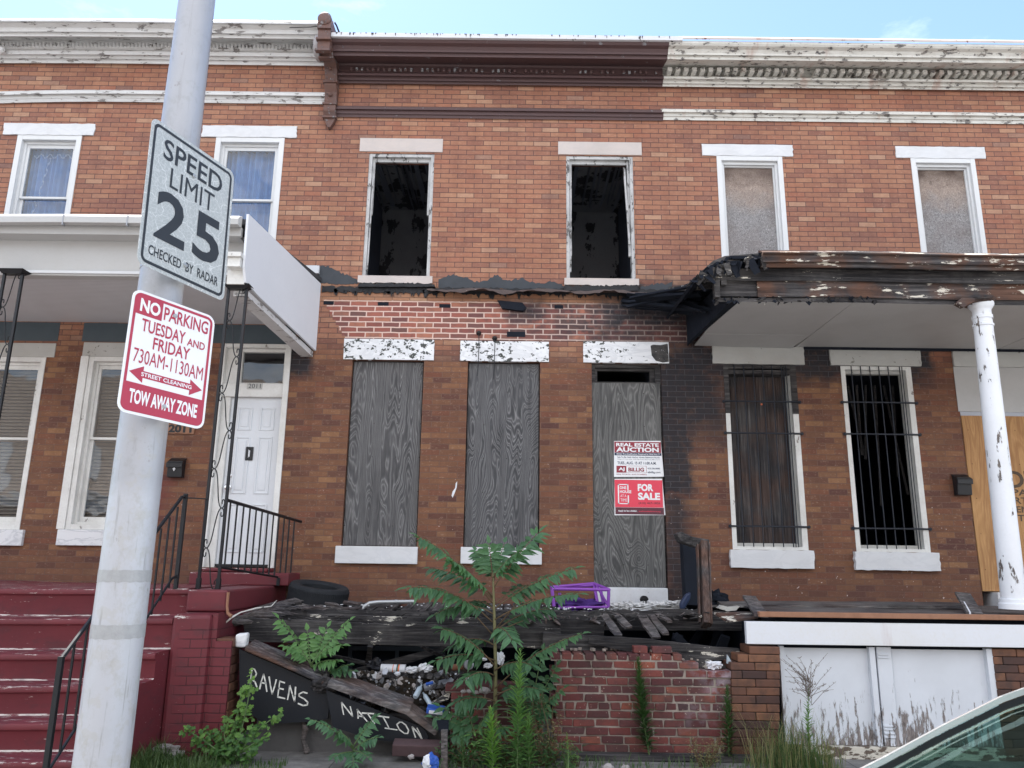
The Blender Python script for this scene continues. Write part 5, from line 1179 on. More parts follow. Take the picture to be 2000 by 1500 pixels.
# ---------------------------------------------------------------- railings, mailboxes, number board
def rail(name, label, pts_top, pts_bot, nb, posts):
    t = thing(name, label, 'railing', posts[0][0], 'black iron railings of the left porch')
    mb = MB(); mb.tube(pts_top, .017, 6); part(mb, 'top_rail', M['iron'], t)
    mb = MB(); mb.tube(pts_bot, .012, 6); part(mb, 'bottom_rail', M['iron'], t)
    a, b, c_, d_ = Vector(pts_top[0]), Vector(pts_top[-1]), Vector(pts_bot[0]), Vector(pts_bot[-1])
    for k in range(1, nb):
        q = k / nb; mb = MB(); p0, p1 = c_.lerp(d_, q), a.lerp(b, q); mb.box(p0.x - .007, p0.x + .007, p0.y - .007, p0.y + .007, p0.z, p1.z); part(mb, 'baluster', M['iron'], t)
    for lo_, hi_ in posts:
        mb = MB(); mb.box(lo_[0] - .018, lo_[0] + .018, lo_[1] - .018, lo_[1] + .018, lo_[2], hi_); part(mb, 'post', M['iron'], t, bevel=.003)
    return t
xr = -3.17
top = PX(350, 968, xr)
yb = 5.72; zbt = P(137, 1288, yb).z
ya_ = 7.5
za_ = P(350, 968, ya_).z
rail('stair_railing', 'black iron stair railing descending beside the oxblood steps, behind the pole', [(xr, ya_, za_ - .01), (xr, ya_ - .08, za_ - .02), (xr, yb, zbt)], [(xr, ya_, SLZ + .12), (xr, ya_ - .1, SLZ + .10), (xr, yb, .22)], 12, [((xr, ya_, SLZ), za_ + .02), ((xr, yb, 0), zbt + .02)])
mb = MB(); mb.tube([(xr, ya_, za_ - .02), (-3.0, 7.6, za_ - .02)], .006, 6); solo(mb, 'tie_bar', M['iron'], 'thin black iron bar from the stair railing post to the scrolled porch post', 'bar')
a = P(440, 976, 7.62); b = P(588, 1019, 9.36); zb1 = P(430, 1107, 7.62).z; zb2 = P(578, 1133, 9.36).z
rail('porch_railing', 'black iron side railing between the scrolled post and the house wall, over the oxblood slab', [(a.x, 7.66, a.z), (b.x, 9.36, b.z)], [(a.x - .03, 7.66, zb1), (b.x - .02, 9.36, zb2)], 13, [((a.x + .74 * (b.x - a.x) - .01, 7.66 + .74 * 1.7, SLZ), P(540, 1128, 9).z)])
def mailbox(x0, x1, y0, y1, label, emblem):
    X0, X1, Z0, Z1 = R4(x0, x1, y0, y1, F - .08)
    t = thing('mailbox', label, 'mailbox', ((X0 + X1) / 2, F, Z0), None)
    mb = MB(); mb.hexa([(x, y, z) for x in (X0, X1) for y, z in ((F - .09, Z0), (F - .11, Z1 - .05), (F - .002, Z0), (F - .002, Z1 - .02))]); part(mb, 'box', M['cartrim'], t, bevel=.006)
    mb = MB(); mb.hexa([(x, y, z) for x in (X0 - .008, X1 + .008) for y, z in ((F - .125, Z1 - .085), (F - .125, Z1 - .07), (F - .002, Z1 - .015), (F - .002, Z1))]); mb.hexa([(x, y, z) for x in (X0 - .006, X1 + .006) for y, z in ((F - .127, Z1 - .13), (F - .127, Z1 - .075), (F - .115, Z1 - .13), (F - .115, Z1 - .075))]); part(mb, 'lid', M['cartrim'], t, bevel=.004)
    if emblem:
        c_ = Vector(((X0 + X1) / 2, F - .113, Z0 + (Z1 - Z0) * .38)); mb = MB()
        mb.prism([c_ + Vector((dx, 0, dz)) for dx, dz in ((-.005, -.02), (.005, -.02), (.004, -.004), (.018, .002), (.014, .012), (.005, .004), (.008, .016), (0, .026), (-.008, .016), (-.005, .004), (-.014, .012), (-.018, .002), (-.004, -.004))], (0, .004, 0)); part(mb, 'emblem', M['litter'], t)
    return t
mailbox(328, 357, 893, 932, 'black mailbox with a small white emblem, left of the white front door', True)
mailbox(1868, 1896, 925, 967, 'black wall mailbox beside the pine boarded doorway at the right', False)
X0, X1, Z0, Z1 = R4(326, 381, 824, 848)
mb = MB(); t = thing('number_board', 'orange-brown carved house number board on the brick, half hidden by the parking sign', 'number sign', (X0, F, Z0)); n = 14
mb.prism([(X0 + (X1 - X0) * k / n, F - .02, Z0 + ru(0, .01)) for k in range(n + 1)] + [(X1 - (X1 - X0) * k / n, F - .02, Z1 - .02 - ru(0, .015)) for k in range(n + 1)], (0, .02, 0)); q = part(mb, 'board', M['rustwood'], t)
text(q, 'numerals', '2011', M['cartrim'], (X0 + .03, F - .0215, Z0 + .015), (1, 0, 0), (0, 0, 1), X1 - X0 - .06, Z1 - Z0 - .05, .05)

# ---------------------------------------------------------------- ruined porch of the middle house
random.seed(33)
rp = thing('ruined_porch', 'charred remains of the wooden porch floor in front of the burned middle house', 'porch', (-.3, 8.5, 0))
ZD = P(900, 1183, 9.0).z
def plank(mb, a, b, wd, th, up=(0, 0, 1), seg=6, j=.006):
    a, b = Vector(a), Vector(b); d_ = (b - a); up = Vector(up); sd = d_.normalized().cross(up).normalized(); u2 = sd.cross(d_.normalized())
    prev = None
    for k in range(seg + 1):
        c_ = a + d_ * k / seg; ww = wd / 2 * ru(.9, 1.05) * (.86 if k in (0, seg) else 1)
        q = [c_ + sd * s1 * ww + u2 * s2 * th / 2 + Vector((ru(-j, j), ru(-j, j), ru(-j, j))) for s1, s2 in ((-1, -1), (1, -1), (1, 1), (-1, 1))]
        if prev:
            for i in range(4): mb.face([prev[i], prev[(i + 1) % 4], q[(i + 1) % 4], q[i]])
        else: mb.face(q[::-1])
        prev = q
    mb.face(prev)
x = -2.1
while x < XR + .6:
    if rnd() < .9:
        yf_ = 8.15 + ru(-.1, .5) if x > -.9 else 8.35 + ru(0, .5)
        mb = MB(); plank(mb, (x + .04, yf_, ZD + ru(-.03, .0) - .02), (x + .04, F - .02, ZD + ru(-.01, .01)), .085, .026, seg=5); part(mb, 'deck_board', M['char_y'], rp)
    x += .092
for y in (8.3, 8.8, 9.25): mb = MB(); plank(mb, (-2.4, y, ZD - .11), (XR + .5, y, ZD - .10), .05, .15, (0, 0, 1), 10, .01); part(mb, 'joist', M['char'], rp)
def poly(px, Y, th, name, mat, par, **k):
    mb = MB(); mb.prism([P(a, b, Y) for a, b in px], (0, th, 0)); return part(mb, name, mat, par, **k)
def rag(a, b, n=16, j=2.0): return [(a[0] + (b[0] - a[0]) * i / n, a[1] + (b[1] - a[1]) * i / n + ru(-j, j) * (0 < i < n)) for i in range(n + 1)]
poly(rag((473, 1208), (640, 1213), 8) + rag((640, 1213), (760, 1222), 8, 3) + rag((760, 1222), (920, 1221), 9, 2.5) + rag((920, 1221), (1095, 1228), 8) + rag((1095, 1268), (900, 1264), 8) + rag((900, 1264), (480, 1253), 12, 1), 7.72, .06, 'rim_beam', M['char_x'], rp, bevel=.004)
poly(rag((605, 1201), (860, 1206), 12) + rag((860, 1206), (1180, 1212), 12) + rag((1180, 1246), (605, 1222), 10, 1), 7.95, .05, 'rim_beam', M['char_x'], rp, bevel=.004)
poly(rag((1060, 1236), (1230, 1246), 10) + rag((1230, 1246), (1445, 1267), 10) + [(1445, 1292)] + rag((1445, 1292), (1060, 1272), 12, 1), 7.66, .06, 'rim_beam', M['char_x'], rp, bevel=.004)
poly(rag((1150, 1246), (1300, 1268), 8) + rag((1300, 1268), (1420, 1300), 8) + rag((1420, 1310), (1290, 1290), 6) + rag((1290, 1290), (1150, 1256), 6), 7.60, .03, 'split_plank', M['char_x'], rp)
poly(rag((600, 1190), (1000, 1196), 26, 4) + rag((1000, 1196), (1385, 1190), 26, 3) + rag((1385, 1202), (1000, 1210), 26, 3) + rag((1000, 1210), (600, 1204), 20, 3), 8.12, .04, 'deck_edge_board', M['char'], rp)
mb = MB()                                                    # splinters and crumbs along the broken edge
for k in range(260):
    px = ru(480, 1390); yy = ru(7.7, 8.3); a = P(px, 1196 + ru(-4, 14) + (12 if px < 700 else 0), yy); b = a + Vector((ru(-.12, .12), ru(-.05, .05), ru(-.035, .03))); mb.cur = random.choice((0, 0, 0, 1, 1, 2)); mb.bar(a, b, ru(.005, .022), ru(.004, .014), (0, ru(-1, 1), 1), .4)
o = solo(mb, 'splinters', [M['char'], M['char_x'], M['greywood']], 'charred splinters and crumbs along the broken edge of the porch floor', 'splinters'); o['kind'] = 'stuff'
mb = MB()
for k in range(26):
    px = ru(1020, 1180); a = P(px, ru(1203, 1214), ru(7.9, 8.1)); b = a + Vector((ru(-.1, .1), 0, ru(-.05, .01))); mb.bar(a, b, ru(.01, .04), .02, (0, -1, 1), .5)
part(mb, 'crumbling_edge', M['capwood'], rp)
# basement front and its little window, under the porch
mb = MB(); mb.box(XL + .05, XR + 1.2, F - .05, F - .004, 0, ZD - .15); part(mb, 'basement_wall', M['soot_shade'], rp)
mb = MB(); r = R4(680, 870, 1262, 1320, F - .06); frame_box(mb, r, F - .10, F - .052, .05); mb.box((r[0] + r[1]) / 2 - .02, (r[0] + r[1]) / 2 + .02, F - .09, F - .055, r[2], r[3]); part(mb, 'basement_window_frame', plain('dull_blue_frame', (.06, .075, .09), .7), rp)
for k in range(7): mb = MB(); plank(mb, P(ru(540, 960), 1262, ru(7.9, 8.8)), P(ru(560, 980), 1340, ru(7.9, 8.8)), ru(.03, .07), .03, (0, 1, 0), 3); part(mb, 'fallen_strut', M['char'], rp)
for k in range(8): mb = MB(); plank(mb, (ru(1.3, 2.9), ru(7.9, 8.8), ZD - .2), (ru(1.3, 2.9), ru(7.9, 8.8), .1), ru(.05, .12), .05, (0, 1, 0), 3); part(mb, 'charred_prop', M['soot_shade'], rp)
# shredded rotten wood at the left end
mb = MB()
for k in range(46):
    t = rnd(); a = P(437 + 120 * t + ru(-10, 10), 1222 - 46 * t + ru(-8, 10), 7.6 + .9 * t); b = P(470 + 130 * t + ru(0, 60), 1213 - 40 * t + ru(-10, 8), 7.75 + .9 * t)
    mid = (a + b) / 2 + Vector((ru(-.04, .04), 0, ru(-.02, .05))); mb.tube([a, mid, b], [ru(.008, .022), ru(.012, .028), .004], 5)
for k in range(36):
    a = P(ru(540, 640), ru(1178, 1202), ru(8.2, 8.9)); b = a + Vector((ru(.15, .5), ru(-.1, .1), ru(-.07, .02))); mb.tube([a, (a + b) / 2 + Vector((0, 0, ru(0, .03))), b], [ru(.006, .02), ru(.01, .025), .003], 5)
solo(mb, 'rotten_timber', M['greywood'], 'splintered grey rotten timber between the oxblood slab and the tyre', 'timber')
mb = MB(); pts = [P(435, 1222, 7.5), P(452, 1206, 7.5), P(470, 1196, 7.6), P(500, 1188, 7.8), P(530, 1184, 8.), P(541, 1172, 8.1)]; mb.tube(pts, [.005, .010, .007, .010, .006, .002], 5)
solo(mb, 'peeling_trim_strip', M['trim_right'], 'pale peeling strip of trim curling along the rotten timber at the porch corner', 'trim strip')
# broken boards hanging over the void
for k, (a, b, wd) in enumerate((((1178, 1198), (1208, 1242), .085), ((1200, 1197), (1228, 1226), .075), ((1252, 1200), (1282, 1246), .10), ((1270, 1199), (1300, 1238), .075), ((1282, 1198), (1308, 1214), .06))):
    mb = MB(); plank(mb, P(*a, 8.15), P(*b, 7.75), wd, .022, (0, -.6, 1), 4, .006)
    solo(mb, 'broken_board', M['greywood'], ('wide broken deck board hanging leftmost over the low brick wall', 'short broken deck board second from left, hanging over the void', 'longest split deck board hanging in the middle of the row', 'splintered deck board hanging fourth from the left', 'small dark board stub hanging rightmost of the row')[k], 'board', 'broken boards hanging over the porch edge')
# burnt newel post leaning on the party wall
np_ = thing('newel_post', 'tall charred newel post leaning between plywood door and barred window', 'post', P(1366, 1200, 8.2))
a0, a1 = P(1352, 1190, 8.6), P(1352, 1052, 8.75)
mb = MB(); mb.bar(P(1350, 1186, 8.7), P(1342, 1056, 8.95), .14, .17, (0, 1, 0)); part(mb, 'charred_half', M['soot_shade'], np_)
mb = MB(); mb.bar(P(1378, 1222, 7.95), P(1372, 1062, 8.35), .07, .16, (0, 1, 0)); part(mb, 'shaft', M['char_z'], np_, bevel=.006)
mb = MB(); mb.bar(P(1388, 1222, 7.93), P(1383, 1064, 8.3), .016, .10, (0, 1, 0)); mb.bar(P(1366, 1216, 7.96), P(1362, 1064, 8.3), .014, .05, (0, 1, 0)); part(mb, 'corner_bead', M['char_z'], np_)
mb = MB()
mb.prism([P(1322, 1043, 8.5), P(1330, 1038, 8.5), P(1352, 1048, 8.4), P(1386, 1054, 8.3), P(1384, 1070, 8.3), P(1358, 1068, 8.4), P(1330, 1058, 8.5)], (0, .22, 0)); part(mb, 'cap', M['char'], np_, bevel=.01)
# tyre
c_ = P(621, 1166, 8.75); tl = Vector((.15, -.10, 1)).normalized()
ty = thing('tyre', 'black worn car tyre lying on the rotten porch floor beside the oxblood slab', 'tyre', c_ - Vector((0, 0, .13)))
mb = MB(); pr = [(.20, -.105), (.215, -.12), (.27, -.135), (.305, -.13), (.322, -.11), (.326, -.06), (.327, 0), (.326, .06), (.322, .11), (.305, .13), (.27, .135), (.215, .12), (.20, .105), (.195, 0)]
mb.lathe(c_, tl, pr, 48, close=True); part(mb, 'casing', M['rubber'], ty, smooth='auto')
mb = MB(); s_ = tl.orthogonal().normalized(); k_ = tl.cross(s_)
for i in range(72):
    a = 2 * math.pi * i / 72; rr = s_ * math.cos(a) + k_ * math.sin(a); tg = tl.cross(rr)
    for hh, sh in ((-.07, 1), (.07, -1)): mb.bar(c_ + rr * .3265 + tl * (hh - .022), c_ + rr * .3265 + tl * (hh + .022) + tg * .012 * sh, .016, .006, rr)
part(mb, 'tread_blocks', M['rubber'], ty)
# bent pipe, mint plastic, purple stool, rags
mb = MB(); mb.tube([P(708, 1192, 8.6), P(712, 1184, 8.6), P(722, 1178, 8.62), P(740, 1176, 8.65), P(775, 1175.5, 8.7), P(808, 1175, 8.75)], .022, 10); mb.tube([P(771, 1175.5, 8.69), P(776, 1175.4, 8.70)], .025, 10)
solo(mb, 'bent_pipe', M['alu'], 'bent pale grey metal pipe lying on the charred floor between tyre and sapling', 'pipe', smooth='auto')
mb = MB(); mb.tube([P(918, 1193, 8.5), P(946, 1192, 8.5)], .016, 8); solo(mb, 'mint_plastic_stick', M['mint'], 'short mint green plastic stick on the charred floor behind the sapling', 'plastic stick')
st_ = thing('purple_stool', 'purple plastic stool frame lying on its side before the plywood door', 'stool', P(1130, 1186, 8.5))
def pt(x, y, dy=0): return P(x, y, 8.5 + dy)
for s in ([(1075, 1147, .35), (1160, 1140, .5)], [(1078, 1150, .0), (1190, 1152, .1)], [(1160, 1140, .5), (1190, 1152, .1)], [(1090, 1146, .4), (1170, 1143, .5)]):
    mb = MB(); mb.tube([pt(*q) for q in s], .017, 8); part(mb, 'frame_rail', M['purple'], st_)
for s in ([(1078, 1150, 0), (1082, 1184, 0)], [(1093, 1158, .1), (1094, 1188, .1)], [(1160, 1140, .5), (1168, 1183, .3)], [(1189, 1152, .1), (1188, 1186, .1)], [(1173, 1152, .3), (1180, 1186, .2)]):
    mb = MB(); mb.tube([pt(*q) for q in s], .018, 8); part(mb, 'leg', M['purple'], st_)
mb = MB(); mb.tube([pt(1094, 1187, .1), pt(1140, 1186, .1), pt(1188, 1186, .1)], .013, 8); mb.tube([pt(1165, 1143, .4), pt(1186, 1180, .1)], .014, 8); part(mb, 'stretcher', M['purple'], st_)
from mathutils import noise as mn
def crumple(name, c, size, mat, label, cat, seed=0, sq=(1, 1, .6), group=None, sub=3, amp=.45, par=None, fold=2.2):
    import bmesh
    bm = bmesh.new(); bmesh.ops.create_icosphere(bm, subdivisions=sub, radius=1); mb = MB()
    for v in bm.verts:
        q = v.co * fold + Vector((seed * 3.1, seed, 0)); k = 1 + amp * (mn.ridged_multi_fractal(q, 1, 2, 3, 1, 2) - 1.) if False else 1 + amp * 1.6 * mn.noise(q) + amp * .8 * mn.noise(q * 2.7)
        v.co = Vector((v.co.x * sq[0], v.co.y * sq[1], v.co.z * sq[2])) * size * k
    mb.v = [v.co + Vector(c) for v in bm.verts]; mb.f = [tuple(v.index for v in f.verts) for f in bm.faces]; mb.mi = [0] * len(mb.f); mb.t = [None] * len(mb.f); bm.free()
    if par: return part(mb, name, mat, par)
    return solo(mb, name, mat, label, cat, group)
crumple('purple_cloth', P(1130, 1183, 8.75), .16, M['purplecloth'], 'dark purple cloth heaped inside the purple stool frame', 'cloth', 3, (1.5, .6, .42))
for k, (px, py, s, sx, lb) in enumerate(((1210, 1186, .10, 1.3, 'grey-white scorched rag at the left end below the plywood door'), (1245, 1187, .12, 1.5, 'crumpled white rag in the middle below the plywood door'), (1285, 1186, .12, 1.5, 'crumpled pale rag at the right below the plywood door'), (1318, 1181, .09, 1.2, 'small round pale rag nearest the charred newel post'))):
    crumple('scorched_rag', P(px, py, 8.8), s, M['ash'], lb, 'rag', k + 5, (sx, .9, .42), 'pale rags below the plywood door', 4, .6, fold=3.2)
mb = MB(); mb.lathe(P(1257, 1171, 9.25), (.1, -1, 0), [(.045, 0), (.045, .05), (.02, .06)], 14); solo(mb, 'tin_can', M['char_x'], 'small scorched tin can resting against the white marble step', 'can')
mb = MB(); mb.prism([P(1330, 1192, 8.4), P(1328, 1180, 8.4), P(1340, 1160, 8.4), P(1350, 1156, 8.4), P(1349, 1170, 8.4), P(1338, 1190, 8.4)], (0, .07, 0)); solo(mb, 'dark_shoe', M['navy'], 'dark navy shoe standing against the charred newel post', 'shoe', bevel=.02)
crumple('charred_bundle', P(1397, 1172, 8.9), .10, M['soot_shade'], 'small black charred bundle on the floor right of the newel post', 'bundle', 9, (1.3, 1, .9))
# litter specks on the deck
mb = MB()
for k in range(170):
    p = P(ru(900, 1370), 1186 + ru(-3, 14), 8.3) if k < 110 else P(ru(600, 1370), ru(1182, 1200), 8.4); p.z = ZD + .012; p.y = ru(8.15, 9.2); s = ru(.004, .014)
    mb.prism([p + Vector((s * math.cos(a) * ru(.6, 1.3), s * math.sin(a), 0)) for a in (0, 1.3, 2.4, 3.6, 5)], (0, 0, .008))
solo(mb, 'paint_flakes', M['litter'], 'scattered white flakes of paint and ash on the charred porch floor', 'paint flakes')['kind'] = 'stuff'
# loose planks lying on the right porch
for pa, pb2, wd, lb in (((1463, 1166), (1487, 1203), .13, 'short grey plank propped across the deck boards near the newel post'), ((1880, 1160), (1904, 1200), .14, 'short weathered plank with a white edge, lying on the deck beside the column')):
    mb = MB(); mb.bar(P(*pa, 8.2), P(*pb2, 7.5), wd, .03, (0, -.3, 1)); t = solo(mb, 'loose_plank', M['greywood'], lb, 'plank', 'loose planks on the right porch', bevel=.003)
    if pa[0] > 1500:
        mb = MB(); a, b = P(pa[0] - 7, pa[1] + 2, 8.2), P(pb2[0] - 9, pb2[1] + 1, 7.49); mb.bar(a, b, .012, .045, (0, -.3, 1)); part(mb, 'white_edge', M['column'], t)
mb = MB(); plank(mb, P(1405, 1180, 8.7), P(1880, 1182, 8.5), .30, .03, (0, -.1, 1), 12, .004); solo(mb, 'long_plank', M['deckwood'], 'long weathered plank lying along the right porch under the barred windows', 'plank')
mb = MB(); mb.prism([P(1403, 1188, 8.3), P(1410, 1182, 8.3), P(1425, 1186, 8.3), P(1445, 1184, 8.3), P(1438, 1192, 8.3), P(1420, 1194, 8.3)], (0, .1, 0)); solo(mb, 'peeled_board_end', M['trim_right'], 'peeling white end of a board, right of the charred newel post', 'board end')
mb = MB(); mb.prism([P(1500, 1100, 7.7)] * 0 + [P(1395, 1196, 7.9), P(1480, 1194, 7.9), P(1480, 1204, 7.6), P(1420, 1212, 7.6)], (0, 0, -.02)); solo(mb, 'brown_deck_remnant', M['char_brown'], 'brown scorched deck remnant hanging left of the white fascia', 'board')

# ---------------------------------------------------------------- low brick wall and collapsed black panels
lw = thing('low_brick_wall', 'crumbling low wall of old red bricks with pale mortar under the ruined porch', 'wall', (.9, 7.45, 0))
zr0 = P(1250, 1277, 7.45).z
lx = lambda px, py: P(px, py, 7.45).x
rows = []
rt = [(1075, 1333), (1085, 1366)] + [(1075 + (k % 3) * 5, 1430) for k in range(11)] + [(1060, 1430)] * 2
for k, (a, b) in enumerate(rt):
    py = 1285 + k * 15.5; rows.append((lx(a, py), lx(b, py), zr0))
random.seed(3)
brick_pile(rows, 7.45, .30, 'brickwork', M['oldbrick'], lw, .205, .057, .014, .0085, 11, header=(0, 6))
random.seed(50)
for px0, px1, lb in ((1237, 1263, 'red-brown brick standing alone on top of the low brick wall'), (1273, 1311, 'dull mauve brick lying on top of the low brick wall, right of the smaller one')):
    X0, X1, Z0, Z1 = R4(px0, px1, 1260, 1276, 7.5); mb = MB(); mb.tone = .4 if px0 < 1250 else .7; mb.box(X0, X1, 7.47, 7.57, zr0 + .004, zr0 + .062, .004); solo(mb, 'loose_brick', M['oldbrick'], lb, 'brick', 'loose bricks on the low wall', bevel=.006)
rows = [(lx(868, 1350), lx(1012, 1350), P(940, 1352, 7.45).z)] + [(lx(880, 1350), lx(1062, 1350), 0)] * 9
rows[0] = (rows[0][0], rows[0][1], P(940, 1338, 7.45).z)
w2 = thing('broken_wall_stub', 'lower broken stub of the brick wall behind the weeds, topped with rubble', 'wall', (-.3, 7.45, 0))
brick_pile(rows, 7.46, .28, 'brickwork', M['oldbrick'], w2, .205, .057, .013, .005, 12)
mb = MB(); mb.box(lx(870, 1470), lx(1580, 1480), 7.30, 7.44, 0, P(1200, 1478, 7.35).z + .02); solo(mb, 'kerb_timber', M['char'], 'blackened timber sill along the foot of the low brick wall', 'timber')
mb = MB()
for k in range(60):
    px = ru(1075, 1440); p = P(px, 1286, 7.55); mb.tone = None; s = ru(.008, .022); top_ = zr0 + .003 if px < 1330 else zr0 - .069 if px < 1366 else zr0 - .137
    p.z = top_ + s * .3; p.y = 7.5 + ru(0, .2); mb.prism([p + Vector((s * math.cos(a) * ru(.7, 1.3), s * math.sin(a), 0)) for a in (0, 1.2, 2.5, 3.9, 5.1)], (0, 0, s))
solo(mb, 'mortar_crumbs', M['mortar'], 'crumbs of mortar scattered along the top of the low brick wall', 'mortar crumbs')['kind'] = 'stuff'
pc = thing('collapsed_porch_panel', 'black painted panel lettered RAVENS in white brush strokes, sloping beside the oxblood pier', 'panel', P(560, 1400, 7.38))
YP = 7.36
p1 = part(MB().prism([P(a, b, YP) for a, b in ((467, 1268), (556, 1306), (636, 1343), (644, 1372), (640, 1404), (600, 1410), (516, 1414), (490, 1395), (468, 1372))], (0, .03, 0)), 'board', M['blackwood'], pc)
def strokes(par, name, lst, Y, w_=3.2):
    mb = MB()
    for s in lst:
        for a, b in zip(s, s[1:]):
            A, B = P(*a, Y), P(*b, Y); d_ = (B - A); L = d_.length; d_.normalize(); n_ = Vector((-d_.z, 0, d_.x)); h = w_ * .0047 / 2
            m1 = ru(.8, 1.15) * h; m2 = ru(.7, 1.1) * h; A = A - d_ * h * .5; B = B + d_ * h * .5
            mb.face([A + n_ * m1, B + n_ * m2, B - n_ * m2, A - n_ * m1])
    return part(mb, name, M['chalk'], par, fix=False)
z7 = lambda L: [(380 + x / 5, 1120 + y / 5) for x, y in L]
strokes(p1, 'brush_lettering', [z7(q) for q in (
    [(563, 925), (555, 990), (545, 1095)], [(560, 930), (585, 935), (604, 975), (596, 1005), (560, 1035), (590, 1060), (612, 1118)],
    [(675, 985), (650, 1060), (636, 1128)], [(675, 985), (692, 1060), (706, 1152)], [(648, 1065), (695, 1075)],
    [(728, 1010), (740, 1090), (758, 1178)], [(798, 1038), (782, 1100), (758, 1178)],
    [(832, 1055), (822, 1130), (812, 1205)], [(830, 1052), (880, 1068)], [(822, 1120), (868, 1132)], [(812, 1205), (882, 1222)],
    [(928, 1095), (920, 1170), (908, 1232)], [(930, 1095), (955, 1180), (976, 1255)], [(986, 1110), (982, 1190), (976, 1255)],
    [(1100, 1170), (1060, 1158), (1020, 1178), (1022, 1200), (1070, 1225), (1105, 1258), (1100, 1285), (1060, 1290), (1012, 1270)])], YP - .002, 2.7)
capm = M['capwood']
mb = MB()
def capbar(name, label, tl, tr, w3d, par, mat, th=.035):
    a, b = P(*tl, YP - .06), P(*tr, YP - .06); mb = MB(); d_ = (b - a).normalized(); n_ = Vector((-d_.z, 0, d_.x)); bk = Vector((0, w3d * .92, w3d * .16))
    mb.hexa([a - n_ * th, a, a - n_ * th + bk, a + bk, b - n_ * th, b, b - n_ * th + bk, b + bk]); return part(mb, name, mat, par, bevel=.008, label=label)
capbar('cap_rail', None, (480, 1262), (634, 1328), .26, pc, M['capwood'])
mb = MB(); mb.tube([P(480, 1268, YP - .065), P(556, 1300, YP - .065), P(632, 1334, YP - .065)], .016, 8); part(mb, 'rail_moulding', M['char_brown'], pc)
crumple('splintered_joint', P(636, 1336, YP), .09, M['char'], None, None, 4, (1.2, 1, .8), par=pc)
pn = thing('collapsed_porch_panel', 'black painted panel lettered NATION in white brush strokes, lower piece of the fallen parapet', 'panel', P(750, 1440, 7.3))
Y2 = 7.28
p2 = part(MB().prism([P(a, b, Y2) for a, b in ((637, 1348), (740, 1388), (820, 1418), (832, 1428), (839, 1447), (780, 1450), (726, 1444), (650, 1420))], (0, .03, 0)), 'board', M['blackwood'], pn)
z6 = lambda L: [(600 + x / 4, 1180 + y / 4) for x, y in L]
strokes(p2, 'brush_lettering', [z6(q) for q in (
    [(268, 768), (276, 820), (285, 862)], [(268, 768), (310, 820), (355, 878)], [(336, 800), (346, 840), (355, 878)],
    [(392, 822), (396, 860), (398, 892)], [(388, 822), (430, 870), (468, 915)], [(396, 872), (440, 880)],
    [(428, 850), (520, 856)], [(470, 852), (500, 895), (526, 932)],
    [(545, 872), (638, 885)], [(592, 880), (620, 930), (640, 970)], [(608, 968), (702, 982)],
    [(722, 922), (700, 940), (720, 980), (760, 1010), (785, 1010), (792, 985), (770, 945), (740, 922), (722, 922)],
    [(820, 958), (832, 1000), (846, 1040)], [(820, 958), (860, 1000), (898, 1060)], [(858, 968), (880, 1010), (898, 1060)])], Y2 - .002, 2.5)
YP_ = YP; YP = Y2
capbar('cap_rail', None, (642, 1330), (802, 1386), .30, pn, M['capwood'], .055)
capbar('cap_rail', 'short lower piece of cap rail at the foot of the fallen parapet', (800, 1388), (856, 1428), .22, pn, M['capwood'], .05)
YP = YP_
mb = MB()                                                    # white stone on the pier
X0, X1, Z0, Z1 = R4(460, 482, 1237, 1263, 7.35); mb.box(X0, X1, 7.33, 7.42, Z0, Z1, .010); solo(mb, 'white_stone', M['marble'], 'rounded white stone block on the corner of the oxblood pier', 'stone', bevel=.018)
mb = MB(); mb.box(P(500, 1430, 7.5).x, P(870, 1430, 7.5).x, 7.5, 7.62, -.02, P(600, 1392, 7.5).z, .01); solo(mb, 'foundation_wall', M['stucco'], 'low grey cement foundation below the black lettered panels', 'foundation', bevel=.01)
mb = MB(); mb.tube([P(592, 1405, 7.45), P(597, 1425, 7.42), P(592, 1445, 7.42), P(600, 1470, 7.42)], [.02, .028, .02, .03], 7); solo(mb, 'dead_root', M['greywood'], 'twisted dead root on the grey cement foundation', 'root')
mb = MB(); a, b = P(868, 1425, 6.95), P(868, 1512, 6.95); mb.bar(a, b, .055, .04, (0, 1, 0)); solo(mb, 'wooden_stake', M['greywood'], 'grey wooden stake leaning upright at the end of the lettered panels', 'stake', bevel=.004)
mb = MB(); mb.bar(P(768, 1459, 7.2), P(862, 1462, 7.2), .14, .10, (0, -.2, 1)); solo(mb, 'red_timber', plain('faded_red_timber', (.09, .055, .058), .85, var=.5), 'faded dark red timber lying on the pavement under the lettered panels', 'timber', bevel=.01)
mb = MB(); mb.box(P(868, 1415, 7.1).x - .05, P(868, 1415, 7.1).x + .05, 7.05, 7.2, P(868, 1428, 7.1).z, P(868, 1408, 7.1).z, .02); solo(mb, 'dark_stub', M['soot_shade'], 'small black charred lump on top of the wooden stake', 'charred lump')

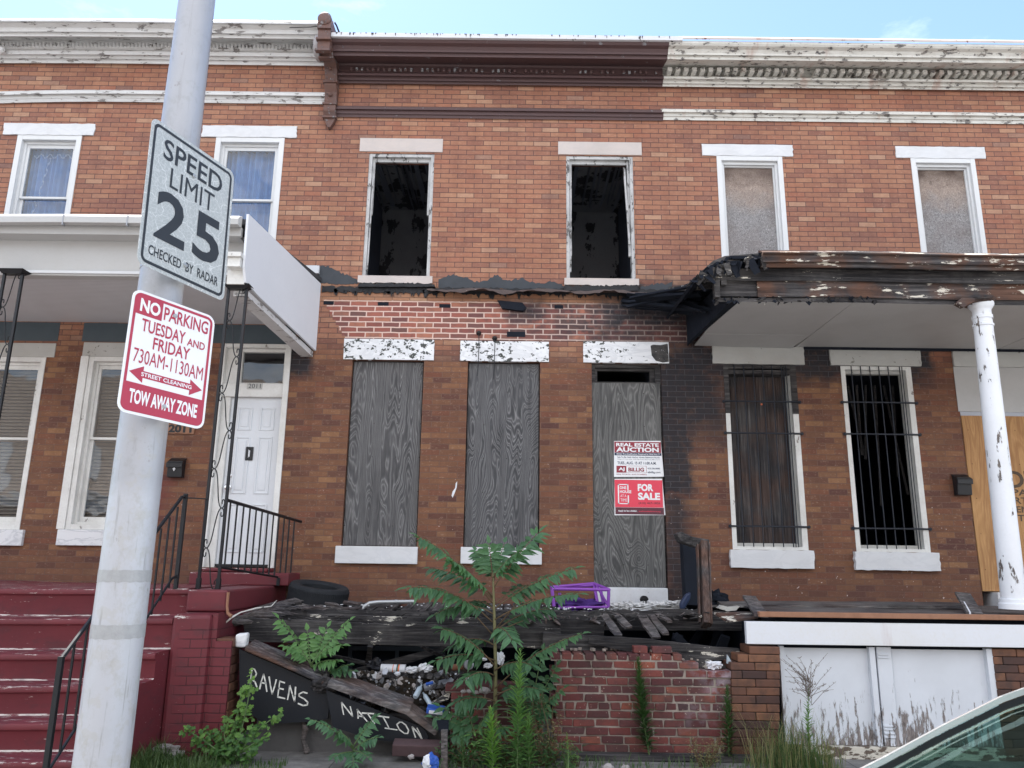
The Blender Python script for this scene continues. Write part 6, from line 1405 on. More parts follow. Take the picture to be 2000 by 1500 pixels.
# ---------------------------------------------------------------- rubbish in the void
random.seed(77)
mb = MB(); plank(mb, P(668, 1316, 7.75), P(880, 1321, 7.75), .05, .045, (0, 1, 0), 8, .004); solo(mb, 'grey_plank', M['char_x'], 'thin grey plank crossing the rubbish behind the cap rail', 'plank')
mb = MB(); zz = P(750, 1330, 7.9).z
for k in range(900):
    px, py = ru(690, 905), ru(1312, 1410); 
    if py < 1322 + (px - 690) * .25 and py > 1330 + (px - 690) * .4: continue
    p = P(px, py, 7.62 + ru(-.1, .25)); s = .006 + .034 * rnd() ** 2.2
    mb.cur = random.choice((0, 0, 1, 1, 1, 1, 1, 4, 4, 2, 3)); n_ = Vector((ru(-1, 1), ru(-1, -.2), ru(-.3, 1))).normalized(); u = n_.orthogonal().normalized(); v = n_.cross(u)
    mb.prism([p + (u * math.cos(a) * ru(.6, 1.5) + v * math.sin(a)) * s for a in (0, 1.2, 2.5, 3.9, 5.1)], n_ * s * .5)
mb.v += []; o = solo(mb, 'rubbish_heap', [M['rubble'], M['char'], M['greyp'], M['litter'], M['soil']], 'heap of broken rubble and scraps filling the collapsed porch', 'rubbish'); o['kind'] = 'stuff'
mb = MB(); p = [P(690, 1318, 7.9), P(900, 1300, 7.9), P(985, 1330, 7.9), P(1000, 1440, 7.7), P(860, 1440, 7.55), P(700, 1350, 7.55)]; mb.prism(p, (0, .5, -.1)); solo(mb, 'rubble_mound', M['soil'], 'dark mound of soil and ash under the rubbish', 'soil')['kind'] = 'stuff'
cup = thing('striped_cup', 'white paper cup with orange and green stripes lying on the rubbish', 'cup', P(766, 1306, 7.8))
a, b = P(744, 1304.5, 7.8), P(791, 1307.5, 7.8); d_ = (b - a); L = d_.length; mb = MB()
pr = [(0, .036), (.42, .040), (.50, .0405), (.53, .0405), (.66, .042), (.72, .0425), (.78, .043), (1, .045)]
for i in range(len(pr) - 1): pass
mb.lathe(a, d_, [(r_, t * L) for t, r_ in pr], 24)
for fi in range(len(mb.f)):
    if len(mb.f[fi]) == 4: mb.mi[fi] = {2: 1, 4: 2, 5: 1}.get(fi // 24, 0)
part(mb, 'cup_body', [M['litter'], M['orange'], M['green']], cup, smooth='auto'); mb = MB(); mb.lathe(b, d_, [(.047, -.004), (.048, 0), (.047, .004), (.044, .004)], 24, close=True); part(mb, 'rim', M['litter'], cup)
crumple('black_bag', P(732, 1301, 7.85), .055, M['blackbag'], 'crumpled shiny black plastic bag left of the striped cup', 'plastic bag', 2, (1.4, 1, 1.1), amp=.6)
for k, (px, py, s, sx, sz, lb) in enumerate(((805, 1308, .045, 1.3, .7, 'crumpled white paper right beside the striped cup'), (830, 1305, .05, 1.3, .8, 'crumpled pale paper further right of the striped cup'), (940, 1287, .035, 1.6, .5, 'flattened white paper scrap left of the sapling stem'), (978, 1286, .045, .8, 1.3, 'upright white torn paper right of the sapling stem'), (953, 1300, .03, 1.3, .8, 'small white paper scrap below the grey roll'), (913, 1330, .035, .8, 1.2, 'pinkish paper scrap on the rubble of the wall stub'), (862, 1402, .04, 1, .8, 'white scrap at the lower end of the cap rail'))):
    crumple('crumpled_paper', P(px, py, 7.72), s, M['litter'], lb, 'paper', 11 + k, (sx, .8, sz), 'white paper litter in the porch ruins', 3, .38, fold=2.4)
for k, (pa, pb2, r_, mt, nm, lb) in enumerate(((( 822, 1341), (816, 1352), .026, 'clear', 'plastic_bottle', 'clear plastic bottle lying above the cap rail end'), ((828, 1356), (838, 1372), .022, 'clear', 'plastic_bottle', 'cloudy plastic bottle wedged beside the cap rail end'))):
    a, b = P(*pa, 7.55), P(*pb2, 7.5); L = (b - a).length + .06; mb = MB(); mb.lathe(a, b - a, [(.008, -.02), (.01, 0), (r_, .025), (r_, L * .9), (r_ * .8, L)], 16); t = solo(mb, nm, M[mt], lb, 'bottle', 'plastic bottles in the rubbish', smooth='auto')
mb = MB(); mb.bar(P(828, 1343, 7.6), P(884, 1330, 7.65), .07, .035, (0, -.5, 1)); t = solo(mb, 'grey_box', M['greyp'], 'flat grey metal box with a blue strip lying on the rubbish', 'box', bevel=.004)
mb = MB(); mb.bar(P(832, 1336.5, 7.57), P(846, 1333, 7.57), .03, .012, (0, -.5, 1)); part(mb, 'blue_strip', M['bluep'], t)
mb = MB(); mb.tube([P(884, 1304, 7.7), P(905, 1301, 7.68)], .030, 12); solo(mb, 'rusty_pipe', M['rust'], 'short rusty brown pipe next to the grey roll', 'pipe', smooth='auto')
mb = MB(); mb.lathe(P(914, 1298, 7.64), (.3, -1, .1), [(.042, 0), (.044, .02), (.044, .05), (.03, .055), (.028, .045), (.012, .045), (.012, .06)], 20); solo(mb, 'grey_roll', M['greyp'], 'blue-grey coiled roll end facing the street beside the rusty pipe', 'roll', smooth='auto')
mb = MB(); mb.prism([P(846, 1370, 7.5), P(870, 1356, 7.5), P(880, 1352, 7.5), P(876, 1366, 7.5), P(850, 1376, 7.5)], (0, .08, 0)); solo(mb, 'brown_board_scrap', M['char_brown'], 'brown scrap of board above the blue-white carton', 'board')
mb = MB(); mb.bar(P(834, 1384, 7.35), P(868, 1388, 7.35), .10, .05, (0, -.2, 1)); t = solo(mb, 'carton', M['bluep'], 'blue and white carton crushed below the bottles', 'carton', bevel=.006)
mb = MB(); mb.bar(P(838, 1390, 7.29), P(864, 1393, 7.29), .03, .02, (0, -.2, 1)); part(mb, 'white_panel', M['litter'], t)
crumple('blue_white_bag', P(841, 1490, 6.7), .06, M['bluep'], None, 'x', 6, (1.1, .8, 1.1), amp=.25); o = bpy.data.objects['blue_white_bag']; tag(o, 'blue and white snack bag on the pavement by the wooden stake', 'snack bag')
crumple('white_side', P(834, 1488, 6.67), .045, M['litter'], None, None, 8, (.8, .6, 1.2), amp=.25, par=o)
for k, (px, lb) in enumerate(((905, 'folded red and white wrapper leftmost, in the weeds'), (919, 'red striped wrapper rightmost, in the weeds'))):
    mb = MB(); a = P(px, 1472, 7.15); mb.cur = 0; mb.prism([a + Vector((-.045, 0, -.03)), a + Vector((-.02, 0, .03)), a + Vector((-.008, 0, -.03))], (0, .02, 0)); mb.cur = 1; mb.prism([a + Vector((-.007, 0, -.03)), a + Vector((-.012, 0, .025)), a + Vector((.012, 0, .02)), a + Vector((.012, 0, -.03))], (0, .02, 0)); mb.cur = 0; mb.prism([a + Vector((.013, 0, -.03)), a + Vector((.013, 0, .02)), a + Vector((.03, 0, .0))], (0, .02, 0))
    solo(mb, 'wrapper', [M['litter'], M['signred']], lb, 'wrapper', 'red and white wrappers in the weeds')
crumple('white_bag', P(1396, 1300, 7.55), .045, M['litter'], 'crumpled white plastic bag on top of the low brick wall by the glazed pier', 'plastic bag', 21, (1.4, 1, .9), amp=.6, fold=3)
mb = MB(); mb.prism([P(1420, 1296, 7.5), P(1421, 1279, 7.5), P(1431, 1296, 7.5)], (0, .03, 0)); solo(mb, 'glass_shard', M['clear'], 'pale pointed shard standing beside the white bag on the wall', 'shard')
for k, (px, py, s, lb) in enumerate(((946, 1349, .05, 'largest pale stone at the right end of the wall stub'), (905, 1351, .025, 'small stone at the left of the wall stub'), (917, 1350, .03, 'small pale stone second from left on the wall stub'), (930, 1352, .025, 'small stone in the middle of the wall stub'), (803, 1478, .03, 'small grey stone alone on the pavement before the red timber'), (1187, 1499, .05, 'pale stone on the pavement below the low brick wall'), (1222, 1499, .035, 'smaller pale stone right of the other, below the low wall'))):
    crumple('stone', P(px, py, 7.4 if py < 1400 else 6.9), s * .8, M['rubble'], lb, 'stone', 30 + k, (1.2, .8, .8), 'stones in the ruins', 2, .3, fold=1.5)
crumple('cement_lump', P(322, 1470, 7.1), .09, M['rubble'], 'rough pale cement lump at the foot of the oxblood pier', 'cement lump', 44, (1.7, .8, .7), amp=.4)

# ---------------------------------------------------------------- plants
random.seed(5)
def leaf(mb, p, d, n, L, w_, tone, fold=.25):
    """pointed leaflet: 2 halves, folded along the midrib"""
    s = d.cross(n).normalized(); q = [p, p + d * L * .28 + s * w_ * .5 + n * fold * w_ * .5, p + d * L * .62 + s * w_ * .38 + n * fold * w_ * .4 - n * L * .02, p + d * L - n * L * .12, p + d * L * .62 - s * w_ * .38 + n * fold * w_ * .4 - n * L * .02, p + d * L * .28 - s * w_ * .5 + n * fold * w_ * .5, p + d * L * .5]
    b = len(mb.v); mb.v += q
    for f in ((0, 1, 6), (1, 2, 6), (2, 3, 6), (3, 4, 6), (4, 5, 6), (5, 0, 6)): mb.f.append(tuple(b + i for i in f)); mb.mi.append(mb.cur); mb.t.append(tone)
def frond(lf, stm, p0, p1, lift, pairs, L, w_, tone=.5, droop=.35, nvec=None):
    p0, p1 = Vector(p0), Vector(p1); mid = (p0 + p1) / 2 + Vector((0, 0, lift)); C_ = lambda t: p0 * (1 - t) ** 2 + mid * 2 * t * (1 - t) + p1 * t * t
    stm.tube([C_(t / 8) for t in range(9)], [.007 - .0006 * t for t in range(9)], 5)
    tn = tone
    for k in range(pairs + 1):
        t = .22 + .78 * k / pairs; c_ = C_(min(t, 1)); d_ = (C_(min(t + .03, 1.03)) - C_(t - .03)).normalized()
        up_ = Vector((0, -.35, 1)); sd = d_.cross(up_).normalized(); nn = sd.cross(d_).normalized()
        ll = L * (1 - .55 * abs(t - .5) ** 1.5 * 1.6) * ru(.75, 1.15)
        if k == pairs: leaf(lf, c_, d_, nn, ll * .9, w_, tn); break
        for s in (-1, 1):
            ld = (sd * s * 1. + d_ * ru(.2, .75) - Vector((0, 0, droop * ru(.3, 2.0))) + Vector((ru(-.15, .15), ru(-.3, .3), 0))).normalized()
            leaf(lf, c_ + d_ * ru(-.005, .005), ld, (nn - ld * nn.dot(ld)).normalized(), ll, w_ * ru(.85, 1.1), max(0, min(1, tn + ru(-.25, .25))))
# young tree of heaven in the middle
tr = thing('sapling', 'tall young tree with long feathery leaves growing in front of the ruined porch', 'tree', P(968, 1480, 7.25))
trunk = MB(); base = P(969, 1478, 7.25); tip = P(963, 1120, 7.2)
pts = [base, P(967, 1400, 7.24), P(968, 1300, 7.22), P(966, 1220, 7.2), P(964, 1160, 7.2), tip]; trunk.tube(pts, [.020, .018, .016, .014, .011, .006], 8)
lf, stm = MB(), MB()
Yt = 7.2
fr_ = [((962, 1178), (818, 1048), .14, 15, .125, -.25, .55), ((963, 1150), (1052, 1040), .05, 14, .13, .1, .6), ((962, 1215), (797, 1148), .20, 15, .13, -.3, .5), ((965, 1190), (1122, 1110), .10, 13, .115, -.1, .55), ((964, 1212), (1132, 1160), .12, 14, .11, -.4, .45), ((962, 1165), (885, 1095), .05, 9, .12, -.3, .75),
       ((967, 1345), (1136, 1238), .14, 15, .10, -.2, .55), ((966, 1300), (862, 1228), .12, 12, .13, -.2, .55), ((963, 1130), (930, 1075), .03, 9, .09, .15, .6), ((963, 1128), (1010, 1078), .04, 9, .10, -.15, .65), ((966, 1260), (880, 1262), .12, 10, .12, .2, .3), ((964, 1190), (905, 1180), .1, 9, .12, .25, .25),
       ((964, 1235), (1080, 1190), .12, 11, .11, .25, .3), ((967, 1290), (852, 1290), .10, 8, .12, -.1, .45), ((965, 1230), (1000, 1250), .10, 7, .12, -.3, .5), ((966, 1320), (905, 1330), .1, 8, .12, -.2, .4), ((966, 1310), (1040, 1300), .1, 8, .12, -.2, .35), ((965, 1200), (850, 1200), .16, 11, .12, -.1, .4), ((965, 1180), (1070, 1140), .12, 10, .11, .3, .35), ((963, 1135), (955, 1062), .02, 9, .10, .0, .7), ((967, 1360), (1050, 1345), .08, 7, .11, -.1, .4), ((967, 1370), (890, 1372), .08, 7, .11, -.1, .35), ((963, 1140), (985, 1060), .02, 10, .10, .2, .4), ((964, 1170), (840, 1110), .12, 12, .11, .3, .3)]
for a, b, li, pr_, L, dy, tn in fr_: frond(lf, stm, P(*a, Yt), P(*b, Yt + dy), li, pr_ + 6, L * ru(1.4, 1.65), .044, tn - .12)
for a, b, c2 in (((966, 1255), (990, 1225), (1022, 1212)), ((967, 1245), (940, 1215), (918, 1190)), ((967, 1230), (1000, 1190), (1030, 1150))): stm.tube([P(*a, Yt), P(*b, Yt - .05), P(*c2, Yt - .1)], [.007, .005, .003], 5)
part(trunk, 'trunk', M['stem'], tr, smooth=True); part(stm, 'leaf_stalks', M['stem_r'], tr, smooth=True); part(lf, 'crown', M['leaf'], tr, fix=False)
def small_ail(name, label, base, fronds, Y, mat='leaf_hi', L=.11, grp=None):
    t = thing(name, label, 'plant', P(*base, Y), grp); lf, stm = MB(), MB(); b = P(*base, Y)
    for (tx_, ty_, dy, li, n_, tn) in fronds: frond(lf, stm, b + Vector((ru(-.01, .01), 0, ru(0, .04))), P(tx_, ty_, Y + dy), li, n_, L * 1.2, L * .42, tn)
    part(stm, 'stems', M['stem_g'], t, smooth=True); part(lf, 'leaves', M[mat], t, fix=False); return t
small_ail('seedling', 'bright green feathery seedling growing between the fallen cap rail and grey beam', (608, 1305), [(545, 1208, -.05, .05, 10, .7), (683, 1212, .05, .05, 11, .7), (556, 1262, -.1, .08, 8, .5), (668, 1260, -.1, .08, 9, .6), (600, 1232, .0, .0, 8, .9), (640, 1225, .1, .02, 8, .6), (660, 1290, -.1, .05, 6, .4)], 7.42)
small_ail('seedling', 'small dark leaf spray behind the cap rail, left of the striped cup', (640, 1318), [(682, 1298, -.05, .03, 6, .3), (690, 1310, -.05, .02, 5, .3), (655, 1296, .0, .02, 5, .3)], 7.42, 'leaf', .09)
small_ail('seedling', 'low dark feathery seedling on the pavement below the RAVENS panel', (690, 1470), [(606, 1405, -.05, .08, 11, .5), (735, 1400, .05, .04, 10, .5), (660, 1430, -.1, .05, 8, .4), (740, 1440, -.1, .05, 7, .3), (650, 1480, -.2, .03, 6, .3), (720, 1480, -.25, .03, 6, .4), (690, 1495, -.3, .02, 6, .3)], 7.05, 'leaf', .085)
small_ail('seedling', 'low dark seedling with broad feathery leaves under the sapling, right of the stake', (930, 1440), [(845, 1400, -.05, .06, 8, .4), (965, 1378, -.1, .05, 9, .55), (905, 1375, .0, .04, 8, .5), (878, 1440, -.1, .03, 6, .3), (860, 1380, .05, .05, 7, .5), (990, 1420, .05, .05, 7, .3)], 7.2, 'leaf', .12)
small_ail('seedling', 'dark leafy seedling behind the horseweeds, against the left end of the low wall', (1030, 1420), [(1088, 1300, .05, .05, 9, .3), (1010, 1290, .1, .03, 9, .3), (1100, 1345, -.05, .05, 8, .35), (1060, 1270, .1, .03, 8, .3), (990, 1340, .1, .04, 8, .25), (1075, 1390, -.05, .05, 7, .3)], 7.3, 'leaf', .10)
# horseweeds
def horseweed(label, base, tipp, Y, mat, n_, L, dens_top=.3, wide=1., bare=.05, group='tall horseweeds in front of the ruins'):
    b, t_ = P(*base, Y), P(*tipp, Y); b.z = max(b.z, .0); t = thing('horseweed', label, 'weed', b, group)
    st2 = MB(); ax = t_ - b; bend = Vector((ru(-.03, .03), ru(-.03, .03), 0)); C_ = lambda q: b + ax * q + bend * math.sin(q * 3)
    st2.tube([C_(q / 8) for q in range(9)], [.008 - .0008 * q for q in range(9)], 5); lf = MB()
    for k in range(n_):
        q = bare + (1 - bare) * k / n_; a = k * 2.4 + ru(-.3, .3); c_ = C_(q); env = wide * (1 - q ** 3 * .75) * (.65 + .35 * math.sin(min(1, q / .4) * 1.57))
        d_ = Vector((math.cos(a), math.sin(a), ru(-.1, .6) + q * .9)).normalized(); ll = L * env * ru(.8, 1.35)
        leaf(lf, c_, d_, Vector((-d_.x * d_.z, -d_.y * d_.z, 1)).normalized(), ll, max(.008, ll * .2), min(1, max(0, .25 + q * .6 + ru(-.25, .25))))
    part(st2, 'stem', M['stem_g'], t); part(lf, 'leaves', M[mat], t, fix=False); return t
horseweed('bright yellow-green horseweed in the foreground, left of the taller one', (962, 1520), (957, 1382), 6.7, 'weed_hi', 130, .105)
horseweed('tallest horseweed, rising to the porch beams right of the sapling', (1010, 1520), (1016, 1268), 6.8, 'weed', 210, .125)
horseweed('grey-green horseweed close behind the tallest one', (1036, 1510), (1034, 1395), 6.9, 'weed', 110, .11)
horseweed('short dark horseweed between the bright one and the stake', (905, 1515), (900, 1440), 6.8, 'weed_dk', 70, .08)
horseweed('small bright horseweed shoot at the foot of the low wall', (1109, 1512), (1106, 1430), 6.8, 'weed_hi', 50, .05, wide=.7)
horseweed('dark slender weed growing flat against the middle of the low wall', (1268, 1475), (1247, 1285), 7.36, 'weed_dk', 300, .12)
horseweed('dark slender weed against the glazed brick pier', (1424, 1488), (1420, 1338), 7.33, 'weed_dk', 200, .10)
horseweed('tall weed with bare branching seed head before the white basement panels', (1585, 1500), (1580, 1345), 7.1, 'weed', 110, .075, bare=.02)
# seed head of the last
o = [q for q in scene.collection.objects if q.name.startswith('horseweed')][-1]; o = [q for q in scene.objects if q.get('label', '').startswith('tall weed with bare')][0]
mb = MB(); r0 = P(1580, 1345, 7.1)
for k in range(46):
    a = r0 + Vector((ru(-.02, .02), 0, ru(-.14, .08))); b = a + Vector((ru(-.24, .24), ru(-.1, .1), ru(.02, .24))); mb.tube([a, (a + b) / 2 + Vector((0, 0, .015)), b], [.0022, .0018, .001], 4)
    for j in range(3): c_ = a.lerp(b, ru(.5, 1)); mb.bar(c_, c_ + Vector((ru(-.02, .02), 0, ru(.005, .02))), .004, .003)
part(mb, 'seed_head', plain('brown_seed_head', (.13, .10, .08), .9), o)
def cloudweed(label, name, c, rx, rz, Y, n_, mat, L, stems=6, group=None, base_z=0.):
    cc = P(*c, Y); t = thing(name, label, 'weed', (cc.x, Y, max(0, base_z)), group); st2, lf = MB(), MB()
    for k in range(stems):
        e = cc + Vector((ru(-rx, rx), ru(-rx, rx) * .6, ru(-rz, rz))); b = Vector((cc.x + ru(-.05, .05), Y, base_z)); st2.tube([b, (b + e) / 2 + Vector((ru(-.05, .05), 0, .03)), e], [.005, .004, .002], 4)
        for j in range(n_ // stems):
            q = (b + e) / 2 + (e - b) * ru(-.15, .5) + Vector((ru(-1, 1) * rx * .4, ru(-1, 1) * rx * .4, ru(-.3, .3) * rz)); a = ru(0, 6.28)
            d_ = Vector((math.cos(a), math.sin(a) * .8, ru(-.4, .8))).normalized(); leaf(lf, q, d_, Vector((-d_.x * d_.z, -d_.y * d_.z - .3, 1)).normalized(), L * ru(.5, 1.2), L * .35, rnd())
    part(st2, 'stems', M['stem_r'], t); part(lf, 'leaves', M[mat], t, fix=False); return t
cloudweed('dry yellowish weed between the horseweeds and the low brick wall', 'dry_weed', (1072, 1400), .16, .26, 7.2, 420, 'dry', .030, 16)
cloudweed('pale yellow-green flowering weed at the foot of the low wall near the pier', 'dry_weed', (1374, 1462), .14, .10, 7.15, 620, 'dry', .022, 16)
cloudweed('tangle of green leaves at the foot of the wall behind the horseweeds', 'leafy_weed', (1060, 1455), .30, .14, 7.1, 420, 'weed_dk', .05, 18)
cloudweed('leafy green undergrowth around the stake and wrappers', 'leafy_weed', (905, 1470), .22, .10, 7.05, 380, 'weed_dk', .045, 16)
cloudweed('mid green leafy weed between the sapling stem and the stake', 'leafy_weed', (945, 1425), .17, .15, 7.15, 300, 'weed', .055, 14)
cloudweed('dense dark undergrowth at the foot of the sapling, before the horseweeds', 'leafy_weed', (985, 1462), .22, .10, 7.05, 420, 'weed_dk', .055, 16)
cloudweed('broad leafy weed right behind the tallest horseweed', 'leafy_weed', (1035, 1370), .15, .20, 7.28, 320, 'leaf', .06, 14)
cloudweed('small dark leafy weed on the pavement below the low wall', 'leafy_weed', (1120, 1470), .09, .09, 7.1, 130, 'weed', .035, 8)
# vine with lobed leaves
def lobed(mb, p, n_, u, s, tone):
    v = n_.cross(u); prof = [(0, -.35), (.35, -.5), (.62, -.2), (.45, .05), (.75, .35), (.35, .38), (.28, .75), (0, 1.), (-.28, .75), (-.35, .38), (-.75, .35), (-.45, .05), (-.62, -.2), (-.35, -.5)]
    b = len(mb.v); mb.v.append(p + n_ * s * .12); mb.v += [p + (u * a + v * c_) * s for a, c_ in prof]
    for i in range(14): mb.f.append((b, b + 1 + i, b + 1 + (i + 1) % 14)); mb.mi.append(0); mb.t.append(tone)
vi = thing('vine_bush', 'bushy vine with yellow-green lobed leaves before the oxblood pier and RAVENS panel', 'vine', P(450, 1490, 7.0)); st2, lf = MB(), MB()
cl = [((450, 1480), (400, 1425)), ((450, 1480), (360, 1425)), ((450, 1480), (440, 1400)), ((455, 1480), (480, 1345)), ((455, 1480), (492, 1315)), ((450, 1480), (430, 1450)), ((460, 1480), (500, 1420)), ((460, 1480), (545, 1395)), ((455, 1485), (500, 1470)), ((450, 1485), (400, 1470)), ((450, 1485), (470, 1440)), ((450, 1485), (520, 1440)), ((440, 1490), (380, 1450)), ((450, 1480), (455, 1420)), ((450, 1480), (470, 1380))]
for a, b in cl:
    A, B = P(*a, 7.0), P(*b, 7.0 + ru(-.12, .2)); A.z = .02; mid = (A + B) / 2 + Vector((ru(-.06, .06), ru(-.08, .08), .05)); C_ = lambda t: A * (1 - t) ** 2 + mid * 2 * t * (1 - t) + B * t * t
    st2.tube([C_(t / 6) for t in range(7)], [.005] * 6 + [.002], 4)
    nn_ = int(34 * (B - A).length / .4)
    for k in range(min(nn_, 46)):
        t = ru(.15, 1.03); sp = .10 * (1.1 - t * .8); p = C_(t) + Vector((ru(-sp, sp), ru(-sp, sp), ru(-sp, sp))); p.z = max(p.z, .03)
        n_ = Vector((ru(-.5, .5), ru(-1, -.2), ru(.3, 1))).normalized(); u = Vector((ru(-1, 1), ru(-1, 1), ru(-1, 1))); u = (u - n_ * u.dot(n_)).normalized()
        lobed(lf, p, n_, u, ru(.018, .040), min(1, max(0, (p.z - .1) * .9 + ru(-.2, .3))))
part(st2, 'stems', M['stem_g'], vi); part(lf, 'leaves', M['vine'], vi, fix=False)
# grass tufts
mb = MB()
def blades(n_, x0, x1, y0, y1, h0, h1, lean=.5, w_=.005):
    for k in range(n_):
        p = Vector((ru(x0, x1), ru(y0, y1), 0.)); a = ru(0, 6.28); h = ru(h0, h1); l = h * ru(.1, lean); d_ = Vector((math.cos(a), math.sin(a), 0)); s = Vector((-d_.y, d_.x, 0)) * w_ * ru(.5, 1)
        q1 = p + d_ * l * .3 + Vector((0, 0, h * .6)); q2 = p + d_ * l + Vector((0, 0, h * ru(.8, 1))); tn = rnd(); mb.face([p - s, p + s, q1 + s * .7, q1 - s * .7], tone=tn); mb.face([q1 - s * .7, q1 + s * .7, q2], tone=tn)
gx_ = lambda px: P(px, 1480, 7.0).x
blades(1500, gx_(238), gx_(440), 6.6, 7.15, .03, .16, .9); blades(500, gx_(250), gx_(330), 6.5, 7.1, .1, .26, 1.); blades(300, gx_(440), gx_(560), 6.7, 7.1, .02, .08)
blades(380, gx_(1480), gx_(1640), 6.9, 7.35, .06, .30, .9, .004); blades(150, gx_(1520), gx_(1600), 6.9, 7.3, .2, .5, .8, .004); blades(600, gx_(860), gx_(1480), 6.7, 7.3, .03, .13, .9)
o = solo(mb, 'grass', M['grass'], 'ragged tufts of grass along the foot of the walls', 'grass', fix=False); o['kind'] = 'stuff'
mb = MB(); blades(320, gx_(1470), gx_(1640), 6.9, 7.3, .15, .55, .9, .003)
o = solo(mb, 'dry_grass', M['dry'], 'dry straw-coloured grass stalks before the white basement panels', 'grass', fix=False); o['kind'] = 'stuff'

# ---------------------------------------------------------------- parked car (nose to the left), kerb side at Y = 3.1
car = thing('parked_car', 'silver car parked at the kerb, its windscreen corner in the foreground at the right', 'car', (2.2, 2.2, -.16))
YC, HWd = 2.17, .90
def yw(z): return HWd if z < .75 else HWd - (z - .75) * .28
pil = [P(1650, 1500, 3.0), P(1700, 1471, 3.0), P(1800, 1408, 3.0), P(1860, 1374, 3.0), P(1900, 1351, 3.0), P(1950, 1331, 3.0), P(2000, 1315, 3.0), P(2060, 1300, 3.0)]
zroof = pil[-1].z + .035
prof_t = [(pil[0].x - .35, pil[0].z - .20)] + [(q.x, q.z) for q in pil] + [(pil[-1].x + .25, zroof - .012), (pil[-1].x + .6, zroof), (pil[-1].x + 1.1, zroof - .02), (pil[-1].x + 1.5, zroof - .10), (pil[-1].x + 1.95, .98)]
x_c, z_c = prof_t[0]
low = [(-.75, .30), (-.80, .48), (-.70, .60), (-.3, .66), (.3, .70), (x_c, z_c - .02)]
x_e = prof_t[-1][0]
# body: stacked outline extruded with tumblehome
def loft(sections, name, mat, par, **k):
    mb = MB(); n_ = len(sections[0]); b = 0
    for s_ in sections: mb.v += [Vector(q) for q in s_]
    for i in range(len(sections) - 1):
        for j in range(n_ - 1): mb.f.append((i * n_ + j, i * n_ + j + 1, (i + 1) * n_ + j + 1, (i + 1) * n_ + j)); mb.mi.append(0); mb.t.append(None)
    return part(mb, name, mat, par, **k)
def crown(x, z, hw, n_=9, dz=.03): return [(x, YC + hw * (2 * j / (n_ - 1) - 1), z - dz * (2 * j / (n_ - 1) - 1) ** 2) for j in range(n_)]
hood = loft([crown(x, z, .80, dz=.05) for x, z in low], 'bonnet', M['carpaint'], car, smooth=True)
tail = loft([crown(x_e, .96, .74), crown(x_e + .25, .95, .76), crown(x_e + .55, .88, .76), crown(x_e + .62, .6, .78), crown(x_e + .62, .25, .78)], 'boot_lid', M['carpaint'], car, smooth=True)
for s in (-1, 1):
    lowpts = [(-.75, .12), (-.80, .48), (-.70, .58), (-.3, .63), (.3, .68), (x_c, z_c - .05), (x_e, .92), (x_e + .55, .86), (x_e + .62, .6), (x_e + .62, .12)]
    mb = MB(); mb.prism([(x, YC + s * (HWd - .04), z) for x, z in lowpts], (0, s * .04, 0)); part(mb, 'side_panel', M['carpaint'], car, bevel=.015)
mb = MB(); mb.box(-.42, x_e + .58, YC - .84, YC + .84, .08, .60); part(mb, 'underbody', M['cartrim'], car)
for wx in (.15, x_e + .15):
    for s in (-1, 1):
        wh = thing('wheel', None, None); wh.parent = car; wh.location = Vector((wx, YC + s * .80, .16)) - car.location
        mb = MB(); mb.lathe((wx, YC + s * .72, .16), (0, s, 0), [(.21, 0), (.29, 0), (.32, .03), (.32, .17), (.29, .20), (.21, .20)], 36, close=True); part(mb, 'tyre', M['rubber'], wh, smooth='auto')
        mb = MB(); mb.lathe((wx, YC + s * .86, .16), (0, s, 0), [(.21, 0), (.20, .04), (.05, .03), (.04, .05)], 24); part(mb, 'rim', M['chrome'], wh, smooth='auto')
i_r = 7
ws = [(x_c, z_c)] + [(q.x, q.z) for q in pil]
hwf = lambda z: .80 - (z - z_c) * .30
# windscreen glass and its black frit, near A pillar, far A pillar, roof
loft([[(x, YC + (hwf(z) - .016) * (2 * j / 16 - 1), z - .042 + .012 * (1 - (2 * j / 16 - 1) ** 2)) for j in range(17)] for x, z in ws[:-1]], 'windscreen', M['carglass'], car, smooth=True)
def edge_strip(name, mat, f0, f1, dz, th):
    for s in (-1, 1):
        mb = MB(); prev = None
        for x, z in ws:
            h = hwf(z); a = Vector((x, YC + s * (h - f0), z + dz)); b = Vector((x, YC + s * (h - f1), z + dz + .004)); c_ = b - Vector((0, 0, th)); d_ = a - Vector((0, 0, th)); q = [a, b, c_, d_]
            if prev:
                for i in range(4): mb.face([prev[i], prev[(i + 1) % 4], q[(i + 1) % 4], q[i]])
            prev = q
        part(mb, name, mat, car, smooth='auto')
edge_strip('pillar', M['carpaint'], -.010, .012, .010, .020); edge_strip('gasket', M['cartrim'], .008, .016, -.011, .022); edge_strip('screen_trim', M['chrome'], .015, .020, -.034, .005)
rs = prof_t[8:-2]
loft([crown(x, z + .03, .70, 13, .035) for x, z in [ws[-1]] + prof_t[9:-2]], 'roof', M['carpaint'], car, smooth=True)
mb = loft([crown(x, z + .02, .69, 9, .03) for x, z in prof_t[-3:]], 'rear_window', M['carglass'], car, smooth=True)
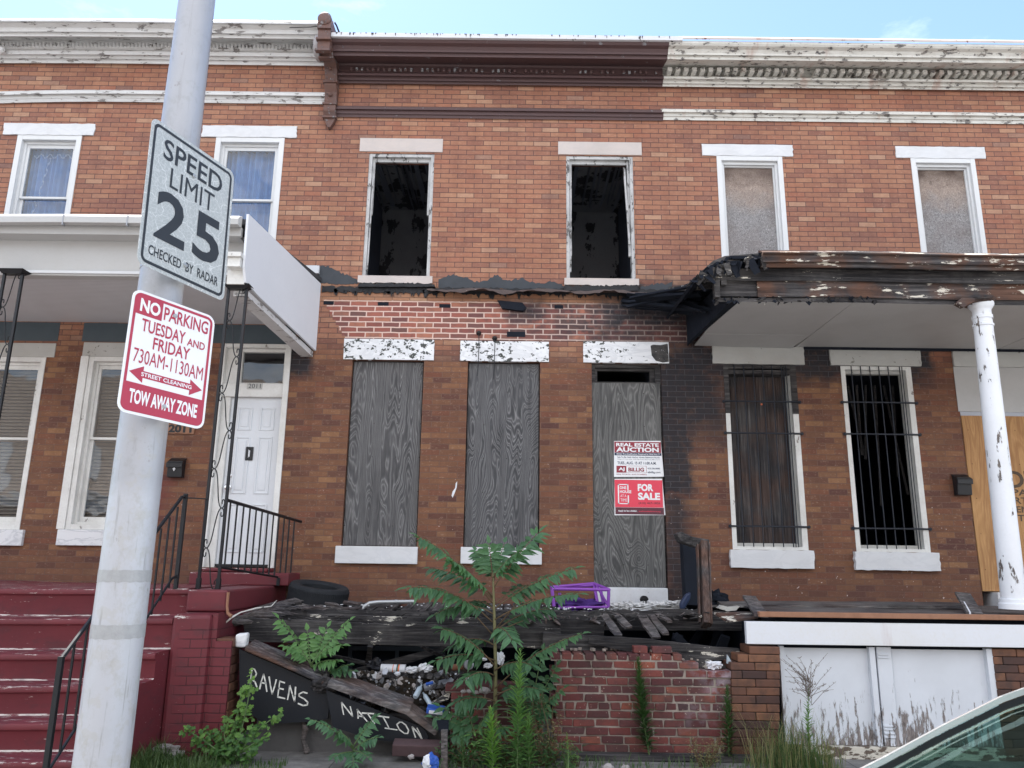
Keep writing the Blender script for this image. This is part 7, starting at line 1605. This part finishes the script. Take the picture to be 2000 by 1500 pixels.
for s in (-1, 1):
    mb = MB(); top_ = [(x, z) for x, z in prof_t[1:-1]]; pts = [(x_c + .02, .84)] + top_ + [(x_e, .93)]
    mb.face([(x, YC + s * (hwf(z) + .0 if z > z_c else .86), z - .01) for x, z in pts]); part(mb, 'side_window', M['carglass'], car, fix=False)
    mb = MB(); mb.tube([(x, YC + s * (hwf(z) + .01), z) for x, z in prof_t[7:]], .025, 6); part(mb, 'roof_rail', M['carpaint'], car, smooth=True)
    mb = MB(); mb.bar((1.9 + .35, YC + s * .80, .86), (2.35, YC + s * .68, zroof), .09, .03, (0, 1, 0)); part(mb, 'door_pillar', M['cartrim'], car)
    m2 = thing('wing_mirror', None, None); m2.parent = car; m2.location = Vector((x_c + .25, YC + s * 1.0, .7)) - car.location
    mb = MB(); mb.lathe((x_c + .20, YC + s * 1.0, .70), (1, 0, 0), [(.05, 0), (.09, .03), (.10, .10), (.09, .12)], 12); part(mb, 'housing', M['carpaint'], m2, smooth='auto')
# cabin
mb = MB(); mb.box(x_c + .10, x_c + .75, YC - .74, YC + .74, .50, z_c + .02); part(mb, 'dashboard', M['carint'], car, bevel=.04)
mb = MB(); mb.lathe((x_c + .72, YC - .36, .86), (-.8, 0, .5), [(.185, -.012), (.20, 0), (.185, .012), (.17, 0)], 28, close=True); mb.bar((x_c + .66, YC - .53, .87), (x_c + .66, YC - .19, .87), .04, .02); part(mb, 'steering_wheel', M['cartrim'], car, smooth='auto')
for s in (-1, 1):
    st3 = thing('seat', None, None); st3.parent = car; st3.location = Vector((x_c + 1.2, YC + s * .36, .3)) - car.location
    mb = MB(); mb.bar((x_c + 1.15, YC + s * .36, .45), (x_c + 1.38, YC + s * .36, 1.02), .46, .14, (1, 0, 0)); part(mb, 'backrest', M['carint'], st3, bevel=.04)
    mb = MB(); mb.box(x_c + 1.34, x_c + 1.44, YC + s * .36 - .12, YC + s * .36 + .12, 1.04, 1.20); part(mb, 'headrest', M['carint'], st3, bevel=.03)
    mb = MB(); mb.bar((x_c + .6, YC + s * .36, .42), (x_c + 1.15, YC + s * .36, .40), .48, .12); part(mb, 'cushion', M['carint'], st3, bevel=.03)
mb = MB(); mb.box(x_c + .80, x_c + .83, YC - .12, YC + .12, zroof - .11, zroof - .05); part(mb, 'rear_view_mirror', M['cartrim'], car, bevel=.01)

# ---------------------------------------------------------------- houses across the street (behind the camera: seen in the window panes)
op_ = thing('opposite_rowhouse', 'pale rowhouses with white porches across the street, reflected in the window panes', 'house', (-2, -14, 0))
mb = MB(); mb.box(-26, 20, -22, -14, -.1, 9.5); part(mb, 'wall', plain('opposite_brick', (.50, .42, .36), .9, var=.3, scale=1.), op_)
mb = MB()
for k in range(-6, 5): mb.box(k * 4 + .3, k * 4 + .5, -12.2, -12.0, 0, 3.6); mb.box(k * 4 + 1.2, k * 4 + 2.2, -13.99, -13.95, 4.6, 6.4)
part(mb, 'white_porch_post', M['white'], op_)
mb = MB(); mb.box(-26, 20, -12.3, -12.1, 3.6, 4.0); mb.box(-26, 20, -12.2, -12.15, 1.9, 2.0); mb.box(-26, 20, -12.2, -12.15, 1.0, 1.1); mb.box(-26, 20, -13.99, -12.0, 4.0, 4.1); part(mb, 'porch_rail', M['white'], op_)
